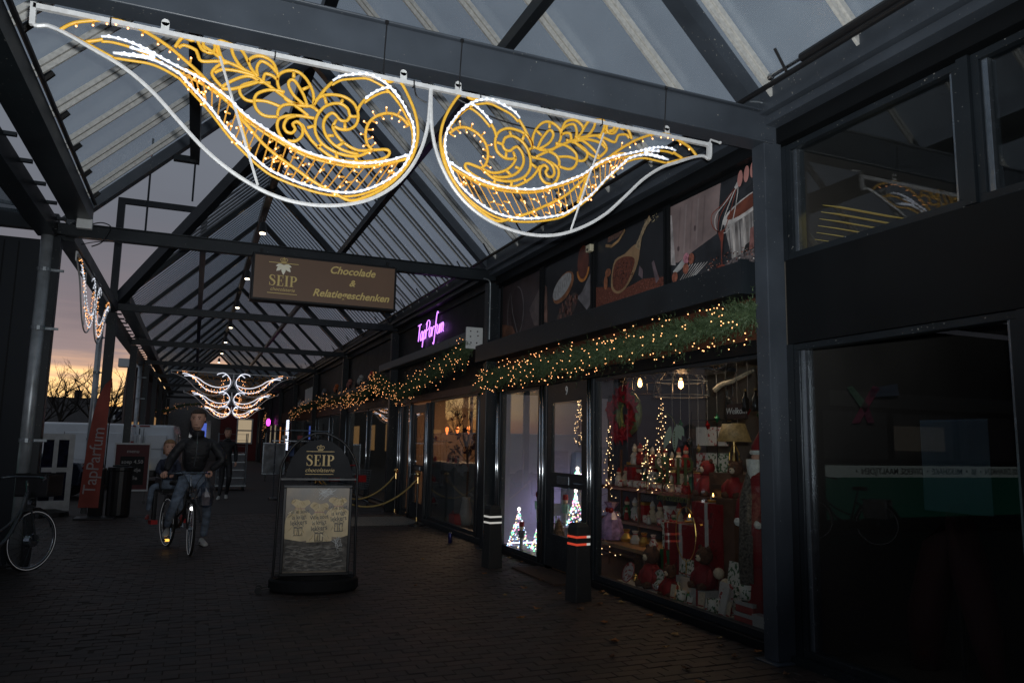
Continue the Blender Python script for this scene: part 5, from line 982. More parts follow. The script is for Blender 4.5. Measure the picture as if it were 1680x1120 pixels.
# candles
flame = mat('candle_flame', (1, .6, .2), .5, 0, 0, emit=(1, .5, .12), estr=12)
for x, y, z, lb in ((4.78, 6.20, 1.06, 'tealight with small flame on top of the tallest red present'), (4.80, 6.62, .82, 'tealight with small flame on the left big red present'), (4.52, 6.42, .10, 'tealight burning among the cups low in the window')):
    t = T('tealight', lb, 'candle', (x, y, z), 0, 'tealights in the window'); P('holder', MB().lathe([(.05, 0), (.06, .02), (.045, .025)], (0, 0, 0), 12), gold, t); P('wax', MB().cyl((0, 0, .025), (0, 0, .055), .03, n=10), wht, t); P('flame', MB().lathe([(.002, .055), (.008, .065), (.005, .08), (.001, .09)], (0, 0, 0), 6), flame, t)
# plates, mugs, books, boxes low down
def plate(x, y, z, r, tilt, lab, m=None):
    t = T('plate', lab, 'plate', (x, y, z), 0, 'decorated plates'); mm = Matrix.Rotation(-tilt, 3, 'Y'); P('plate_dish', MB().lathe([(r * .55, 0), (r, .02), (r * 1.0, .026), (r * .55, .008), (.001, .008)], (0, 0, r * math.sin(tilt) + .003), 20, mm), m or patt, t, smooth=True); P('rim', MB().tube([mm @ Vector((r * math.cos(k * PI / 10), r * math.sin(k * PI / 10), .024)) + Vector((0, 0, r * math.sin(tilt) + .003)) for k in range(20)], .005, 5, closed=True), redg, t)
plate(4.56, 7.40, .10, .11, 1.2, 'holly decorated plate propped up at the left end of the window step'); plate(4.62, 6.90, .10, .11, 1.25, 'striped plate standing behind the small teddy', pat2); plate(4.75, 6.83, .10, .12, 1.25, 'red rimmed plate overlapping the striped plate')
for x, y, z, r, h, lb in ((4.50, 6.36, .10, .05, .11, 'white holly mug on the window step below the teddy'), (4.60, 6.60, .10, .05, .14, 'tall white mug behind the small teddy'), (4.50, 5.86, .10, .055, .12, 'reindeer mug in front of the framed card'), (4.51, 5.40, .30, .07, .13, 'white patterned cookie jar on the boxes by the post')): mug(x, y, z, r, h, pat2, lb)
def flat(n, lab, cat, x, y, z, w, h, th, m, tilt=.15, grp=None):
    t = T(n, lab, cat, (x, y, z), 0, grp); mm = Matrix.Rotation(tilt, 3, 'Y'); P('panel', MB().box(-th / 2, th / 2, -w / 2, w / 2, 0.003, h, mm.to_4x4()), m, t); P('border', MB().box(-th / 2 - .002, -th / 2, -w / 2 + .01, w / 2 - .01, .012, .022, mm.to_4x4()), redg, t)
flat('print_card', 'red patterned card propped up in front of the white cushion balls', 'card', 4.53, 5.75, .10, .18, .28, .02, patt); flat('gift_tin', 'holly patterned tin leaning by the tall red present', 'tin', 4.62, 5.74, .10, .20, .46, .03, pat2); flat('white_card', 'narrow white card leaning on the window step near the post', 'card', 4.46, 5.70, .10, .08, .26, .02, wht, .3); flat('cushion_card', 'holly patterned cushion behind the cups', 'cushion', 4.72, 6.52, .30, .30, .17, .05, pat2)
t = T('cloth_block', 'pale block under the holly cushion', 'block', (4.72, 6.52, .097)); P('block_body', MB().box(-.06, .06, -.15, .15, .001, .2), wht, t); P('block_foot', MB().box(-.061, .061, -.151, .151, .001, .02), woodm, t)
for k, (y, z) in enumerate(((5.98, .42), (5.88, .34))):
    t = T('plush_ball', ('upper' if k == 0 else 'lower') + ' of two cream plush balls beside the patterned tin', 'plush', (4.66, y, z)); P('ball', MB().sph((0, 0, 0), .055, 10), cream, t, smooth=True); P('stem', MB().cyl((0, 0, -z + .10), (0, 0, -.05), .008, n=6), woodm, t)
for k, (z, w) in enumerate(((.10, .26), (.195, .22))):
    t = T('sliding_tin', ('lower' if k == 0 else 'upper') + ' of two red and white boxes stacked by the post', 'box', (4.52, 5.39, z)); P('box_body', MB().box(-.06, .06, -w / 2, w / 2, .001, .06), mat('pink_red', (.35, .06, .05), .6), t); P('lid', MB().box(-.064, .064, -w / 2 - .004, w / 2 + .004, .06, .092), wht, t)
t = T('white_box', 'plain white box on the window step against the post', 'box', (4.46, 5.15, .10)); P('box_body', MB().box(-.04, .04, -.09, .09, .001, .12), wht, t); P('lid', MB().box(-.043, .043, -.093, .093, .095, .123), wht, t)
t = T('metal_hoop', 'thin standing metal hoop among the presents', 'hoop', (4.70, 6.55, .10)); P('hoop_ring', MB().tube([(0, .17 * math.cos(k * PI / 14), .62 + .27 * math.sin(k * PI / 14)) for k in range(28)], .005, 5, closed=True), gold, t); P('hoop_stem', MB().cyl((0, 0, 0), (0, 0, .35), .006, n=5), gold, t)
# many small goods filling the window
WH = ['red', 'gold', 'silver', 'green']; ql = random.Random(31); cn_ = {}
for k in range(30):
    y = 5.25 + (k % 15) * .165 + ql.uniform(-.04, .04); x = 4.60 + .10 * (k // 15) + ql.uniform(-.02, .06); c = k % 4; nthc = NTH[14 - (k % 15)]
    t = T('bauble', 'shiny %s bauble, %s from the left in the %s row of baubles' % (WH[c], nthc, ('front', 'rear')[k // 15]), 'bauble', (x, y, .097 + (0 if k < 15 else .0)), 0, 'baubles on the window step'); r = ql.uniform(.022, .038)
    P('ball', MB().sph((0, 0, r), r, 10), ball_[c], t, smooth=True); P('cap', MB().cyl((0, 0, r * 1.95), (0, 0, r * 2.2), r * .25, n=6), gold, t)
for k in range(12):
    y = 7.2 - k * .16; z = 1.42 + .16 * math.sin(k * 1.7) + .02 * k; c = (k * 3) % 4
    t = T('hanging_star', '%s hanging %s ornament from the left behind the cocoa decal' % (NTH[k], WH[c]), 'ornament', (5.0, y, z + .25), 0, 'ornaments hanging behind the decal'); P('ornament_body', MB().lathe([(.002, -.05), (.03, 0), (.012, .02), (.004, .05)], (0, 0, 0), 6), ball_[c], t); P('thread', MB().cyl((0, 0, .05), (0, 0, 2.85 - z - .25), .0015, n=3), wht, t)
for k in range(10):
    y = 5.35 + k * .14; c = k % 3; t = T('gift_card', '%s little printed card from the right along the glass' % NTH[k], 'card', (4.47 + .03 * (k % 2), y, .097), ql.uniform(-.3, .3), 'little cards along the glass'); mm = Matrix.Rotation(.2, 4, 'Y')
    P('card_front', MB().box(-.002, .002, -.035, .035, .003, .09 + .03 * (k % 3), mm), (pat2, patt, cream)[c], t); P('card_stripe', MB().box(-.0035, -.0025, -.03, .03, .02, .032, mm), redg, t)
# cellophane gift and table
t = T('cellophane_gift', 'cellophane wrapped sweets basket with purple bow beside the left jamb', 'gift basket', (5.0, 8.55, .42)); P('wrap', MB().lathe([(.14, .0), (.16, .1), (.12, .25), (.03, .36), (.10, .46)], (0, 0, 0), 9), mat('cellophane', (.40, .25, .45), .12, 0, .5, 14, spec=1), t); P('bow', MB().sph((-.03, -.03, .36), .04, 8).sph((-.03, .04, .36), .04, 8), redg, t)
t = T('display_table', 'low brown wooden table inside the shop behind the window', 'table', (5.25, 8.2, .036)); P('table_top', MB().box(-.42, .4, -.7, .75, .33, .37), mat('table_oak', (.26, .14, .07), .5, 0, .3, 4), t)
for x, y in ((-.38, -.65), (.35, -.65), (-.38, .7), (.35, .7)): P('leg', MB().box(x - .03, x + .03, y - .03, y + .03, 0, .33), woodm, t)
for k, (y, m_, s_) in enumerate(((8.35, gold, .07), (8.15, wht, .06), (7.95, gold, .06), (7.75, patt, .05), (8.72, patt, .06))):
    t = T('wrapped_treat', ('gold foil treat left of the white one', 'white wrapped treat in the row', 'gold foil treat right of the white one', 'patterned treat at the right table end', 'patterned treat at the left table end')[k] + ' on the low brown table', 'sweet', (5.1, y, .41)); P('bag', MB().lathe([(s_, 0), (s_ * 1.1, .04), (s_ * .4, .11), (s_ * .7, .15)], (0, 0, 0), 9), m_, t); P('tie', MB().cyl((0, 0, .105), (0, 0, .117), s_ * .48, n=8), redg, t)
# purple display: coloured light trees and nutcrackers
def ledcol(n, c, s=4): return mat('led_' + n, c, .4, 0, 0, emit=c, estr=s, sample='NONE')
lc = [ledcol('white', (.85, .85, 1)), ledcol('pink', (1, .3, .55)), ledcol('green', (.2, 1, .45)), ledcol('blue', (.3, .55, 1)), ledcol('gold', (1, .65, .25)), ledcol('white', (.85, .85, 1))]
wiref = mat('white_wire_mesh', (.6, .6, .65), .5, 0, 0, emit=(.7, .75, 1), estr=.2)
def ctree(x, y, z, h, r, lab, n=26):
    q = random.Random(int(h * 1000)); t = T('coloured_light_tree', lab, 'light tree', (x, y, z), 0, 'coloured light trees'); b = MB()
    for k in range(8):
        a = k * PI / 4; b.tube([(r * math.cos(a), r * math.sin(a), 0), (0, 0, h)], .003, 3)
    for s in (0, .25, .5, .75): b.tube([(r * (1 - s) * math.cos(k * PI / 6), r * (1 - s) * math.sin(k * PI / 6), h * s) for k in range(12)], .003, 3, closed=True)
    P('wire_cone', b, wiref, t)
    for ci in range(5):
        bl = MB()
        for k in range(n):
            s = q.random() ** 1.3; a = q.uniform(0, 6.28); bl.sph((r * (1 - s) * math.cos(a), r * (1 - s) * math.sin(a), h * s), .0105, 4)
        o = P('coloured_bulb', bl, lc[ci], t); o['kind'] = 'stuff'
    P('star', MB().sph((0, 0, h + .02), .028, 6), mat('led_star', (1, .9, .8), .4, 0, 0, emit=(1, .85, .75), estr=6), t)
t = T('cloth_plinth', 'white cloth covered plinth under the coloured light trees', 'plinth', (4.75, 10.0, .036)); P('cloth', MB().box(-.3, .45, -.62, .80, .0, .06), wallp, t); P('raised_step', MB().lathe([(.24, .06), (.22, .36), (.18, .42)], (.28, -.0, 0), 16), wallp, t, smooth=True); P('raised_block', MB().box(-.02, .4, -.62, -.2, .06, .44), wallp, t)
ctree(4.51, 10.40, .10, .52, .17, 'tall multicoloured light tree at the left end of the narrow window', 30); ctree(4.63, 9.95, .10, .40, .12, 'multicoloured light tree beside the narrow window right edge', 24); ctree(4.57, 9.62, .10, .16, .09, 'smallest multicoloured light tree at the front of the plinth', 12); ctree(4.98, 9.50, .48, .46, .13, 'multicoloured light tree on the raised block behind the door', 30); ctree(5.12, 9.72, 1.12, .12, .10, 'low multicoloured light crown above the door rail', 20)
t = T('crown_stand', 'white covered stand behind the door carrying the low light crown', 'stand', (5.18, 9.9, .036)); P('stand_body', MB().box(-.06, .30, -.25, .35, 0, 1.08), wallp, t); P('stand_top', MB().lathe([(.16, 1.08), (.13, 1.45)], (.14, .12, 0), 10), mat('pale_blue_cloth', (.25, .28, .42), .8), t)
def nutc(x, y, z, h, c, lab):
    t = T('nutcracker', lab, 'nutcracker', (x, y, z), 0, 'nutcracker figures'); P('legs', MB().cyl((0, -.02, 0), (0, -.02, h * .4), h * .05, n=8).cyl((0, .022, 0), (0, .022, h * .4), h * .05, n=8), wht, t); P('coat', MB().cyl((0, 0, h * .4), (0, 0, h * .68), h * .12, h * .13, 10), c, t); P('head', MB().sph((0, 0, h * .77), h * .09, 8), cream, t); P('hat', MB().cyl((0, 0, h * .83), (0, 0, h), h * .10, h * .09, 10), red, t)
    for s in (-1, 1): P('arm', MB().cyl((0, s * h * .14, h * .64), (0, s * h * .15, h * .42), h * .035, n=6), c, t)
nutc(4.46, 10.18, .10, .38, mat('nut_grey', (.12, .12, .14), .6), 'dark nutcracker in front of the tallest coloured light tree'); nutc(4.80, 10.35, .47, .42, mat('nut_green', (.25, .4, .33), .6), 'pale green nutcracker on the round step at the narrow window'); nutc(4.88, 9.62, .48, .42, mat('nut_green', (.25, .4, .33), .6), 'pale green nutcracker seen through the lower door pane')
t = T('gold_foil_cone', 'small brown cone tree at the foot of the door display', 'cone tree', (4.57, 9.2, .38)); P('cone', MB().lathe([(.09, 0), (.07, .07), (.075, .075), (.045, .14), (.05, .145), (.004, .25)], (0, 0, 0), 12), mat('brown_glitter', (.20, .12, .07), .5, .3, .5, 40), t); P('cone_foot', MB().cyl((0, 0, -.34), (0, 0, 0), .05, n=10), wallp, t)

# ---------------- garlands
def garland(par_t, pts, rad, n, nb, seed, drop=.0):
    """fir garland along pts (world), tufts of needles as one part; bulbs counted singly"""
    q = random.Random(seed); cv = catmull(pts, 10); b = MB(); o0 = Vector(par_t.location)
    def at(s):
        s *= len(cv) - 1; k = min(int(s), len(cv) - 2); return cv[k].lerp(cv[k + 1], s - k)
    b.tube([p - o0 for p in cv[::3]], .05, 5)
    for _ in range(n):
        s = q.random(); lump = .72 + .32 * math.sin(s * 37 + seed) * math.sin(s * 91 + 2 * seed) + .18 * math.sin(s * 211); c = at(s); a = q.uniform(0, 2 * PI); d_ = Vector((-abs(math.cos(a)) * .7 - .1, q.gauss(0, .5), math.sin(a))).normalized(); l = rad * lump * (q.uniform(.55, 1.3) if q.random() > .12 else q.uniform(1.4, 1.9))
        tip = c + d_ * l + Vector((0, 0, -.2 * l)); c0 = c + d_ * .03; c = c0 - o0; tip -= o0; dd = (tip - c).normalized(); sx = dd.orthogonal().normalized(); sy = dd.cross(sx)
        b.add([c + sx * .004, c - sx * .004, tip], [(0, 1, 2)])
        for j in range(7):
            t_ = (j + .6) / 7; p = c.lerp(tip, t_); nl = .050 * (1.15 - .5 * t_)
            for sg in (-1, 1):
                w_ = sx if j % 2 else sy; e_ = p + (w_ * sg + dd * .75).normalized() * nl; th = dd.cross(w_) * .0052
                b.add([p + th, p - th, e_], [(0, 1, 2)])
    P('fir_needles', b, needle, par_t, kind='stuff'); res = []
    bm_ = MB().sph((0, 0, 0), .0060, 6).mesh('fairy_bulb'); bm_.materials.append(warmled)
    cnt = 0; more = MB()
    for _ in range(nb):
        s = q.random(); c = at(s); a = q.uniform(-1.9, 1.2); l = rad * q.uniform(.6, 1.15); p = c + Vector((-abs(math.cos(a)) * l * .8 - .04, q.gauss(0, .05), math.sin(a) * l * 1.0 - q.random() ** 3 * drop)) - o0
        if cnt < 260: link('fairy_bulb', bm_, par_t, p); cnt += 1
        else: more.sph(p, .0085, 4)
    if more.v: P('fairy_bulb', more, warmled, par_t, kind='stuff')
t = T('fir_garland', 'fir garland with warm fairy lights hung under the ledge above the chocolate shop', 'garland', (4.2, 8.0, 2.6), 0, 'lit fir garlands'); garland(t, [(4.20, 4.86, 2.70), (4.19, 6.3, 2.66), (4.19, 7.8, 2.64), (4.20, 9.4, 2.62), (4.20, 11.15, 2.60)], .205, 2600, 250, 3, .07)
t = T('fir_garland', 'fir garland with warm fairy lights above the perfume shop, sagging from its awning', 'garland', (4.1, 16, 3.0), 0, 'lit fir garlands'); garland(t, [(4.12, 11.6, 3.13), (4.12, 12.6, 3.02), (4.10, 14.5, 2.78), (4.10, 16.0, 2.66), (4.12, 17.6, 2.95), (4.12, 18.3, 3.05)], .25, 2000, 180, 4, .12)
t = T('fir_garland', 'fir garland with dense warm lights over the third shop, farther down the row', 'garland', (4.1, 22, 3.0), 0, 'lit fir garlands'); garland(t, [(4.12, 18.3, 3.10), (4.10, 20.0, 2.80), (4.10, 22.5, 2.86), (4.10, 26.5, 2.95), (4.10, 31.0, 2.90), (4.10, 35.5, 2.70)], .24, 1500, 250, 5, .15)
t = T('fir_garland', 'cluster of lit fir garland hanging at the far right of the passage', 'garland', (4.0, 47, 2.4), 0, 'lit fir garlands'); garland(t, [(4.0, 47, 3.0), (4.0, 47.2, 2.4), (3.95, 47.4, 1.9)], .25, 150, 60, 6, .1)
t = T('fir_garland', 'thin lit garland strung at the left rear of the passage', 'garland', (-1, 44, 3.2), 0, 'lit fir garlands'); garland(t, [(-2.6, 44, 3.2), (-1.6, 44, 2.95), (-.6, 44, 3.3), (.3, 44, 3.4)], .2, 150, 60, 8, .15)

# ================================================================== PERFUME SHOP
ps = T('perfume_shop', 'perfume shop front with pale lit interior beyond the chocolate shop', 'shop', (FX, 14.2, 0))
creamw = mat('lit_beige_wall', (.40, .25, .15), .8, 0, .1, 2)
W_('side_wall', MB().box(4.46, 8, 11.12, 11.2, 0, 3.0), creamw, ps); W_('back_wall', MB().box(8, 8.1, 11.12, 17.5, 0, 3.0), creamw, ps); W_('side_wall', MB().box(4.46, 8, 17.42, 17.5, 0, 3.0), creamw, ps); W_('shop_floor', MB().box(4.42, 8, 11.12, 17.5, 0, .035), mat('grey_tile_floor', (.18, .16, .14), .4), ps); W_('shop_ceiling', MB().box(4.45, 8, 11.12, 17.5, 2.8, 2.9), wallg, ps)
window(ps, 11.80, 14.50, .10, 2.42); W_('sill', MB().box(4.27, 4.42, 11.22, 14.7, 0, .095), paintd, ps, bevel=.006)
jamb(ps, 11.22, 11.78, nm='corner_panel', x0=4.30); jamb(ps, 14.52, 14.78); jamb(ps, 15.78, 16.02); jamb(ps, 16.5, 16.98, x0=4.29); jamb(ps, 17.2, 17.42)
window(ps, 16.03, 16.49, .10, 2.42); window(ps, 16.99, 17.19, .10, 2.42)
d2 = link('door', None, ps, (0, 15.28 - 14.2, 0))
P('door_leaf', MB().box(-.03, .02, -.49, -.38, .04, 2.36).box(-.03, .02, .38, .49, .04, 2.36).box(-.03, .02, -.379, .379, .04, .35).box(-.03, .02, -.379, .379, 2.2, 2.36).box(-.03, .02, -.379, .379, 1.0, 1.12), paintd, d2); P('glass_pane', MB().box(-.008, .0, -.379, .379, 1.12, 2.2), glz, d2); P('glass_pane', MB().box(-.008, .0, -.379, .379, .35, 1.0), glz, d2); P('pull_handle', MB().cyl((-.07, .42, .85), (-.07, .42, 1.25), .013, n=8).box(-.07, -.031, .41, .43, .9, .92).box(-.07, -.031, .41, .43, 1.18, 1.2), alu, d2); P('letter_box', MB().box(-.042, -.031, -.15, .15, 1.02, 1.09), alu, d2)
W_('head_rail', MB().box(4.28, 4.42, 11.22, 17.42, 2.43, 2.56), mat('brown_rail', (.10, .05, .035), .5), ps); W_('fascia_board', MB().box(4.31, 4.44, 11.24, 17.42, 2.565, 4.085), blackp, ps)
W_('corner_post', MB().box(4.25, 4.46, 11.10, 11.215, 0, 4.085), paintd, ps)
# awning cassette
t = T('awning_cassette', 'grey awning box with a white perforated end plate under the perfume sign', 'awning', (4.15, 14.5, 3.33)); P('cassette', MB().box(-.10, .14, -2.88, 3.6, -.08, .09), mat('grey_awning_box', (.12, .12, .125), .5), t, bevel=.02); P('end_plate', MB().box(-.13, .16, -2.93, -2.881, -.20, .16), white, t, bevel=.01)
b = MB()
for a_, c_ in ((-.06, .09), (.06, .09), (-.06, 0), (.07, .02), (-.05, -.1), (.05, -.1)): b.cyl((a_, -2.940, c_), (a_, -2.931, c_), .012, n=8)
P('screw_hole', b, blackm, t); P('bracket', MB().box(-.02, .16, -.5, -.4, -.1, .09), blackm, t)
# neon lettering, script strokes
neon = mat('purple_neon', (.8, .4, 1), .4, 0, 0, emit=(.60, .22, 1.0), estr=2.0)
t = T('neon_sign', 'glowing purple neon sign reading TapParfum above the second shop', 'neon sign', (4.26, 14.55, 3.83))
NE = {'T': [[(0, 1), (.5, 1.02)], [(.27, 1), (.2, 0)]], 'a': [[(.36, .5), (.2, .55), (.05, .4), (.02, .15), (.12, 0), (.27, .08), (.36, .5), (.33, .15), (.42, 0)]], 'p': [[(.1, .5), (.0, -.45)], [(.08, .3), (.22, .55), (.36, .45), (.34, .15), (.2, 0), (.06, .1)]],
      'P': [[(.08, .95), (.0, 0)], [(-.05, .85), (.2, 1.05), (.48, .95), (.48, .65), (.28, .48), (.06, .48)]], 'r': [[(.05, .5), (.0, 0)], [(.04, .3), (.16, .52), (.3, .5)]], 'f': [[(.42, 1.2), (.3, 1.3), (.2, 1.0), (.12, 0), (.05, -.5), (-.08, -.42)], [(0, .5), (.38, .55)]],
      'u': [[(.05, .5), (.02, .15), (.12, 0), (.28, .1), (.36, .5), (.33, .15), (.42, 0)]], 'm': [[(.05, .5), (.0, 0)], [(.03, .3), (.15, .52), (.24, .4), (.2, 0)], [(.22, .3), (.36, .52), (.46, .4), (.43, .1), (.52, 0)]]}
xo = 0
for ch in 'TapParfum':
    for st in NE[ch]: P('letter_stroke', MB().tube([(0, -( (xo + u + v * .12) * .46 - .90), v * .34 - .13) for u, v in [(q.x, q.y) for q in catmull([(a_, c_, 0) for a_, c_ in st], 4)]], .0105, 6), neon, t, smooth=True)
    xo += {'T': .48, 'm': .6, 'r': .32, 'f': .38, 'P': .5}.get(ch, .45)
P('mount_plate', MB().box(.045, .05, -1.0, 1.0, -.05, .02), blackp, t)
lamp('perfume_ceiling_light', 'AREA', (5.8, 15.4, 2.7), 38, (1, .62, .36), size=1.2, aim=(5.8, 13.6, 0))
lamp('perfume_ceiling_light', 'AREA', (5.6, 16.2, 2.7), 14, (1, .62, .36), size=.8, aim=(5.6, 16.2, 0))
t = T('shop_counter', 'grey shop counter with bottles inside the perfume shop', 'counter', (4.95, 14.75, .036)); P('counter_body', MB().box(-.25, .4, -.75, .75, 0, 1.12), mat('counter_grey', (.16, .18, .19), .5), t); P('counter_top', MB().box(-.28, .43, -.78, .78, 1.121, 1.16), mat('counter_top', (.3, .3, .3), .3), t)
for k in range(5):
    t = T('perfume_bottle', '%s perfume bottle from the left on the grey counter' % NTH[4 - k], 'bottle', (4.85, 14.25 + k * .16, 1.198), 0, 'perfume bottles on the counter'); P('flask', MB().box(-.02, .02, -.025, .025, 0, .10), (wht, redg, mat('dark_glass', (.01, .008, .006), .05))[k % 3], t); P('cap', MB().cyl((0, 0, .10), (0, 0, .14), .012, n=8), blackm, t)
t = T('flower_tree', 'tall dark burgundy flowering branch arrangement in the perfume window', 'plant', (4.72, 13.35, .1)); q = random.Random(3); b = MB(); f = MB()
b.tube([(0, 0, 0), (.02, 0, 1.0), (0, .05, 1.5)], .02, 6)
for k in range(26):
    a = q.uniform(0, 6.28); z = 1.15 + q.random() * 1.0; e_ = Vector((math.cos(a) * q.uniform(.1, .25), math.sin(a) * q.uniform(.1, .6), z)); b.tube([(0, .02, 1.0 + (z - 1.0) * .4), e_], .006, 4)
    for j in range(8):
        c = e_ + Vector((q.gauss(0, .06), q.gauss(0, .08), q.gauss(0, .06))); d_ = Vector((q.gauss(0, 1), q.gauss(0, 1), q.gauss(0, 1))).normalized() * .05; n2 = d_.orthogonal().normalized() * .025; f.add([c - d_, c + n2, c + d_, c - n2], [(0, 1, 2, 3)])
P('stem', b, woodm, t); P('blossom', f, mat('burgundy_blossom', (.06, .010, .020), .7), t, kind='stuff'); P('vase', MB().lathe([(.09, 0), (.12, .2), (.07, .45), (.09, .5)], (0, 0, 0), 12), wht, t, smooth=True)
heart = mat('orange_heart_light', (1, .3, .1), .4, 0, 0, emit=(1, .22, .05), estr=3)
for k in range(3):
    t = T('heart_light', ('left', 'middle', 'right')[k] + ' one of three glowing orange heart lights on the perfume shop wall', 'heart light', (5.4, 16.7 - k * .75, 1.86)); P('heart_shape', MB().poly([(0, -u * .09, v * .09) for u, v in ((0, -1), (.9, 0), (1, .55), (.5, .9), (0, .5), (-.5, .9), (-1, .55), (-.9, 0))], (-.02, 0, 0)), heart, t); P('backing', MB().box(.002, .012, -.03, .03, -.05, .05), blackm, t)
t = T('red_crate', 'small red crate with bottles low in the perfume window', 'crate', (4.62, 13.5, .1)); P('crate_side', MB().box(-.12, .12, -.16, .16, .0, .18), mat('bright_red', (.5, .02, .02), .5), t); P('crate_handle', MB().tube([(-.1, -.1, .18), (-.1, 0, .24), (-.1, .1, .18)], .01, 5), redg, t)
for k in range(4):
    t = T('glass_shelf', ('lowest', 'second', 'third', 'topmost')[k] + ' narrow glass shelf with gold trinkets in the perfume window', 'shelf', (4.70, 15.35, .35 + k * .42)); P('shelf_board', MB().box(-.15, .2, -.3, .3, 0, .015), wht, t)
    for j in range(3): P('trinket', MB().lathe([(.03, .016), (.04, .06), (.015, .12)], (-.05, -.2 + j * .18, 0), 8), gold if j % 2 else redg, t)
t = T('drink_can', 'small dark blue drink can standing on the paving before the perfume window', 'can', (3.9, 11.75, .001)); P('can_body', MB().lathe([(.027, 0), (.033, .01), (.033, .15), (.026, .165)], (0, 0, 0), 14), mat('can_blue', (.03, .03, .12), .3, .6), t, smooth=True); P('can_ring', MB().cyl((0, 0, .165), (0, 0, .168), .025, n=12), alu, t)

# ================================================================== FARTHER SHOPS ON THE RIGHT
def unit(ya, yb, lab, fas, wins, lightc=None, e=0):
    t = T('shop_unit', lab, 'shop', (FX, (ya + yb) / 2, 0), 0, 'farther shop fronts'); 
    W_('fascia_board', MB().box(4.30, 4.46, ya, yb - .01, 2.45, 2.95), fas, t); W_('upper_wall', MB().box(4.33, 4.48, ya, yb - .01, 2.951, 4.085), blackp, t); W_('back_wall', MB().box(7, 7.1, ya, yb - .01, 0, 3), wallg, t); W_('side_wall', MB().box(4.42, 7, ya, ya + .08, 0, 3), wallg, t); W_('shop_floor', MB().box(4.40, 7, ya, yb - .01, 0, .03), floorw, t)
    for a, c in wins:
        jamb(t, c, c + .12); window(t, a, c - .005, .10, 2.44)
    jamb(t, ya, ya + .12)
    return t
unit(17.5, 23.6, 'dark shop front with closed windows behind the trolleys', blackp, [(17.65, 20.3), (20.45, 23.4)]); unit(23.6, 29.9, 'shop front with a brown fascia and small white writing beyond the trolleys', brownf, [(23.75, 26.5), (26.65, 29.7)]); unit(29.9, 36.2, 'far brown fascia shop front with a reddish sign', brownf, [(30.05, 33), (33.2, 36)]); unit(36.2, 45, 'farthest but one shop front with an orange lit doorway', brownf, [(36.4, 40), (40.2, 44.8)]); unit(45, 57.9, 'farthest shop front before the end building', blackp, [(45.2, 50), (50.2, 57.6)])
# writing on far fascias
t = T('fascia_sign', 'small white lettering on the dark far fascia beside the pale window', 'sign', (4.285, 34.5, 3.2)); text('lettering', 'nails & more', .42, white, t, frame_mtx((0, 0, 0), (0, -1, 0), (0, 0, 1))) ; P('sign_board', MB().box(.004, .012, -1.4, 1.4, -.3, .3), blackp, t)
t = T('white_slat_sign', 'white slatted board on the upper wall above the third garland', 'sign', (4.27, 31.5, 3.35))
for k in range(6): P('slat', MB().box(-.02, .02, -1.6 + k * .55, -1.3 + k * .55, -.3, .35), white, t)
# soft toys and boxes along the ledge of the third shop
led_items = [(19.6, redg, 'red box with white dots on the ledge, nearest the awning'), (21.0, wht, 'white sheep shaped toy on the ledge beside the red box'), (22.6, mat('pinkish_toy', (.4, .15, .12), .7), 'pinkish toy on the ledge left of the white sheep'), (24.9, mat('orange_toy', (.6, .14, .03), .6), 'orange bird toy with dark wing perched on the ledge'), (27.4, mat('striped_grey', (.2, .2, .22), .6), 'grey striped figure on the ledge far down')]
for y, m_, lb in led_items:
    t = T('ledge_toy', lb, 'toy', (4.18, y, 3.14)); P('toy_body', MB().sph((0, 0, .10), .13, 10, (.6, 1.4, .8)), m_, t, smooth=True); P('toy_head', MB().sph((0, -.17, .20), .07, 8), m_, t, smooth=True)
    for s in (-.15, .15): P('toy_leg', MB().cyl((0, s, -.10), (0, s, .1), .03, n=6), blackm, t)
t = T('ledge_rail', 'dark ledge beam carrying the toys above the third shop', 'ledge', (4.18, 23.5, 3.0)); P('ledge_board', MB().box(-.14, .11, -4.5, 6, -.02, .03), blackp, t); P('ledge_front', MB().box(-.16, -.141, -4.5, 6, -.10, .05), blackp, t)
# orange lit doorway and bead curtain
t = T('lit_doorway', 'orange glowing doorway panel far down on the right', 'doorway', (4.22, 41.5, .02)); P('lit_panel', MB().box(-.02, .02, -.35, .35, .1, 2.2), mat('orange_lit_panel', (.5, .2, .06), .5, 0, 0, emit=(1, .35, .10), estr=.45), t); P('door_frame', MB().box(-.03, .05, -.42, -.351, 0, 2.3).box(-.03, .05, .351, .42, 0, 2.3).box(-.03, .05, -.42, .42, 2.301, 2.4), blackp, t)
t = T('light_curtain', 'white string light curtain beside the orange glowing doorway', 'light curtain', (4.12, 37.6, 1.0)); b = MB()
for k in range(8):
    for j in range(16): b.sph((0, -.5 + k * .14, .1 + j * .09 + (k % 2) * .04), .022, 4)
P('curtain_bulb', b, mat('cold_led', (.8, .8, .9), .4, 0, 0, emit=(.8, .85, 1), estr=1.6, sample='NONE'), t, kind='stuff'); P('curtain_rail', MB().box(-.01, .01, -.6, .6, 1.6, 1.62), blackm, t)
t = T('pink_lantern', 'small magenta glowing lantern at the far right of the passage', 'lantern', (4.0, 46.6, 2.35)); P('lantern_body', MB().lathe([(.06, 0), (.12, .12), (.12, .3), (.04, .42)], (0, 0, 0), 8), mat('magenta_glow', (.8, .1, .7), .4, 0, 0, emit=(.9, .08, .75), estr=2.5), t); P('lantern_hook', MB().cyl((0, 0, .42), (0, 0, .7), .01, n=5), blackm, t)

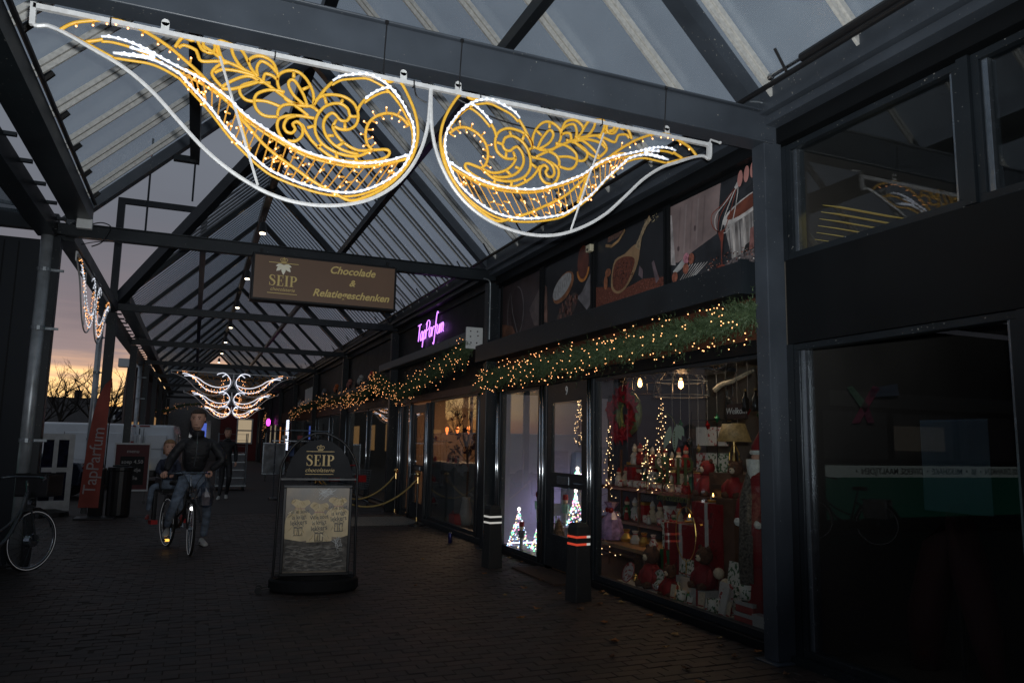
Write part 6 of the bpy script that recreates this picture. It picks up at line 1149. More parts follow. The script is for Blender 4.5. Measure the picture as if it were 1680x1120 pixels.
# ================================================================== NEAR SHOP ON THE RIGHT
nb_ = T('near_shop', 'dark empty shop front with a black fascia right of the blue-grey post', 'shop', (FX, 2.5, 0))
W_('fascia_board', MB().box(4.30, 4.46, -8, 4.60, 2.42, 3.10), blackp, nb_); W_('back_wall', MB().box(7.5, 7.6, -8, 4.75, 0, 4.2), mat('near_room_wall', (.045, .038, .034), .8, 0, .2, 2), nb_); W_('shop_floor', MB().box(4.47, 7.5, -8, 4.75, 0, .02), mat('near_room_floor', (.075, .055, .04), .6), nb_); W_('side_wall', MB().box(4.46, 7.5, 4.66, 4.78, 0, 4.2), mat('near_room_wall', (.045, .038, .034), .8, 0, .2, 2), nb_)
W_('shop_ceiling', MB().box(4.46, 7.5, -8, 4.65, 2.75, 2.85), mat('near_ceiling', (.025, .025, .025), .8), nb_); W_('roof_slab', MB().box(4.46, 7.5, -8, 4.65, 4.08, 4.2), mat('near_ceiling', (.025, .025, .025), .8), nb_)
def nwin(ya, yb, z0, z1, nm):
    w = .05; x0, x1 = 4.315, 4.42
    f = MB(); f.box(x0, x1, ya, yb, z0, z0 + w); f.box(x0, x1, ya, yb, z1 - w, z1); f.box(x0, x1, ya, ya + w, z0 + w, z1 - w); f.box(x0, x1, yb - w, yb, z0 + w, z1 - w); o = W_(nm, f, paintd, nb_, bevel=.003)
    W_('inner_bead', MB().box(x0 + .02, x1, yb - w - .045, yb - w - .001, z0 + w, z1 - w), alu, o, bevel=.004)
    W_('inner_bead', MB().box(x0 + .012, x0 + .03, ya + w + .001, ya + w + .02, z0 + w, z1 - w), alu, o)
    W_('glass_pane', MB().box(4.362, 4.370, ya + w, yb - w, z0 + w, z1 - w), glz, o)
nwin(2.80, 4.56, .06, 2.415, 'shop_window'); nwin(.9, 2.72, .06, 2.415, 'shop_window'); nwin(-1.1, .82, .06, 2.415, 'shop_window')
nwin(3.06, 4.58, 3.105, 4.06, 'upper_window'); nwin(1.2, 2.98, 3.105, 4.06, 'upper_window'); nwin(-.8, 1.14, 3.105, 4.06, 'upper_window')
W_('mullion', MB().box(4.30, 4.42, 2.722, 2.798, 0, 2.415), paintd, nb_); W_('mullion', MB().box(4.29, 4.42, 2.982, 3.058, 3.105, 4.06), paintd, nb_); W_('mullion', MB().box(4.30, 4.42, .822, .898, 0, 2.415), paintd, nb_); W_('mullion', MB().box(4.29, 4.42, 1.142, 1.198, 3.105, 4.06), paintd, nb_)
W_('sill', MB().box(4.26, 4.44, -8, 4.63, 0, .058), paintd, nb_); W_('end_stile', MB().box(4.31, 4.44, 4.562, 4.63, .058, 2.418), paintd, nb_); W_('end_stile', MB().box(4.31, 4.44, 4.582, 4.63, 3.10, 4.06), paintd, nb_)
# yellow slat blind behind the upper window
t = T('slat_blind', 'yellow slat blind glowing behind the upper window beside the post', 'blind', (4.9, 4.45, 3.14))
for k in range(8): P('slat', MB().box(-.38, .35, -.1, .1, k * .055, k * .055 + .004, Matrix.Rotation(.35, 4, 'X')), mat('yellow_slat', (.55, .42, .12), .6, 0, 0, emit=(1, .75, .2), estr=.06), t)
t = T('paper_sheet', 'pale blue sheet taped inside the near shop window', 'sheet', (4.80, 3.62, 1.45)); P('paper', MB().box(-.002, .002, -.26, .24, -.26, .37), sheet('pale_blue_film', .72, (.24, .36, .50), dirt=.5), t); P('paper_edge', MB().box(-.004, -.0025, -.26, .24, .355, .365), sheet('pale_blue_film', .72, (.24, .36, .50), dirt=.5), t)
t = T('sticker_emblem', 'faint crossed red and green emblem sticker on the near shop glass', 'sticker', (4.378, 3.98, 1.93))
for pts, c in ((((-.13, .12), (-.08, .13), (.06, -.02), (.02, -.07)), (.05, .08, .05)), (((-.10, -.14), (-.03, -.14), (.16, .10), (.10, .12)), (.11, .02, .035)), (((.0, -.03), (.05, -.02), (.10, -.14), (.04, -.14)), (.08, .015, .03)), (((.08, .10), (.30, .12), (.31, .04), (.07, .04)), (.035, .038, .05))): P('emblem_part', MB().poly([(0, -u, v) for u, v in pts], (.001, 0, 0)), sheet('sticker_%d' % int(c[0] * 1000), .62, tuple(3.0 * v for v in c), dirt=.4), t)
t = T('draped_cloth', 'dark red cloth draped over a stand inside the near shop', 'cloth', (5.1, 3.85, .02)); b = MB(); pr = [(-.25, 0), (-.2, .3), (-.1, .75), (0, 1.15), (.15, .9), (.3, .4), (.35, 0)]
b.tube([(0, u * .9, v) for u, v in pr], [.05, .10, .13, .10, .12, .14, .10], 8); P('cloth_fold', b, mat('dim_red_cloth', (.05, .008, .008), .8), t, smooth=True); P('stand_leg', MB().cyl((.0, 0, 0), (0, 0, 1.1), .02, n=6), cagem, t)
for k, y in enumerate((3.3, 2.2)):
    t = T('bar_stool', ('dark wooden stool under the red cloth in the near shop', 'dark wooden stool deeper in the near shop')[k], 'stool', (5.5 + k * .4, y, .02)); P('seat', MB().cyl((0, 0, .62), (0, 0, .66), .17, n=14), woodm, t)
    for a in range(4): P('leg', MB().bar((.12 * math.cos(a * PI / 2 + .8), .12 * math.sin(a * PI / 2 + .8), .62), (.18 * math.cos(a * PI / 2 + .8), .18 * math.sin(a * PI / 2 + .8), 0), .03, .03), woodm, t)

# boxes added behind the area lights, the made-up fills included
for o in [q for q in COL.objects if q.type == 'LIGHT' and q.data.type == 'AREA']:
    x, y, z = o.location; par = ps if y > 11.1 else shop; s_ = min(o.data.size, .6) / 2
    if z > 2: W_('lamp_housing', MB().box(x - s_, x + s_, y - s_, y + s_, z + .015, z + .05), blackm, par)
    else: W_('lamp_housing', MB().box(x - s_ * .6, x + s_ * .6, y - .05, y - .02, z - s_ * .6, z + s_ * .6).box(x - .01, x + .01, y - .045, y - .025, .04, z - s_ * .6), wht, par)

# ================================================================== SNACK KIOSK (left)
ks = T('snack_kiosk', 'dark kiosk wall at the left edge behind the parked bicycle, with a green counter front', 'kiosk', (-5.5, 11.1, 0))
kdark = mat('kiosk_dark_blue', (.014, .018, .024), .6, 0, .12, 3, spec=.3); kgreen = mat('kiosk_green', (.008, .15, .10), .5, 0, .1, emit=(.02, .55, .35), estr=.06); kwhite = mat('kiosk_white_band', (.50, .55, .50), .6, 0, .05, emit=(.8, .95, .9), estr=.22)  # glow added to counter and band so they show in the window reflection
kw = MB(); kw.poly([(3.05, 0, 0), (3.55, 0, 0), (2.3, 4.6, 0), (1.8, 4.6, 0)], (0, 0, 4.1)); kw.box(-4.5, 3.05, 0, .08, 0, .28); kw.box(-4.5, 3.05, 0, .08, 1.34, 1.42); kw.box(-4.5, 3.05, 0, .08, 2.35, 4.1); kw.box(-4.5, -4.42, .08, 4.6, 0, 4.1); kw.box(-4.42, 1.8, 4.5, 4.6, 0, 4.1)
P('wall', kw, kdark, ks)
for k in range(2): P('wall_groove', MB().box(3.10 + k * .16, 3.115 + k * .16, -.008, -.001, .02, 4.05), blackp, ks)
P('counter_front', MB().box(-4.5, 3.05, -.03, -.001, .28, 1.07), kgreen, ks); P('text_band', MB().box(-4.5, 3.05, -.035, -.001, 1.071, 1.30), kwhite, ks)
P('serving_glass', MB().box(-4.4, 3.0, .02, .03, 1.42, 2.35), glz, ks)
for x in (-2.6, -.7, 1.2): P('window_post', MB().box(x, x + .08, -.01, .08, 1.421, 2.349), kdark, ks)
P('inner_wall', MB().box(-4.4, 2.3, 2.5, 2.55, .02, 4.0), mat('kiosk_inner', (.20, .19, .18), .8), ks)
P('menu_board', MB().box(1.4, 2.25, 2.40, 2.49, 1.45, 2.1), mat('lit_menu', (.5, .3, .15), .5, 0, 0, emit=(1, .55, .2), estr=.55), ks); P('menu_board', MB().box(-3.4, -1.6, 2.40, 2.49, 1.6, 2.2), mat('lit_menu2', (.5, .4, .35), .5, 0, 0, emit=(1, .8, .6), estr=.10), ks)
P('signboard', MB().box(-4.5, 2.9, -.05, -.001, 2.45, 2.75), mat('kiosk_sign', (.20, .20, .19), .6), ks)
text('band_lettering', 'SNACKS  •  DIVERSE DRANKEN  •  IJS  •  MILKSHAKE  •  DIVERSE MAALTIJDEN  •', .17, mat('dark_green_print', (.01, .06, .04), .6), ks, frame_mtx((-.75, -.037, 1.185), (1, 0, 0), (0, 0, 1)), weight=.002, xs=1.03)
# side roof over the kiosk
t = T('kiosk_canopy', 'low glass side roof running left over the dark kiosk', 'canopy', (-4, 9, 4.2))
P('front_beam', MB().bar((2.2, 2.0, .11), (-6, 2.0, .11), .14, .22), paintd, t); P('roof_glass', MB().poly([(1.95, -6, .15), (1.95, 1.9, .15), (-5, 1.9, .75), (-5, -6, .75)], (0, 0, .012)), sheet('side_glass', .45, (.22, .26, .28)), t)
for k in range(5): P('roof_bar', MB().bar((1.95 - k * 1.3, 1.9, .12 + k * .112), (1.95 - k * 1.3, -6, .12 + k * .112), .05, .06), barf, t)
P('cladding_edge', MB().bar((2.0, 1.92, .26), (-5, 1.92, .80), .05, .04), white, t)

# ================================================================== BICYCLES
def wheel(par, x, z, r, name='wheel', rimm=None, hub=.03, hm=None):
    """local: bike runs along x, wheel in the xz plane"""
    w = link(name, None, par, (x, 0, z))
    P('tyre', MB().tube([(r * math.cos(k * PI / 20), 0, r * math.sin(k * PI / 20)) for k in range(40)], .019, 7, closed=True), rubber, w, smooth=True)
    P('rim', MB().tube([((r - .028) * math.cos(k * PI / 20), 0, (r - .028) * math.sin(k * PI / 20)) for k in range(40)], .011, 5, closed=True), rimm or alu, w, smooth=True)
    b = MB()
    for k in range(24):
        a = k * PI / 12; b.cyl((hub * math.cos(a + .5), (.02 if k % 2 else -.02), hub * math.sin(a + .5)), ((r - .03) * math.cos(a), 0, (r - .03) * math.sin(a)), .0016, n=3)
    P('spokes', b, alu, w); P('hub', MB().cyl((0, -.04, 0), (0, .04, 0), hub, n=14), hm or alu, w); return w
reflm = mat('reflective_tyre_wall', (.75, .75, .72), .4, 0, 0, emit=(.9, .92, 1), estr=.09)  # strip glows of itself in place of throwing the flash back
def bike(lab, loc, rz, fm, basket=True, steer=0.0, hubf=.03, tilt=0.0):
    t = T('bicycle', lab, 'bicycle', loc, rz); t.rotation_euler = (tilt, 0, rz); r = .345
    wheel(t, 0, r, r); fw = wheel(t, 1.10, r, r, hub=hubf); fw.rotation_euler = (0, 0, steer)
    for x in (0, 1.10): P('reflective_strip', MB().tube([((r - .008) * math.cos(k * PI / 20), .016, (r - .008) * math.sin(k * PI / 20)) for k in range(40)], .004, 4, closed=True).tube([((r - .008) * math.cos(k * PI / 20), -.016, (r - .008) * math.sin(k * PI / 20)) for k in range(40)], .004, 4, closed=True), reflm, t, loc=(x, 0, r), rot=(0, 0, steer if x else 0))
    b = MB(); b.tube(catmull([(.93, 0, .88), (.86, 0, .68), (.68, 0, .42), (.45, 0, .31)], 4), .021, 8); b.cyl((.45, 0, .30), (.30, 0, .86), .018, n=8); b.tube([(.95, 0, .92), (.90, 0, .72)], .024, 8); b.tube(catmull([(.90, 0, .76), (.7, 0, .58), (.41, 0, .46)], 4), .015, 7)
    for s in (-1, 1): b.cyl((.45, .04 * s, .30), (0, .06 * s, r), .010, n=6); b.cyl((.34, .03 * s, .72), (0, .06 * s, r), .009, n=6)
    P('frame', b, fm, t, smooth=True)
    b = MB()
    for s in (-1, 1): b.tube([(.97, .05 * s, .72), (1.02, .055 * s, .6), (1.10, .055 * s, r)], .012, 6)
    b.box(.93, 1.0, -.05, .05, .70, .74); P('fork', b, fm, t)
    P('mudguard', MB().tube([(1.10 + (r + .03) * math.cos(a), 0, r + (r + .03) * math.sin(a)) for a in [math.radians(20 + k * 14) for k in range(11)]], .018, 5), blackm, t); P('mudguard', MB().tube([((r + .03) * math.cos(a), 0, r + (r + .03) * math.sin(a)) for a in [math.radians(10 + k * 14) for k in range(13)]], .018, 5), blackm, t)
    hb = MB(); hb.cyl((.95, 0, .90), (.92, 0, 1.06), .014, n=8); hb.tube(catmull([(.74, -.31, 1.06), (.86, -.26, 1.09), (.93, -.12, 1.10), (.93, .12, 1.10), (.86, .26, 1.09), (.74, .31, 1.06)], 4), .012, 7); P('handlebar', hb, alu, t)
    for s in (-1, 1): P('grip', MB().cyl((.74, .31 * s, 1.06), (.84, .275 * s, 1.087), .018, n=8), blackm, t); P('brake_cable', MB().tube(catmull([(.86, .24 * s, 1.10), (1.02, .16 * s, 1.12), (1.03, .05 * s, .95), (.96, .02, .80)], 4), .004, 4), blackm, t)
    P('saddle', MB().lathe([(.10, 0), (.11, .03), (.09, .06), (.02, .07)], (0, 0, 0), 12, Matrix.Diagonal((1.25, .8, 1))), blackm, t, loc=(.26, 0, .90), smooth=True); P('seat_post', MB().cyl((.305, 0, .84), (.28, 0, .92), .013, n=8), alu, t)
    P('rear_rack', MB().box(-.24, .24, -.07, -.055, .74, .755).box(-.24, .24, .055, .07, .74, .755).box(-.24, -.225, -.055, .055, .74, .755).box(.225, .24, -.055, .055, .74, .755).bar((0, .065, .74), (0, .065, r), .01, .01).bar((0, -.065, .74), (0, -.065, r), .01, .01), blackm, t)
    P('chain_case', MB().box(.0, .50, -.075, -.05, .25, .36), blackm, t, bevel=.02); P('crank', MB().bar((.45, -.08, .30), (.50, -.09, .15), .018, .012).bar((.45, .08, .30), (.40, .09, .45), .018, .012), alu, t); P('pedal', MB().box(.46, .55, -.19, -.10, .135, .155), blackm, t); P('pedal', MB().box(.35, .44, .10, .19, .445, .465), blackm, t)
    P('headlamp', MB().cyl((1.0, 0, .80), (1.06, 0, .80), .03, .035, 10), alu, t)
    if basket:
        P('basket', MB().box(1.0, 1.30, -.2, .2, .86, .875).box(1.0, 1.012, -.2, .2, .876, 1.12).box(1.288, 1.30, -.2, .2, .876, 1.12).box(1.013, 1.287, -.2, -.188, .876, 1.12).box(1.013, 1.287, .188, .2, .876, 1.12), blackm, t, bevel=.01)
        P('basket_rim', MB().tube([(1.0, -.2, 1.125), (1.30, -.2, 1.125), (1.30, .2, 1.125), (1.0, .2, 1.125)], .010, 5, closed=True), rubber, t)
    return t
dx_, dy_ = -1.70 + 2.16, 10.72 - 9.72
bk = bike('black city bicycle with a front basket parked against the kiosk at the left edge', (-2.17, 9.70, 0), math.atan2(1.0, .47), mat('bike_grey', (.10, .11, .12), .35, .4, .1), True, steer=-.2, hubf=.075)
P('pannier', MB().box(-.2, .16, .08, .22, .45, .76).box(-.2, .16, -.22, -.08, .45, .76), mat('grey_pannier', (.45, .45, .43), .8, 0, .4, 40), bk, bevel=.02); P('kickstand', MB().bar((.1, .06, .30), (.05, .2, .01), .015, .015), blackm, bk)

# ================================================================== LEFT PASSAGE ITEMS
# white pane-framed board
def aboard(t, w, h, th, fm, inner, lean):
    mm = Matrix.Rotation(lean, 4, 'X'); b = MB(); e = .07
    b.box(-w / 2, w / 2, -th, 0, 0.02, e + .02, mm); b.box(-w / 2, w / 2, -th, 0, h - e, h, mm); b.box(-w / 2, -w / 2 + e, -th, 0, e + .02, h - e, mm); b.box(w / 2 - e, w / 2, -th, 0, e + .02, h - e, mm)
    return mm
t = T('window_frame_board', 'white framed board with four dark panes standing behind the downpipe', 'board', (-2.53, 17.6, 0), .10); w, h = .64, 1.62
b = MB(); b.box(-w / 2, w / 2, -.04, 0, .10, .30).box(-w / 2, w / 2, -.04, 0, h - .12, h).box(-w / 2, -w / 2 + .08, -.04, 0, .30, h - .12).box(w / 2 - .10, w / 2, -.04, 0, .30, h - .12).box(-.04, .04, -.04, 0, .30, h - .12).box(-w / 2 + .1, -.04, -.04, 0, .86, .95).box(.04, w / 2 - .1, -.04, 0, .86, .95); P('board_frame', b, mat('faded_white_wood', (.60, .61, .61), .6, 0, .15), t)
for x in (-w / 2 + .1, .04):
    for z in (.30, .95): P('picture_pane', MB().box(x, x + w / 2 - .14, -.02, -.012, z, z + (.56 if z < .5 else .65)), mat('dark_photo_pane', (.012, .012, .03), .7, 0, .8, 8, spec=.1), t)
P('foot', MB().lathe([(.34, 0), (.32, .08), (.10, .14)], (0, 0, 0), 18), blackm, t)
# sail flag
salmon = mat('salmon_flag_cloth', (.34, .075, .055), .8, 0, .15, 4)
t = T('sail_flag', 'salmon red sail flag lettered TapParfum bottom to top beside the left posts', 'flag', (-1.80, 16.75, 0)); prof = [(-.20, .22), (-.17, .8), (-.12, 1.5), (-.05, 2.0), (.03, 2.35), (.16, 2.60), (.27, 2.72), (.31, 2.70), (.30, 2.3), (.27, 1.9), (.29, 1.4), (.26, .9), (.25, .22)]
b = MB(); vs = []; n = 14
lft = [(-.20, .22), (-.17, .8), (-.12, 1.5), (-.05, 2.0), (.03, 2.35), (.16, 2.60), (.29, 2.72)]; rgt = [(.25, .22), (.26, .8), (.285, 1.4), (.27, 1.9), (.29, 2.3), (.305, 2.6), (.31, 2.72)]
for i in range(len(lft)):
    for j in range(5):
        s_ = j / 4; x = .78 * (lft[i][0] * (1 - s_) + rgt[i][0] * s_); z = lft[i][1] * (1 - s_) + rgt[i][1] * s_; vs.append((x, .035 * math.sin(s_ * 5 + i * .9), z))
b.add(vs, [(i * 5 + j, i * 5 + j + 1, (i + 1) * 5 + j + 1, (i + 1) * 5 + j) for i in range(len(lft) - 1) for j in range(4)]); P('flag_cloth', b, salmon, t, smooth=True)
text('flag_lettering', 'TapParfum', .31, mat('flag_print_grey', (.42, .36, .36), .7), t, frame_mtx((.06, -.055, 1.12), (.06, 0, 1), (-1, 0, .06)), extrude=.004, spacing=.95); P('flag_pole', MB().tube(catmull([(.235, .06, .05), (.245, .06, 1.4), (.25, .05, 2.4), (.215, .03, 2.74)], 4), .012, 6), blackm, t); P('flag_foot', MB().box(-.2, .5, -.2, .3, .0, .04), blackm, t, bevel=.01)
# bin
t = T('litter_bin', 'dark cylindrical litter bin right of the salmon flag', 'bin', (-1.30, 17.15, 0)); P('bin_body', MB().lathe([(.20, 0), (.22, .05), (.22, .90), (.235, .92), (.235, .98), (.12, 1.0)], (0, 0, 0), 20), blackm, t, smooth=False); P('bin_liner', MB().cyl((0, 0, .98), (0, 0, 1.02), .16, .15, 16), rubber, t)
t = T('small_planter', 'dark square planter pressed against the litter bin', 'planter', (-1.72, 17.3, 0)); P('planter_box', MB().box(-.10, .13, -.2, .2, 0, .92), blackp, t, bevel=.01); P('planter_rim', MB().box(-.11, .14, -.21, .21, .921, .95), blackm, t)
# red framed blackboard
redfr = mat('red_board', (.09, .014, .016), .6); t = T('price_board', 'red price board in a pale frame on wheels behind the litter bin', 'board', (-1.35, 20.3, 0)); 
P('board_frame', MB().box(-.36, .42, -.03, 0, .30, .34).box(-.36, .42, -.03, 0, 1.40, 1.44).box(-.36, -.33, -.03, 0, .34, 1.40).box(.39, .42, -.03, 0, .34, 1.40), mat('faded_white_wood', (.36, .37, .37)), t); P('board_face', MB().box(-.33, .39, -.02, -.005, .34, 1.40), redfr, t); P('black_panel', MB().box(-.22, .30, -.028, -.021, .45, 1.12), blackp, t)
for k, s_ in enumerate(('menu', 'soep 4,50', 'broodje', 'koffie')): text('chalk_lettering', s_, .12, mat('chalk', (.5, .48, .46), .8), t, frame_mtx((.04, -.0295, 1.24 - k * .2 if k == 0 else 1.18 - k * .19), (1, 0, 0), (0, 0, 1)))
for x in (-.3, .35): P('caster', MB().cyl((x, -.03, .04), (x, .0, .04), .04, n=10).box(x - .01, x + .01, -.02, 0, .05, .30), blackm, t)

# ================================================================== VEHICLES
vanw = mat('van_white_paint', (.74, .78, .82), .28, 0, .04, 2, coat=.5); tyre_ = rubber; darkg = mat('tinted_glass', (.02, .025, .03), .08, 0, 0, spec=.8)
def vbody(t, L_, W, prof, m, name='body'):
    """prof: list of (x, z) side outline; rounded by insetting the upper part"""
    b = MB(); k = len(prof); secs = []
    for y, ins in ((-W / 2, .10), (-W / 2 + .05, .02), (-W / 2 + .12, 0), (W / 2 - .12, 0), (W / 2 - .05, .02), (W / 2, .10)):
        cx = sum(p[0] for p in prof) / k; zc = .9
        secs.append([(x + (cx - x) * ins * .3, y * (1 - .10 * max(0, (z - 1.0))), z - (z - zc) * ins * .25) for x, z in prof])
    o = []
    for s_ in secs: o += s_
    fs = [(i * k + j, i * k + (j + 1) % k, (i + 1) * k + (j + 1) % k, (i + 1) * k + j) for i in range(5) for j in range(k)]; fs += [tuple(range(k - 1, -1, -1)), tuple(range(5 * k, 6 * k))]
    b.add(o, fs); return P(name, b, m, t, smooth=False, fix=True, bevel=.03)
def vwheel(t, x, y, r=.33):
    w = link('wheel', None, t, (x, y, r)); P('tyre', MB().lathe([(r * .6, -.1), (r, -.09), (r, .09), (r * .6, .1)], (0, 0, 0), 20, Matrix.Rotation(PI / 2, 3, 'X')), tyre_, w); P('rim', MB().lathe([(r * .15, -.105), (r * .6, -.095), (r * .6, .095), (r * .15, .105)], (0, 0, 0), 14, Matrix.Rotation(PI / 2, 3, 'X')), alu, w)
def van(lab, loc, rz, plate=None):
    t = T('parked_van', lab, 'van', loc, rz)   # x = forward
    vbody(t, 4.9, 1.9, [(-2.45, .35), (-2.47, .9), (-2.40, 1.6), (-2.30, 1.92), (-2.1, 1.97), (1.0, 1.97), (1.3, 1.88), (1.95, 1.25), (2.45, 1.05), (2.5, .6), (2.45, .35)], vanw)
    for x in (-1.6, 1.6):
        for y in (-.88, .88): vwheel(t, x, y)
    for s in (-1, 1):
        P('side_window', MB().box(.75, 1.4, s * .875 - .01, s * .875 + .01, 1.25, 1.7), darkg, t); P('side_panel_recess', MB().box(-2.1, -.6, s * .90 - .012, s * .90 + .008, 1.18, 1.68), vanw, t, bevel=.02); P('sill_trim', MB().box(-2.2, 2.2, s * .94 - .01, s * .94 + .012, .34, .50), blackm, t); P('door_gap', MB().box(-.58, -.57, s * .93 - .01, s * .93 + .015, .5, 1.7), blackm, t)
        P('tail_light', MB().box(-2.44, -2.36, s * .86 - .05, s * .86 + .05, .95, 1.45), mat('tail_light_red', (.25, .01, .01), .3), t)
    P('windscreen', MB().poly([(1.36, -.75, 1.84), (1.36, .75, 1.84), (1.97, .82, 1.27), (1.97, -.82, 1.27)], (.02, 0, .02)), darkg, t)
    P('rear_window', MB().box(-2.475, -2.40, -.68, -.04, 1.20, 1.66).box(-2.475, -2.40, .04, .68, 1.20, 1.66), vanw, t, bevel=.03); P('rear_bumper', MB().box(-2.56, -2.40, -.9, .9, .34, .55), blackm, t, bevel=.02); P('door_seam', MB().box(-2.482, -2.45, -.008, .008, .55, 1.85), blackm, t); P('door_handle', MB().box(-2.50, -2.46, .06, .2, .98, 1.02), blackm, t); P('brake_light', MB().box(-2.34, -2.28, -.15, .15, 1.91, 1.95), mat('tail_light_red', (.25, .01, .01), .3), t)
    if plate:
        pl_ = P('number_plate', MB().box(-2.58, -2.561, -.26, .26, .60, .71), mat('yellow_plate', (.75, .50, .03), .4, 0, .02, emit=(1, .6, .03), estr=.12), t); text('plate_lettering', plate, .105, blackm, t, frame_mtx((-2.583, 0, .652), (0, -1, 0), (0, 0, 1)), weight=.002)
    return t
v2 = van('white van seen from behind with a yellow number plate, its rear reaching past the post', (-1.28, 29.0, 0), math.radians(88), 'V-541-DG'); v2.location = (-1.38, 29.05, 0)
van('white panel van parked side-on behind the salmon flag', (-4.05, 26.8, 0), math.radians(176))
# dark car
t = T('parked_car', 'dark blue car parked between the framed board and the salmon flag', 'car', (-4.35, 22.6, 0), math.radians(170)); carm = mat('dark_blue_car', (.012, .018, .035), .2, .3, .1, coat=.6)
vbody(t, 4.2, 1.72, [(-2.05, .35), (-2.1, .7), (-1.98, .92), (-1.3, 1.0), (-.75, 1.40), (.35, 1.42), (1.05, .98), (1.95, .82), (2.1, .6), (2.08, .35)], carm)
for x in (-1.3, 1.3):
    for y in (-.80, .80): vwheel(t, x, y, .31)
for s in (-1, 1): P('side_window', MB().poly([(-1.1, s * .80, 1.0), (-.72, s * .74, 1.34), (.3, s * .74, 1.36), (.85, s * .80, 1.0)], (0, s * .02, 0)), darkg, t); P('headlight', MB().box(1.95, 2.09, s * .62 - .14, s * .62 + .14, .62, .76), mat('headlamp', (.5, .5, .5), .1), t); P('tail_light', MB().box(-2.09, -2.0, s * .68 - .12, s * .68 + .1, .66, .82), mat('tail_light_red', (.25, .01, .01), .3), t)
P('windscreen', MB().poly([(.40, -.66, 1.38), (.40, .66, 1.38), (1.02, .72, 1.0), (1.02, -.72, 1.0)], (.02, 0, .02)), darkg, t)

# ================================================================== SIGN STAND
t = T('sign_stand', 'black arched pavement sign with gold SEIP chocolaterie lettering and a photo of gift bags', 'sign stand', (1.30, 8.52, 0), math.radians(-8))
sf = mat('sign_frame_black', (.008, .008, .009), .4, 0, .1, spec=.3)
b = MB()
b.tube(catmull([(-.43, .02, .05), (-.42, .02, .6), (-.41, .02, 1.20), (-.385, .02, 1.36), (-.27, .02, 1.55), (-.10, .02, 1.655), (0, .02, 1.67), (.10, .02, 1.655), (.27, .02, 1.55), (.385, .02, 1.36), (.41, .02, 1.20), (.42, .02, .6), (.43, .02, .05)], 4), .014, 8)
P('arch_frame', b, sf, t, smooth=True)
P('base_tray', MB().lathe([(.44, 0), (.47, .03), (.47, .12), (.44, .14), (.40, .12), (.38, .06)], (0, 0, 0), 32, Matrix.Diagonal((1, .62, 1))), mat('base_rubber', (.006, .006, .007), .7, 0, .1, spec=.2), t)
b = MB()
for y in (-.12, .02): b.cyl((-.56, y - .025, .035), (-.56, y + .0, .035), .035, n=12); b.bar((-.56, y - .01, .035), (-.44, y - .01, .05), .02, .015)
P('caster_wheel', b, sf, t)
hp = [(-.355 , 1.19), (-.345, 1.27), (-.30, 1.40), (-.22, 1.51), (-.12, 1.58), (0, 1.605), (.12, 1.58), (.22, 1.51), (.30, 1.40), (.345, 1.27), (.355, 1.19)]
P('header_panel', MB().poly([(x, 0, z) for x, z in hp], (0, .02, 0)), mat('header_black', (.006, .007, .010), .6, 0, .1, 3, spec=.2), t, fix=True)
P('cross_rail', MB().bar((-.41, .02, 1.17), (.41, .02, 1.17), .02, .02).bar((-.41, .02, .17), (.41, .02, .17), .02, .02), sf, t)
goldp = mat('gold_print', (.55, .38, .13), .5, 0, .05)
logo_serif('logo_lettering', goldp, t, frame_mtx((0, -.003, 1.375), (1, 0, 0), (0, 0, 1)), .118); text('logo_small_lettering', 'chocolaterie', .062, goldp, t, frame_mtx((0, -.003, 1.268), (1, 0, 0), (0, 0, 1)), shear=.3, extrude=.001)
for z in (1.468, 1.222): P('gold_rule', MB().box(-.15, .15, -.003, -.001, z, z + .006), goldp, t)
crown_emblem('crown_emblem', goldp, t, frame_mtx((0, -.002, 1.508), (1, 0, 0), (0, 0, 1)), .072)
fr = MB(); x0, x1, z0, z1, e = -.365, .365, .15, 1.11, .032
fr.box(x0, x1, -.022, .03, z0, z0 + e); fr.box(x0, x1, -.022, .03, z1 - e, z1); fr.box(x0, x0 + e, -.022, .03, z0 + e, z1 - e); fr.box(x1 - e, x1, -.022, .03, z0 + e, z1 - e); P('poster_frame', fr, sf, t, bevel=.006)
def sart(n, pts, m, l): return P(n, MB().poly([(x, -.004 - .0012 * l, z) for x, z in pts], (0, .0008, 0)), m, t, fix=False)
sart('poster_print', [(x0 + e, z0 + e), (x1 - e, z0 + e), (x1 - e, z1 - e), (x0 + e, z1 - e)], pm('poster_shadow', (.17, .13, .085), v=.8, s=4), 0)
bagm = pm('linen_bag', (.66, .53, .33), .8, .22, 7); bagd = pm('linen_bag_fold', (.50, .38, .20), .8, .2, 12)
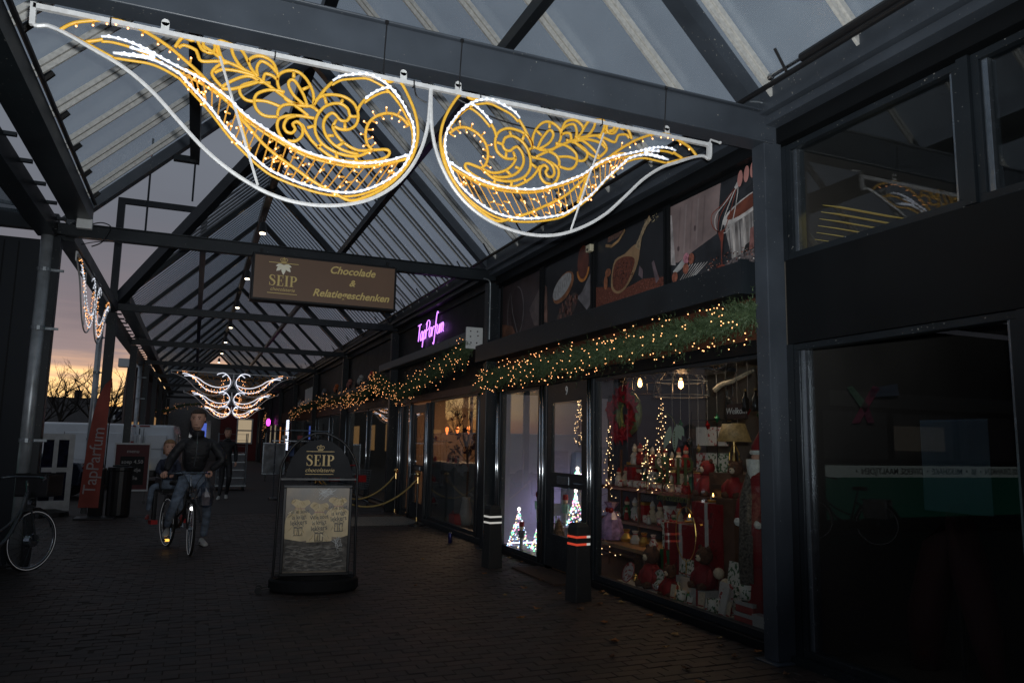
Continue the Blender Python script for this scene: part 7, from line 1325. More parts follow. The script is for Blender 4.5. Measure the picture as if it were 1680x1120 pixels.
for cx, zt, hh, l, a in ((-.20, .56, .42, 1, .06), (.24, .60, .40, 1, -.08), (.03, .50, .45, 2, -.03)):
    bo = [(cx - .10, zt - .04), (cx + .10, zt - .04), (cx + .135, zt + hh * .10), (cx + .14, zt + hh * .40), (cx + .11, zt + hh * .58), (cx + .05, zt + hh * .68), (cx + .06, zt + hh * .76), (cx + .10, zt + hh * .84), (cx + .075, zt + hh * .93), (cx + .01, zt + hh * .90), (cx - .06, zt + hh * .95), (cx - .10, zt + hh * .85), (cx - .055, zt + hh * .76), (cx - .05, zt + hh * .68), (cx - .11, zt + hh * .58), (cx - .14, zt + hh * .40), (cx - .135, zt + hh * .10)]
    bo = [(q.x, q.y) for q in catmull([(x, z, 0) for x, z in bo], 3, closed=True)]
    bp_ = [(max(x0 + e, min(x1 - e, x + (z - zt) * a)), min(z1 - e, z)) for x, z in bo]; sart('bag_print', bp_, bagm, l)
    stf = MB().box(cx + a * .25 - .055, cx + a * .25 + .055, -.0068 - .0012 * l, -.0060 - .0012 * l, zt + hh * .70, zt + hh * .715); P('bag_string', stf, pm('string_red', (.30, .10, .12)), t)
    for k in range(3): sart('fold_print', [(cx - .05 + k * .045, zt + hh * .60), (cx - .04 + k * .045, zt + hh * .60), (cx - .02 + k * .02, zt + hh * .76), (cx - .03 + k * .02, zt + hh * .76)], bagd, l + 1)
    b = MB()
    gx, gz = cx + a * .1, zt + .06
    for q in ((gx - .045, gz - .05, gx + .045, gz - .042), (gx - .045, gz + .03, gx + .045, gz + .038), (gx - .045, gz - .05, gx - .038, gz + .03), (gx + .038, gz - .05, gx + .045, gz + .03), (gx - .012, gz - .05, gx - .005, gz + .03), (gx + .006, gz - .05, gx + .013, gz + .03)): b.box(q[0], q[2], -.006 - .0012 * (l + 1), -.0052 - .0012 * (l + 1), q[1], q[3])
    b.tube([(gx - .03 + .025 * math.cos(k * PI / 4), -.0065 - .0012 * l, gz + .055 + .014 * math.sin(k * PI / 4)) for k in range(8)], .003, 3, closed=True); b.tube([(gx + .03 + .025 * math.cos(k * PI / 4), -.0065 - .0012 * l, gz + .055 + .014 * math.sin(k * PI / 4)) for k in range(8)], .003, 3, closed=True)
    P('gift_icon', b, blackm, t)
    for k, s_ in enumerate(('Wie zoet', 'is krijgt', 'lekkers')): text('bag_lettering', s_, .060 if k < 2 else .070, blackm, t, frame_mtx((cx + a * (.25 - k * .05), -.0075 - .0012 * l, zt + .265 - k * .058), (1, 0, .1), (-.1, 0, 1)), extrude=.0004, xs=.85, weight=.0008)
sart('basket_print', [(x0 + e, .20), (x1 - e, .20), (x1 - e, .57), (.15, .51), (-.1, .50), (x0 + e, .54)], pm('wicker_grey', (.10, .09, .078), .8, .6, 14), 5)
for k in range(9):
    z = .24 + k * .028
    b = MB()
    for q in ribbon([(x0 + e + .02 + j * .06, z + .012 * math.sin(j * 1.5 + k * 3) + (.03 * (1 - abs(j - 5) / 5) * -1)) for j in range(11)], .012): b.poly([(x, -.0115, zz) for x, zz in q], (0, .0004, 0))
    P('wicker_strand', b, pm('wicker_strand_%d' % (k % 2), ((.20, .19, .17), (.07, .068, .065))[k % 2], .8, .5, 20), t)
b = MB(); q = random.Random(8)
for k in range(30): b.tube([(.08 + q.gauss(0, .05), -.013, 1.02 + q.gauss(0, .03)) for _ in range(3)], .0016, 3)
for k in range(14): b.tube([(.22 + q.gauss(0, .03), -.013, .50 + q.gauss(0, .04)) for _ in range(3)], .0016, 3)
P('raffia_print', b, white, t)
for cx, zt, hh, a, l in ((-.20, .56, .42, .06, 1), (.24, .60, .40, -.08, 1), (.03, .50, .45, -.03, 2)):
    for mm2, n2 in ((bagd, 16), (pm('linen_shade', (.34, .26, .15), .8, .3, 14), 9), (pm('linen_light', (.78, .68, .48), .8, .15, 14), 8)):
        b = MB()
        for _ in range(n2):
            x = cx + q.uniform(-.115, .115); z = zt + hh * q.choice((q.uniform(.0, .12), q.uniform(.42, .6), q.uniform(.72, .85))); x2 = cx + (x - cx) * q.uniform(.3, .8); z2 = z + q.uniform(.02, .06)
            if max(abs(x), abs(x2)) > .32 or z2 > z1 - e: continue
            for r_ in ribbon([(x, z), ((x + x2) / 2 + q.gauss(0, .006), (z + z2) / 2), (x2, z2)], [.003, .009, .002]): b.poly([(u, -.0086 - .0012 * l, v) for u, v in r_], (0, .0003, 0))
        P('bag_fold', b, mm2, t, kind='stuff')
b = MB()
for _ in range(150):
    x = q.uniform(-.31, .27); z = q.uniform(.20, .47)
    for r_ in ribbon([(x, z), (x + .03, z + q.gauss(0, .006)), (x + .06, z)], [.002, .007, .002]): b.poly([(u, -.0125, v) for u, v in r_], (0, .0003, 0))
P('wicker_weave', b, pm('wicker_pale', (.24, .22, .19), .8, .6, 20), t, kind='stuff')

# ================================================================== HANGING SIGN
t = T('hanging_sign', 'long brown box sign hung under the second tie beam, reading Chocolade and Relatiegeschenken', 'sign', (1.60, 10.86, 3.83))
brown = mat('sign_brown', (.085, .048, .032), .5, 0, .12, 2, emit=(.5, .30, .17), estr=.04); goldt = mat('sign_gold_letters', (.42, .33, .12), .5, 0, .05, emit=(.9, .68, .25), estr=.09)
P('sign_case', MB().box(-1.02, 1.02, -.10, .12, -.335, .335), sf, t, bevel=.012); P('sign_face', MB().box(-.985, .985, -.106, -.1005, -.30, .30), brown, t)
for x in (-.9, .9): P('sign_strap', MB().box(x - .02, x + .02, .0, .03, .336, .42), sf, t)
text('main_lettering', 'Chocolade', .15, goldt, t, frame_mtx((.36, -.110, .185), (1, 0, 0), (0, 0, 1)), shear=.32, weight=.003); text('main_lettering', '&', .13, goldt, t, frame_mtx((.36, -.110, .015), (1, 0, 0), (0, 0, 1)), shear=.32, weight=.003); text('main_lettering', 'Relatiegeschenken', .148, goldt, t, frame_mtx((.36, -.110, -.165), (1, 0, 0), (0, 0, 1)), shear=.32, weight=.003)
logo_serif('logo_lettering', goldt, t, frame_mtx((-.60, -.108, -.04), (1, 0, 0), (0, 0, 1)), .15); text('logo_small_lettering', 'chocolaterie', .066, goldt, t, frame_mtx((-.60, -.108, -.165), (1, 0, 0), (0, 0, 1)), shear=.3)
crown_emblem('crown_emblem', goldt, t, frame_mtx((-.60, -.108, .252), (1, 0, 0), (0, 0, 1)), .09)
for z in (.208, -.225): P('gold_rule', MB().box(-.80, -.40, -.110, -.107, z, z + .008), goldt, t)
whl = mat('cream_leaf', (.58, .56, .45), .6, 0, .05, emit=(.9, .88, .75), estr=.12)
for c, l, w2, a in (((-.60, .195), .15, .03, -PI / 2), ((-.61, .19), .13, .028, -2.3), ((-.59, .19), .13, .028, -.85), ((-.61, .19), .10, .022, -2.9), ((-.59, .19), .10, .022, -.25)): P('leaf_emblem', MB().poly([(u, -.109, v) for u, v in leafp(c, l, w2, a)], (0, -.002, 0)), whl, t)

# ================================================================== BOLLARDS
stripe = mat('reflective_stripe', (.75, .74, .70), .35, 0, 0, emit=(1, .97, .9), estr=.35); stripr = mat('reflective_red_stripe', (.7, .06, .03), .35, 0, 0, emit=(1, .10, .05), estr=.4)  # bollard stripes carry a glow for the light they would reflect
def bollard(x, y, lab, redface):
    t = T('bollard', lab, 'bollard', (x, y, 0), math.radians(8), 'black square bollards before the chocolate shop'); w = .080
    b = MB(); b.add([(-w - .02, -w - .02, 0), (w + .02, -w - .02, 0), (w + .02, w + .02, 0), (-w - .02, w + .02, 0), (-w, -w, .75), (w, -w, .75), (w, w, .75), (-w, w, .75), (-w + .02, -w + .02, .79), (w - .02, -w + .02, .79), (w - .02, w - .02, .79), (-w + .02, w - .02, .79)], [(0, 1, 5, 4), (1, 2, 6, 5), (2, 3, 7, 6), (3, 0, 4, 7), (4, 5, 9, 8), (5, 6, 10, 9), (6, 7, 11, 10), (7, 4, 8, 11), (8, 9, 10, 11)])
    P('bollard_body', b, mat('bollard_black', (.013, .013, .013), .7, 0, .2, 20, bump=.3), t, bevel=.006)
    for z in (.565, .64):
        P('stripe_band', MB().box(-w - .008, -w - .001, -w, w, z, z + .022), stripr if redface else stripe, t); P('stripe_band', MB().box(-w - .008, w + .006, -w - .009, -w - .002, z, z + .022) if not redface else MB().box(-w - .008, w * .5, -w - .009, -w - .002, z, z + .022), stripe if not redface else stripr, t)
        if redface: P('stripe_band', MB().box(w * .5 + .001, w + .006, -w - .009, -w - .002, z, z + .022), stripe, t)
bollard(3.68, 9.35, 'black bollard with two white stripes before the narrow lit window', False); bollard(3.79, 7.16, 'nearer black bollard with two red stripes before the shop door', True)

# ================================================================== BARRIER, MAT, TROLLEYS
ropem = mat('gold_velvet_rope', (.42, .30, .10), .8, 0, .2, 40)
posts = [(4.06, 14.32, 'near gold topped barrier post at the right end of the mat'), (4.10, 16.2, 'gold topped barrier post farther back at the right'), (2.15, 14.5, 'gold topped barrier post behind the arched sign'), (2.45, 16.4, 'gold topped barrier post hidden farther back behind the arched sign')]
for x, y, lb in posts:
    t = T('barrier_post', lb, 'barrier post', (x, y, 0), 0, 'gold topped barrier posts'); P('post_base', MB().lathe([(.17, 0), (.17, .02), (.05, .05), (.025, .07)], (0, 0, 0), 18), blackm, t); P('post_tube', MB().cyl((0, 0, .05), (0, 0, .92), .022, n=12), blackm, t); P('post_collar', MB().cyl((0, 0, .80), (0, 0, .92), .028, n=12).cyl((0, 0, .08), (0, 0, .16), .025, n=12), brass, t); P('post_knob', MB().sph((0, 0, .97), .05, 12), brass, t, smooth=True)
for a, b_, lb in (((2.15, 14.5), (4.06, 14.32), 'gold rope sagging between the two nearer barrier posts'), ((2.45, 16.4), (4.10, 16.2), 'gold rope sagging between the two farther barrier posts')):
    t = T('barrier_rope', lb, 'rope', ((a[0] + b_[0]) / 2, (a[1] + b_[1]) / 2, .5), 0, 'gold barrier ropes'); c = Vector(((a[0] + b_[0]) / 2, (a[1] + b_[1]) / 2, .5)); pts = []
    for k in range(17):
        s_ = k / 16; pts.append(Vector((a[0] * (1 - s_) + b_[0] * s_, a[1] * (1 - s_) + b_[1] * s_, .88 - .52 * 4 * s_ * (1 - s_))) - c)
    P('rope_length', MB().tube(pts, .017, 7), ropem, t, smooth=True); P('rope_hook', MB().cyl(pts[0], pts[1], .021, n=8).cyl(pts[-2], pts[-1], .021, n=8), brass, t)
t = T('entrance_mat', 'speckled grey coir mat before the perfume shop entrance', 'mat', (3.1, 15.1, 0)); mm_ = mat('speckled_mat', (.28, .26, .22), .95, 0, .0); speckle(mm_, (.12, .11, .10), 60, .5); P('mat_surface', MB().box(-1.1, 1.15, -.70, .95, .001, .014), mm_, t); P('mat_edge', MB().box(-1.12, 1.17, -.72, .97, .0, .008), blackm, t)
def trolley(x, y, lab):
    t = T('shopping_trolley', lab, 'trolley', (x, y, 0), .2, 'shopping trolleys before the third shop'); b = MB()
    for k in range(9):
        z = .45 + k * .055; e = .02 * k; b.tube([(-.24 - e / 3, -.35 - e / 2, z), (.24 + e / 3, -.35 - e / 2, z), (.24 + e / 3, .35, z), (-.24 - e / 3, .35, z)], .004, 3, closed=True)
    for k in range(9):
        s_ = k / 8; b.cyl((-.24 + .48 * s_, -.35, .45), (-.26 + .52 * s_, -.43, .9), .003, n=3); b.cyl((-.24, -.35 + .7 * s_, .45), (-.28, -.4 + .75 * s_, .9), .003, n=3); b.cyl((.24, -.35 + .7 * s_, .45), (.28, -.4 + .75 * s_, .9), .003, n=3)
    P('wire_basket', b, steel, t); c = MB(); c.tube([(-.25, .35, .9), (-.25, .42, .25), (-.22, -.45, .15)], .012, 6); c.tube([(.25, .35, .9), (.25, .42, .25), (.22, -.45, .15)], .012, 6); P('chassis', c, steel, t)
    P('push_handle', MB().cyl((-.27, .45, .98), (.27, .45, .98), .018, n=8), mat('bright_red', (.5, .02, .02), .5), t); P('coin_panel', MB().box(-.14, .14, -.46, -.445, .62, .78), mat('bright_red', (.5, .02, .02), .5), t)
    for xx in (-.22, .22):
        for yy in (-.42, .38): P('caster', MB().cyl((xx - .015, yy, .06), (xx + .015, yy, .06), .055, n=10), blackm, t)
trolley(3.65, 18.6, 'shopping trolley with a red handle behind the gold ropes'); trolley(3.1, 19.0, 'shopping trolley with a red handle farther left behind the arched sign')
t = T('garment_rack', 'chrome display rack with hanging goods behind the arched sign', 'rack', (2.75, 21.2, 0)); b = MB(); b.tube(catmull([(-.7, 0, .05), (-.7, 0, 1.72), (-.6, 0, 1.82), (.6, 0, 1.82), (.7, 0, 1.72), (.7, 0, .05)], 4), .014, 6); b.bar((-.8, 0, 1.55), (.65, 0, 1.55), .05, .03); P('rack_frame', b, alu, t)
for k, m_ in enumerate((wht, mat('blue_ware', (.04, .08, .2), .5), redg, wht, blackm, wht)): P('hanging_pack', MB().box(-.55 + k * .2, -.42 + k * .2, -.03, .03, 1.15 if k % 2 else 1.60, 1.42 if k % 2 else 1.70), m_, t)
P('rack_foot', MB().box(-.8, -.6, -.25, .25, .0, .05), blackm, t); P('rack_foot', MB().box(.6, .8, -.25, .25, 0, .05), blackm, t)
t = T('photo_board', 'grey glossy photo board on the right before the orange doorway', 'board', (2.9, 30.5, 0)); P('board_frame', MB().box(-.42, .42, -.03, .02, .25, 1.45), alu, t); P('board_face', MB().box(-.38, .38, -.036, -.031, .29, 1.41), mat('grey_photo', (.22, .23, .24), .25, 0, .6, 3), t); P('board_leg', MB().box(-.3, -.26, -.02, .02, 0, .25).box(.26, .3, -.02, .02, 0, .25), blackm, t)
# roll cage
t = T('roll_cage', 'steel roll cage with grey crates behind the cyclist', 'roll cage', (1.15, 25.4, 0)); b = MB()
for x in (-.42, .42):
    for y in (-.35, .35): b.cyl((x, y, .15), (x, y, 1.75), .016, n=6)
for k in range(9):
    z = .2 + k * .19; b.tube([(-.42, -.35, z), (-.42, .35, z)], .006, 3); b.tube([(.42, -.35, z), (.42, .35, z)], .006, 3); b.tube([(-.42, .35, z), (.42, .35, z)], .006, 3)
P('cage_frame', b, steel, t); P('base_plate', MB().box(-.45, .45, -.4, .4, .12, .16), steel, t)
for x in (-.38, .38):
    for y in (-.3, .3): P('caster', MB().cyl((x - .02, y, .06), (x + .02, y, .06), .06, n=10), blackm, t)
for k in range(4):
    t = T('stacked_crate', ('lowest', 'second', 'third', 'topmost')[k] + ' grey crate stacked in the roll cage', 'crate', (1.15, 25.4, .162 + k * .24), 0, 'crates in the roll cage'); P('crate_body', MB().box(-.37, .37, -.3, .3, 0, .22), mat('crate_grey', (.17, .17, .18), .7, 0, .2), t); P('crate_rim', MB().box(-.38, .38, -.31, .31, .20, .235), steel, t)

# ================================================================== PEOPLE
skin = mat('skin', (.64, .36, .26), .55, 0, .08, 12); hairm = mat('brown_hair', (.05, .03, .018), .7, 0, .4, 60, bump=.5, stretch=(1, 1, .2)); hairb = mat('blond_hair', (.28, .16, .07), .7, 0, .3, 60)
jacket = mat('black_jacket', (.018, .018, .021), .6, 0, .5, 9, bump=1.0, stretch=(1, 1, 2.2)); jeans = mat('blue_jeans', (.16, .20, .26), .85, 0, .4, 9, bump=1.0, stretch=(1, 1, 2)); shoew = mat('white_sneaker', (.55, .54, .50), .6, 0, .08); scarfm = mat('child_jacket', (.03, .035, .06), .8, 0, .6, 30)
def skinned(name, m, par, joints, edges, sub=2, root=0):
    """one continuous surface grown over connected joints: joints = {key:(pos, rx, ry)}"""
    ks_ = list(joints); me = bpy.data.meshes.new(name); me.from_pydata([joints[k][0] for k in ks_], [(ks_.index(a), ks_.index(b)) for a, b in edges], [])
    o = link(name, me, par); md = o.modifiers.new('skin', 'SKIN'); md.use_smooth_shade = True; md.branch_smoothing = .6
    for i, k in enumerate(ks_):
        d = me.skin_vertices[0].data[i]; d.radius = (joints[k][1], joints[k][2]); d.use_root = (i == root)
    sb = o.modifiers.new('sub', 'SUBSURF'); sb.levels = sub; sb.render_levels = sub; me.materials.append(m); return o
def head(par, c, r, yaw, hm, pitch=0, short=True):
    """c: centre of head; faces local -y then rotated by yaw"""
    hd = link('head', None, par, c, (pitch, 0, yaw)); b = MB(); n = 20; rings = []
    prof = [(-1.28, .10, .10, -.30), (-1.22, .34, .36, -.26), (-1.05, .50, .56, -.20), (-.80, .60, .72, -.12), (-.5, .68, .84, -.05), (-.2, .72, .92, 0), (.15, .76, .98, 0), (.5, .74, .96, .02), (.8, .62, .82, .05), (1.0, .42, .55, .06), (1.1, .12, .16, .06)]
    vs = []
    for z, rx, ry, oy in prof:
        for j in range(n):
            a = 2 * PI * j / n; x = math.sin(a) * rx; y = -math.cos(a) * ry + oy
            if abs(x) < .25 and y < 0 and -.45 < z < .1: y -= .06
            if .12 < abs(x) < .5 and y < -.4 and .0 < z < .3: y += .12
            vs.append((x * r, y * r, z * r))
    fs = [(i * n + j, i * n + (j + 1) % n, (i + 1) * n + (j + 1) % n, (i + 1) * n + j) for i in range(len(prof) - 1) for j in range(n)]; fs += [tuple(range(n - 1, -1, -1)), tuple(range((len(prof) - 1) * n, len(prof) * n))]
    b.add(vs, fs); o = P('face', b, skin, hd, smooth=True, fix=True); s_ = o.modifiers.new('sub', 'SUBSURF'); s_.levels = 1; s_.render_levels = 1
    P('nose', MB().add([(0, -.98 * r, .12 * r), (-.14 * r, -.92 * r, -.32 * r), (.14 * r, -.92 * r, -.32 * r), (0, -1.24 * r, -.28 * r), (0, -.95 * r, -.40 * r)], [(0, 1, 3), (0, 3, 2), (1, 4, 3), (3, 4, 2)]), skin, hd, smooth=True)
    P('mouth', MB().sph((0, -.88 * r, -.62 * r), .24 * r, 8, (1, .25, .2)), mat('lips', (.20, .07, .06), .5), hd, smooth=True); P('beard_shadow', MB().sph((0, -.62 * r, -.95 * r), .38 * r, 10, (1.1, .75, .5)), mat('stubble', (.25, .14, .10), .7, 0, .3, 60), hd, smooth=True)
    for s in (-1, 1):
        P('eye', MB().sph((s * .29 * r, -.80 * r, .08 * r), .10 * r, 8, (1.2, .6, .7)), mat('eye_dark', (.03, .025, .02), .2), hd, smooth=True); P('eyebrow', MB().tube([(s * .14 * r, -.93 * r, .25 * r), (s * .30 * r, -.93 * r, .30 * r), (s * .46 * r, -.82 * r, .25 * r)], .035 * r, 5), hm, hd); P('ear', MB().sph((s * .76 * r, .05 * r, -.02 * r), .2 * r, 8, (.35, .8, 1.2)), skin, hd, smooth=True)
    h = MB(); vs = []; prof2 = [(.02 if short else -.5, .79, .99, .12), (.35, .82, 1.04, .08), (.62, .78, 1.0, .05), (.90, .66, .86, .05), (1.10, .44, .58, .06), (1.20, .12, .16, .06)]
    for k, (z, rx, ry, oy) in enumerate(prof2):
        for j in range(n):
            a = 2 * PI * j / n; zz = z; y = -math.cos(a) * ry + oy
            if k == 0 and -math.cos(a) < -.1: zz = .62; y = y * .93
            if k == 0 and -math.cos(a) > .3: zz = z - .45
            if k == 1 and -math.cos(a) < -.1: zz = .68
            vs.append((math.sin(a) * rx * r, y * r, zz * r))
    h.add(vs, [(i * n + j, i * n + (j + 1) % n, (i + 1) * n + (j + 1) % n, (i + 1) * n + j) for i in range(len(prof2) - 1) for j in range(n)] + [tuple(range((len(prof2) - 1) * n, len(prof2) * n))]); P('hair', h, hm, hd, smooth=True)
    return hd
def hand(par, c, palm_dir, curl_dir, s=1.0, m=None):
    """palm and five curled fingers: palm_dir points to the knuckles, curl_dir to where fingers close"""
    p = Vector(palm_dir).normalized(); q = Vector(curl_dir).normalized(); sd = p.cross(q).normalized(); c = Vector(c); J = {'w': (c, .026 * s, .020 * s), 'm': (c + p * .05 * s, .034 * s, .018 * s), 'k': (c + p * .085 * s, .034 * s, .016 * s)}; E_ = [('w', 'm'), ('m', 'k')]
    o = skinned('hand', m or skin, par, J, E_, 2)
    for i, (off, ln) in enumerate(((-.030, .030), (-.010, .034), (.010, .032), (.029, .025))):
        a = c + p * .075 * s + sd * off * s; b1 = a + (p * .8 + q * .5).normalized() * ln * s; b2 = b1 + q * ln * .9 * s; b3 = b2 + (q * .5 - p * .8).normalized() * ln * .8 * s
        skinned('finger', m or skin, par, {'a': (a, .010 * s, .010 * s), 'b': (b1, .0095 * s, .0095 * s), 'c': (b2, .0085 * s, .0085 * s), 'd': (b3, .007 * s, .007 * s)}, [('a', 'b'), ('b', 'c'), ('c', 'd')], 1)
    a = c + p * .02 * s - sd * .028 * s; skinned('thumb', m or skin, par, {'a': (a, .012 * s, .012 * s), 'b': (a - sd * .02 * s + q * .03 * s + p * .02 * s, .011 * s, .011 * s), 'c': (a - sd * .005 * s + q * .055 * s + p * .035 * s, .009 * s, .009 * s)}, [('a', 'b'), ('b', 'c')], 1)
def shoe(par, heel, toe, m, stripe=True, s=1.0):
    heel = Vector(heel); toe = Vector(toe); d = (toe - heel).normalized(); sd = Vector((-d.y, d.x, 0)).normalized(); up = Vector((0, 0, 1)); b = MB(); L_ = (toe - heel).length; secs = [(0, .030, .085), (.2, .036, .10), (.45, .040, .075), (.75, .048, .055), (.95, .036, .04), (1.0, .015, .02)]; vs = []
    for t_, w, h in secs:
        c = heel + d * L_ * t_
        for u, v in ((-1, .0), (-1.0, .35), (-.7, 1), (.7, 1), (1.0, .35), (1, 0)): vs.append(c + sd * u * w * s + up * (v * h * s))
    b.add(vs, [(i * 6 + j, i * 6 + (j + 1) % 6, (i + 1) * 6 + (j + 1) % 6, (i + 1) * 6 + j) for i in range(5) for j in range(6)] + [(5, 4, 3, 2, 1, 0), (30, 31, 32, 33, 34, 35)]); o = P('shoe', b, m, par, smooth=True, fix=True); s_ = o.modifiers.new('sub', 'SUBSURF'); s_.levels = 1; s_.render_levels = 1
    if stripe:
        st = MB()
        for k in range(3):
            c = heel + d * L_ * (.38 + k * .09)
            for u in (-1, 1): st.box(-.004, .004, -.003, .003, 0, .035, Matrix.Translation(c + sd * u * .043 * s + up * .02))
        P('shoe_stripe', st, blackm, par)

# the cyclist astride his bicycle
BX, BYY = -.27, 12.55           # rear wheel contact
ang = math.atan2(11.62 - 12.55, .02 + .27)
bk2 = bike('black bicycle with a bright front reflector, held upright by the standing cyclist', (BX, BYY, 0), ang, blackm, False, steer=-.20, tilt=0)
bk2.rotation_euler = (0, 0, ang)
P('front_reflector', MB().cyl((1.06, 0, .62), (1.085, 0, .62), .028, n=12), mat('front_reflector_glow', (.9, .9, .9), .3, 0, 0, emit=(1, 1, 1), estr=2.2), bk2)  # reflector given its own glow in place of returned light
P('pedal_reflector', MB().box(.50, .56, -.17, -.12, .13, .158), mat('amber_reflector', (1, .5, .1), .3, 0, 0, emit=(1, .5, .08), estr=1.8), bk2)  # pedal reflector likewise glows where it would only return light
P('child_seat', MB().box(-.22, .12, -.15, .15, .78, .83).box(-.25, -.21, -.15, .15, .83, 1.2).box(-.2, .1, -.17, -.15, .84, 1.0).box(-.2, .1, .15, .17, .84, 1.0).box(.0, .08, -.24, -.19, .36, .80).box(.0, .08, .19, .24, .36, .80), blackm, bk2, bevel=.012); P('foot_rest', MB().box(-.02, .14, -.27, -.18, .33, .39).box(-.02, .14, .18, .27, .33, .39), mat('bright_red', (.5, .02, .02), .5), bk2)
M2 = Matrix.Translation((BX, BYY, 0)) @ Matrix.Rotation(ang, 4, 'Z')
def bl_(x, y, z): return M2 @ Vector((x, y, z))
man = T('person', 'man with short brown hair in a black jacket and blue jeans standing astride his bicycle', 'person', (.02, 12.15, 0))
mo = Vector(man.location)
def m_(x, y, z): return Vector((x, y, z)) - mo
# world positions of the joints
hl = bl_(.76, -.315, 1.075); hr = bl_(.76, .315, 1.075)     # -y side is image left
pel = Vector((.03, 12.20, 1.06)); ch = Vector((.06, 12.02, 1.42)); nk = Vector((.06, 11.96, 1.66))
if hl.x > hr.x: hl, hr = hr, hl
lf = Vector((.235, 12.45, .05)); rfoot = Vector((-.27, 12.16, .235))
J = {'pel': (pel, .165, .135), 'hipL': (pel + Vector((.10, -.02, -.06)), .105, .105), 'kneeL': (Vector((.25, 12.22, .62)), .072, .072), 'calfL': (Vector((.26, 12.36, .38)), .062, .062), 'ankL': (Vector((.235, 12.50, .12)), .050, .055),
     'hipR': (pel + Vector((-.10, -.02, -.05)), .105, .105), 'kneeR': (Vector((-.17, 11.92, .70)), .074, .074), 'calfR': (Vector((-.23, 12.05, .50)), .062, .062), 'ankR': (Vector((-.27, 12.22, .31)), .050, .055)}
J = {k: (v[0] - mo, v[1], v[2]) for k, v in J.items()}
skinned('jeans', jeans, man, J, [('pel', 'hipL'), ('hipL', 'kneeL'), ('kneeL', 'calfL'), ('calfL', 'ankL'), ('pel', 'hipR'), ('hipR', 'kneeR'), ('kneeR', 'calfR'), ('calfR', 'ankR')], 2)
J = {'w': (pel + Vector((0, 0, .02)), .185, .145), 'ab': (pel.lerp(ch, .5), .20, .165), 'ch': (ch, .225, .17), 'nk': (nk + Vector((0, 0, -.03)), .085, .08), 'sL': (ch + Vector((.185, .02, .12)), .085, .085), 'eL': (Vector((.44, 11.98, 1.28)), .075, .075), 'wL': (hr + Vector((.0, .10, .05)), .045, .045),
     'sR': (ch + Vector((-.185, .02, .12)), .085, .085), 'eR': (Vector((-.27, 12.0, 1.30)), .075, .075), 'wR': (hl + Vector((.02, .10, .05)), .045, .045)}
J = {k: (v[0] - mo, v[1], v[2]) for k, v in J.items()}
skinned('jacket', jacket, man, J, [('ch', 'ab'), ('ab', 'w'), ('ch', 'nk'), ('ch', 'sL'), ('sL', 'eL'), ('eL', 'wL'), ('ch', 'sR'), ('sR', 'eR'), ('eR', 'wR')], 2)
skinned('neck', skin, man, {'a': (nk - mo + Vector((0, 0, -.06)), .06, .062), 'b': (nk - mo + Vector((0, -.02, .07)), .055, .06)}, [('a', 'b')], 2)
P('collar', MB().lathe([(.085, 1.60), (.088, 1.67), (.080, 1.70)], (nk.x - mo.x, nk.y - mo.y, 0), 14), jacket, man, smooth=True)
head(man, nk - mo + Vector((-.015, -.06, .205)), .128, -.22, hairm, .06)
hand(man, hl + Vector((.015, .06, .03)) - mo, (-.1, -1, -.1), (0, -.1, -1), 1.15); hand(man, hr + Vector((0, .06, .03)) - mo, (-.1, -1, -.1), (0, -.1, -1), 1.15)
shoe(man, Vector((.20, 12.54, .005)) - mo, Vector((.275, 12.26, .005)) - mo, shoew, s=1.15); shoe(man, Vector((-.25, 12.28, .20)) - mo, Vector((-.285, 11.99, .19)) - mo, shoew, s=1.15)
P('jacket_zip', MB().tube([nk - mo + Vector((-.01, -.155, -.02)), ch - mo + Vector((-.005, -.185, -.05)), pel - mo + Vector((0, -.16, .10))], .006, 5), steel, man)
P('jacket_hem', MB().lathe([(.205, -.03), (.21, 0), (.20, .04)], tuple(pel - mo + Vector((0, 0, .0))), 18, Matrix.Diagonal((1, .8, 1))), jacket, man, smooth=True)
# plastic bag at his hand
t = T('plastic_bag', 'clear plastic bag of goods hanging from the cyclist right-hand grip', 'bag', tuple(hr + Vector((.0, -.02, -.02)))); q = random.Random(4); bm_ = MB().lathe([(.015, 0), (.03, -.08), (.09, -.16), (.12, -.30), (.10, -.42), (.03, -.46)], (-.03, 0, 0), 11); bm_.v = [(x * q.uniform(.85, 1.15), y * .55 * q.uniform(.8, 1.2), z) for x, y, z in bm_.v]
P('bag_film', bm_, glass('plastic_film', (.72, .74, .78), 2.2, .15), t); P('bag_contents', MB().sph((-.03, 0, -.30), .07, 8, (1, .6, 1.2)).box(-.08, .02, -.03, .03, -.42, -.25), mat('bag_goods', (.25, .20, .20), .6, 0, .6, 20), t)
# child on the rear seat
cs = bl_(-.08, 0, .84); cd = T('person', 'small blond child in a dark patterned jacket sitting on the bicycle rear seat', 'person', tuple(cs)); 
cz = Vector((-.06, 0, 0))
J = {'p': (Vector((0, 0, .10)), .10, .09), 'c': (Vector((-.02, -.03, .32)), .115, .09), 'n': (Vector((-.02, -.03, .47)), .05, .05), 'sl': (Vector((.09, -.03, .40)), .05, .05), 'el': (Vector((.13, -.10, .25)), .042, .042), 'wl': (Vector((.05, -.20, .20)), .034, .034), 'sr': (Vector((-.13, -.03, .40)), .05, .05), 'er': (Vector((-.17, -.10, .25)), .042, .042), 'wr': (Vector((-.08, -.20, .20)), .034, .034)}
skinned('jacket', scarfm, cd, J, [('c', 'p'), ('c', 'n'), ('c', 'sl'), ('sl', 'el'), ('el', 'wl'), ('c', 'sr'), ('sr', 'er'), ('er', 'wr')], 2)
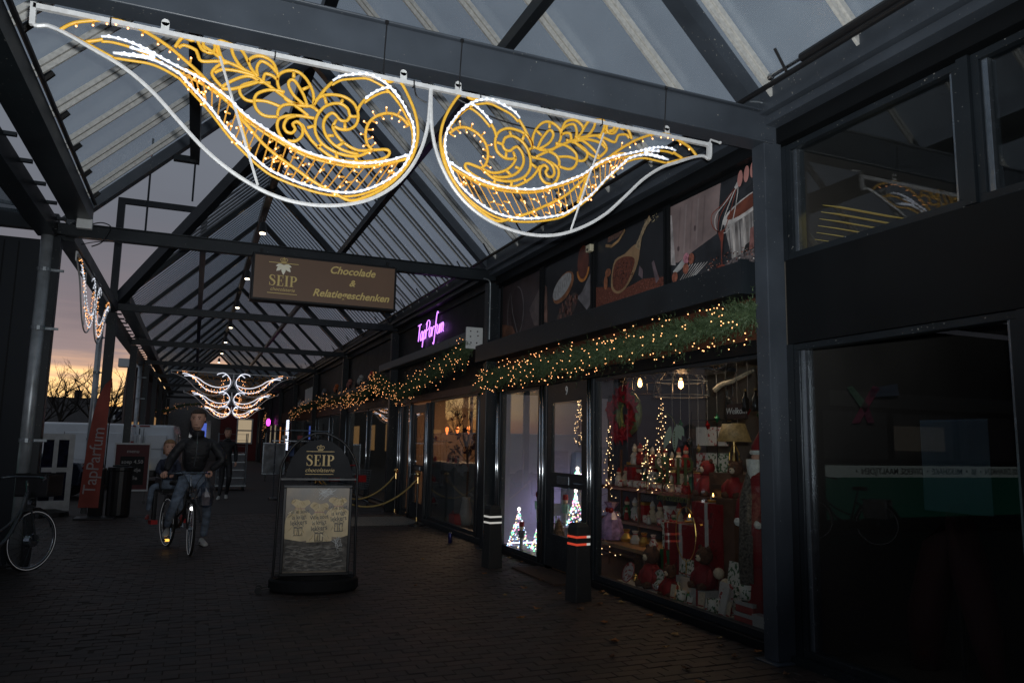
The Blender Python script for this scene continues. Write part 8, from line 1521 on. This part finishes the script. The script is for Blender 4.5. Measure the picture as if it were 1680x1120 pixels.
skinned('jeans', jeans, cd, {'p': (Vector((0, 0, .06)), .10, .09), 'hl': (Vector((.08, -.06, .04)), .06, .06), 'kl': (Vector((.16, -.26, .02)), .05, .05), 'fl': (Vector((.20, -.26, -.33)), .035, .035), 'hr': (Vector((-.08, -.02, .04)), .06, .06), 'kr': (Vector((-.22, -.18, .02)), .05, .05), 'fr': (Vector((-.25, -.14, -.33)), .035, .035)}, [('p', 'hl'), ('hl', 'kl'), ('kl', 'fl'), ('p', 'hr'), ('hr', 'kr'), ('kr', 'fr')], 2)
head(cd, Vector((-.03, -.05, .60)), .105, .1, hairb, 0, False)
hand(cd, Vector((.05, -.20, .20)), (-.3, -1, 0), (0, 0, -1), .7); hand(cd, Vector((-.08, -.20, .20)), (.3, -1, 0), (0, 0, -1), .7)
shoe(cd, Vector((-.25, -.08, -.44)), Vector((-.26, -.25, -.44)), mat('red_shoe', (.3, .04, .03), .6), False, .7); shoe(cd, Vector((.20, -.20, -.44)), Vector((.21, -.37, -.44)), mat('red_shoe', (.3, .04, .03), .6), False, .7)
# walker behind
wk = T('person', 'dark clothed person with white shoes walking behind the cyclist beside the roll cage', 'person', (.84, 21.6, 0))
J = {'p': (Vector((0, 0, .98)), .15, .12), 'c': (Vector((0, -.02, 1.38)), .18, .13), 'n': (Vector((0, -.03, 1.6)), .06, .06), 'sl': (Vector((.18, 0, 1.48)), .07, .07), 'el': (Vector((.24, .04, 1.2)), .055, .055), 'wl': (Vector((.24, -.08, .98)), .04, .04), 'sr': (Vector((-.18, 0, 1.48)), .07, .07), 'er': (Vector((-.24, -.02, 1.2)), .055, .055), 'wr': (Vector((-.22, .1, .98)), .04, .04),
     'hl': (Vector((.09, 0, .9)), .10, .10), 'kl': (Vector((.10, -.10, .52)), .07, .07), 'al': (Vector((.06, .10, .10)), .045, .045), 'hr': (Vector((-.09, 0, .9)), .10, .10), 'kr': (Vector((-.08, -.02, .50)), .07, .07), 'ar': (Vector((-.12, -.14, .09)), .045, .045)}
skinned('clothed_body', jacket, wk, J, [('p', 'c'), ('c', 'n'), ('c', 'sl'), ('sl', 'el'), ('el', 'wl'), ('c', 'sr'), ('sr', 'er'), ('er', 'wr'), ('p', 'hl'), ('hl', 'kl'), ('kl', 'al'), ('p', 'hr'), ('hr', 'kr'), ('kr', 'ar')], 2)
head(wk, Vector((0, -.06, 1.74)), .115, .2, hairm); hand(wk, Vector((.24, -.08, .97)), (0, -.2, -1), (-.5, -.3, -.5), 1.0); hand(wk, Vector((-.22, .1, .97)), (0, -.2, -1), (.5, -.3, -.5), 1.0)
shoe(wk, Vector((-.12, -.08, .004)), Vector((-.16, -.36, .004)), shoew, False, 1.05); shoe(wk, Vector((.06, .16, .05)), Vector((.06, -.10, .004)), shoew, False, 1.05)
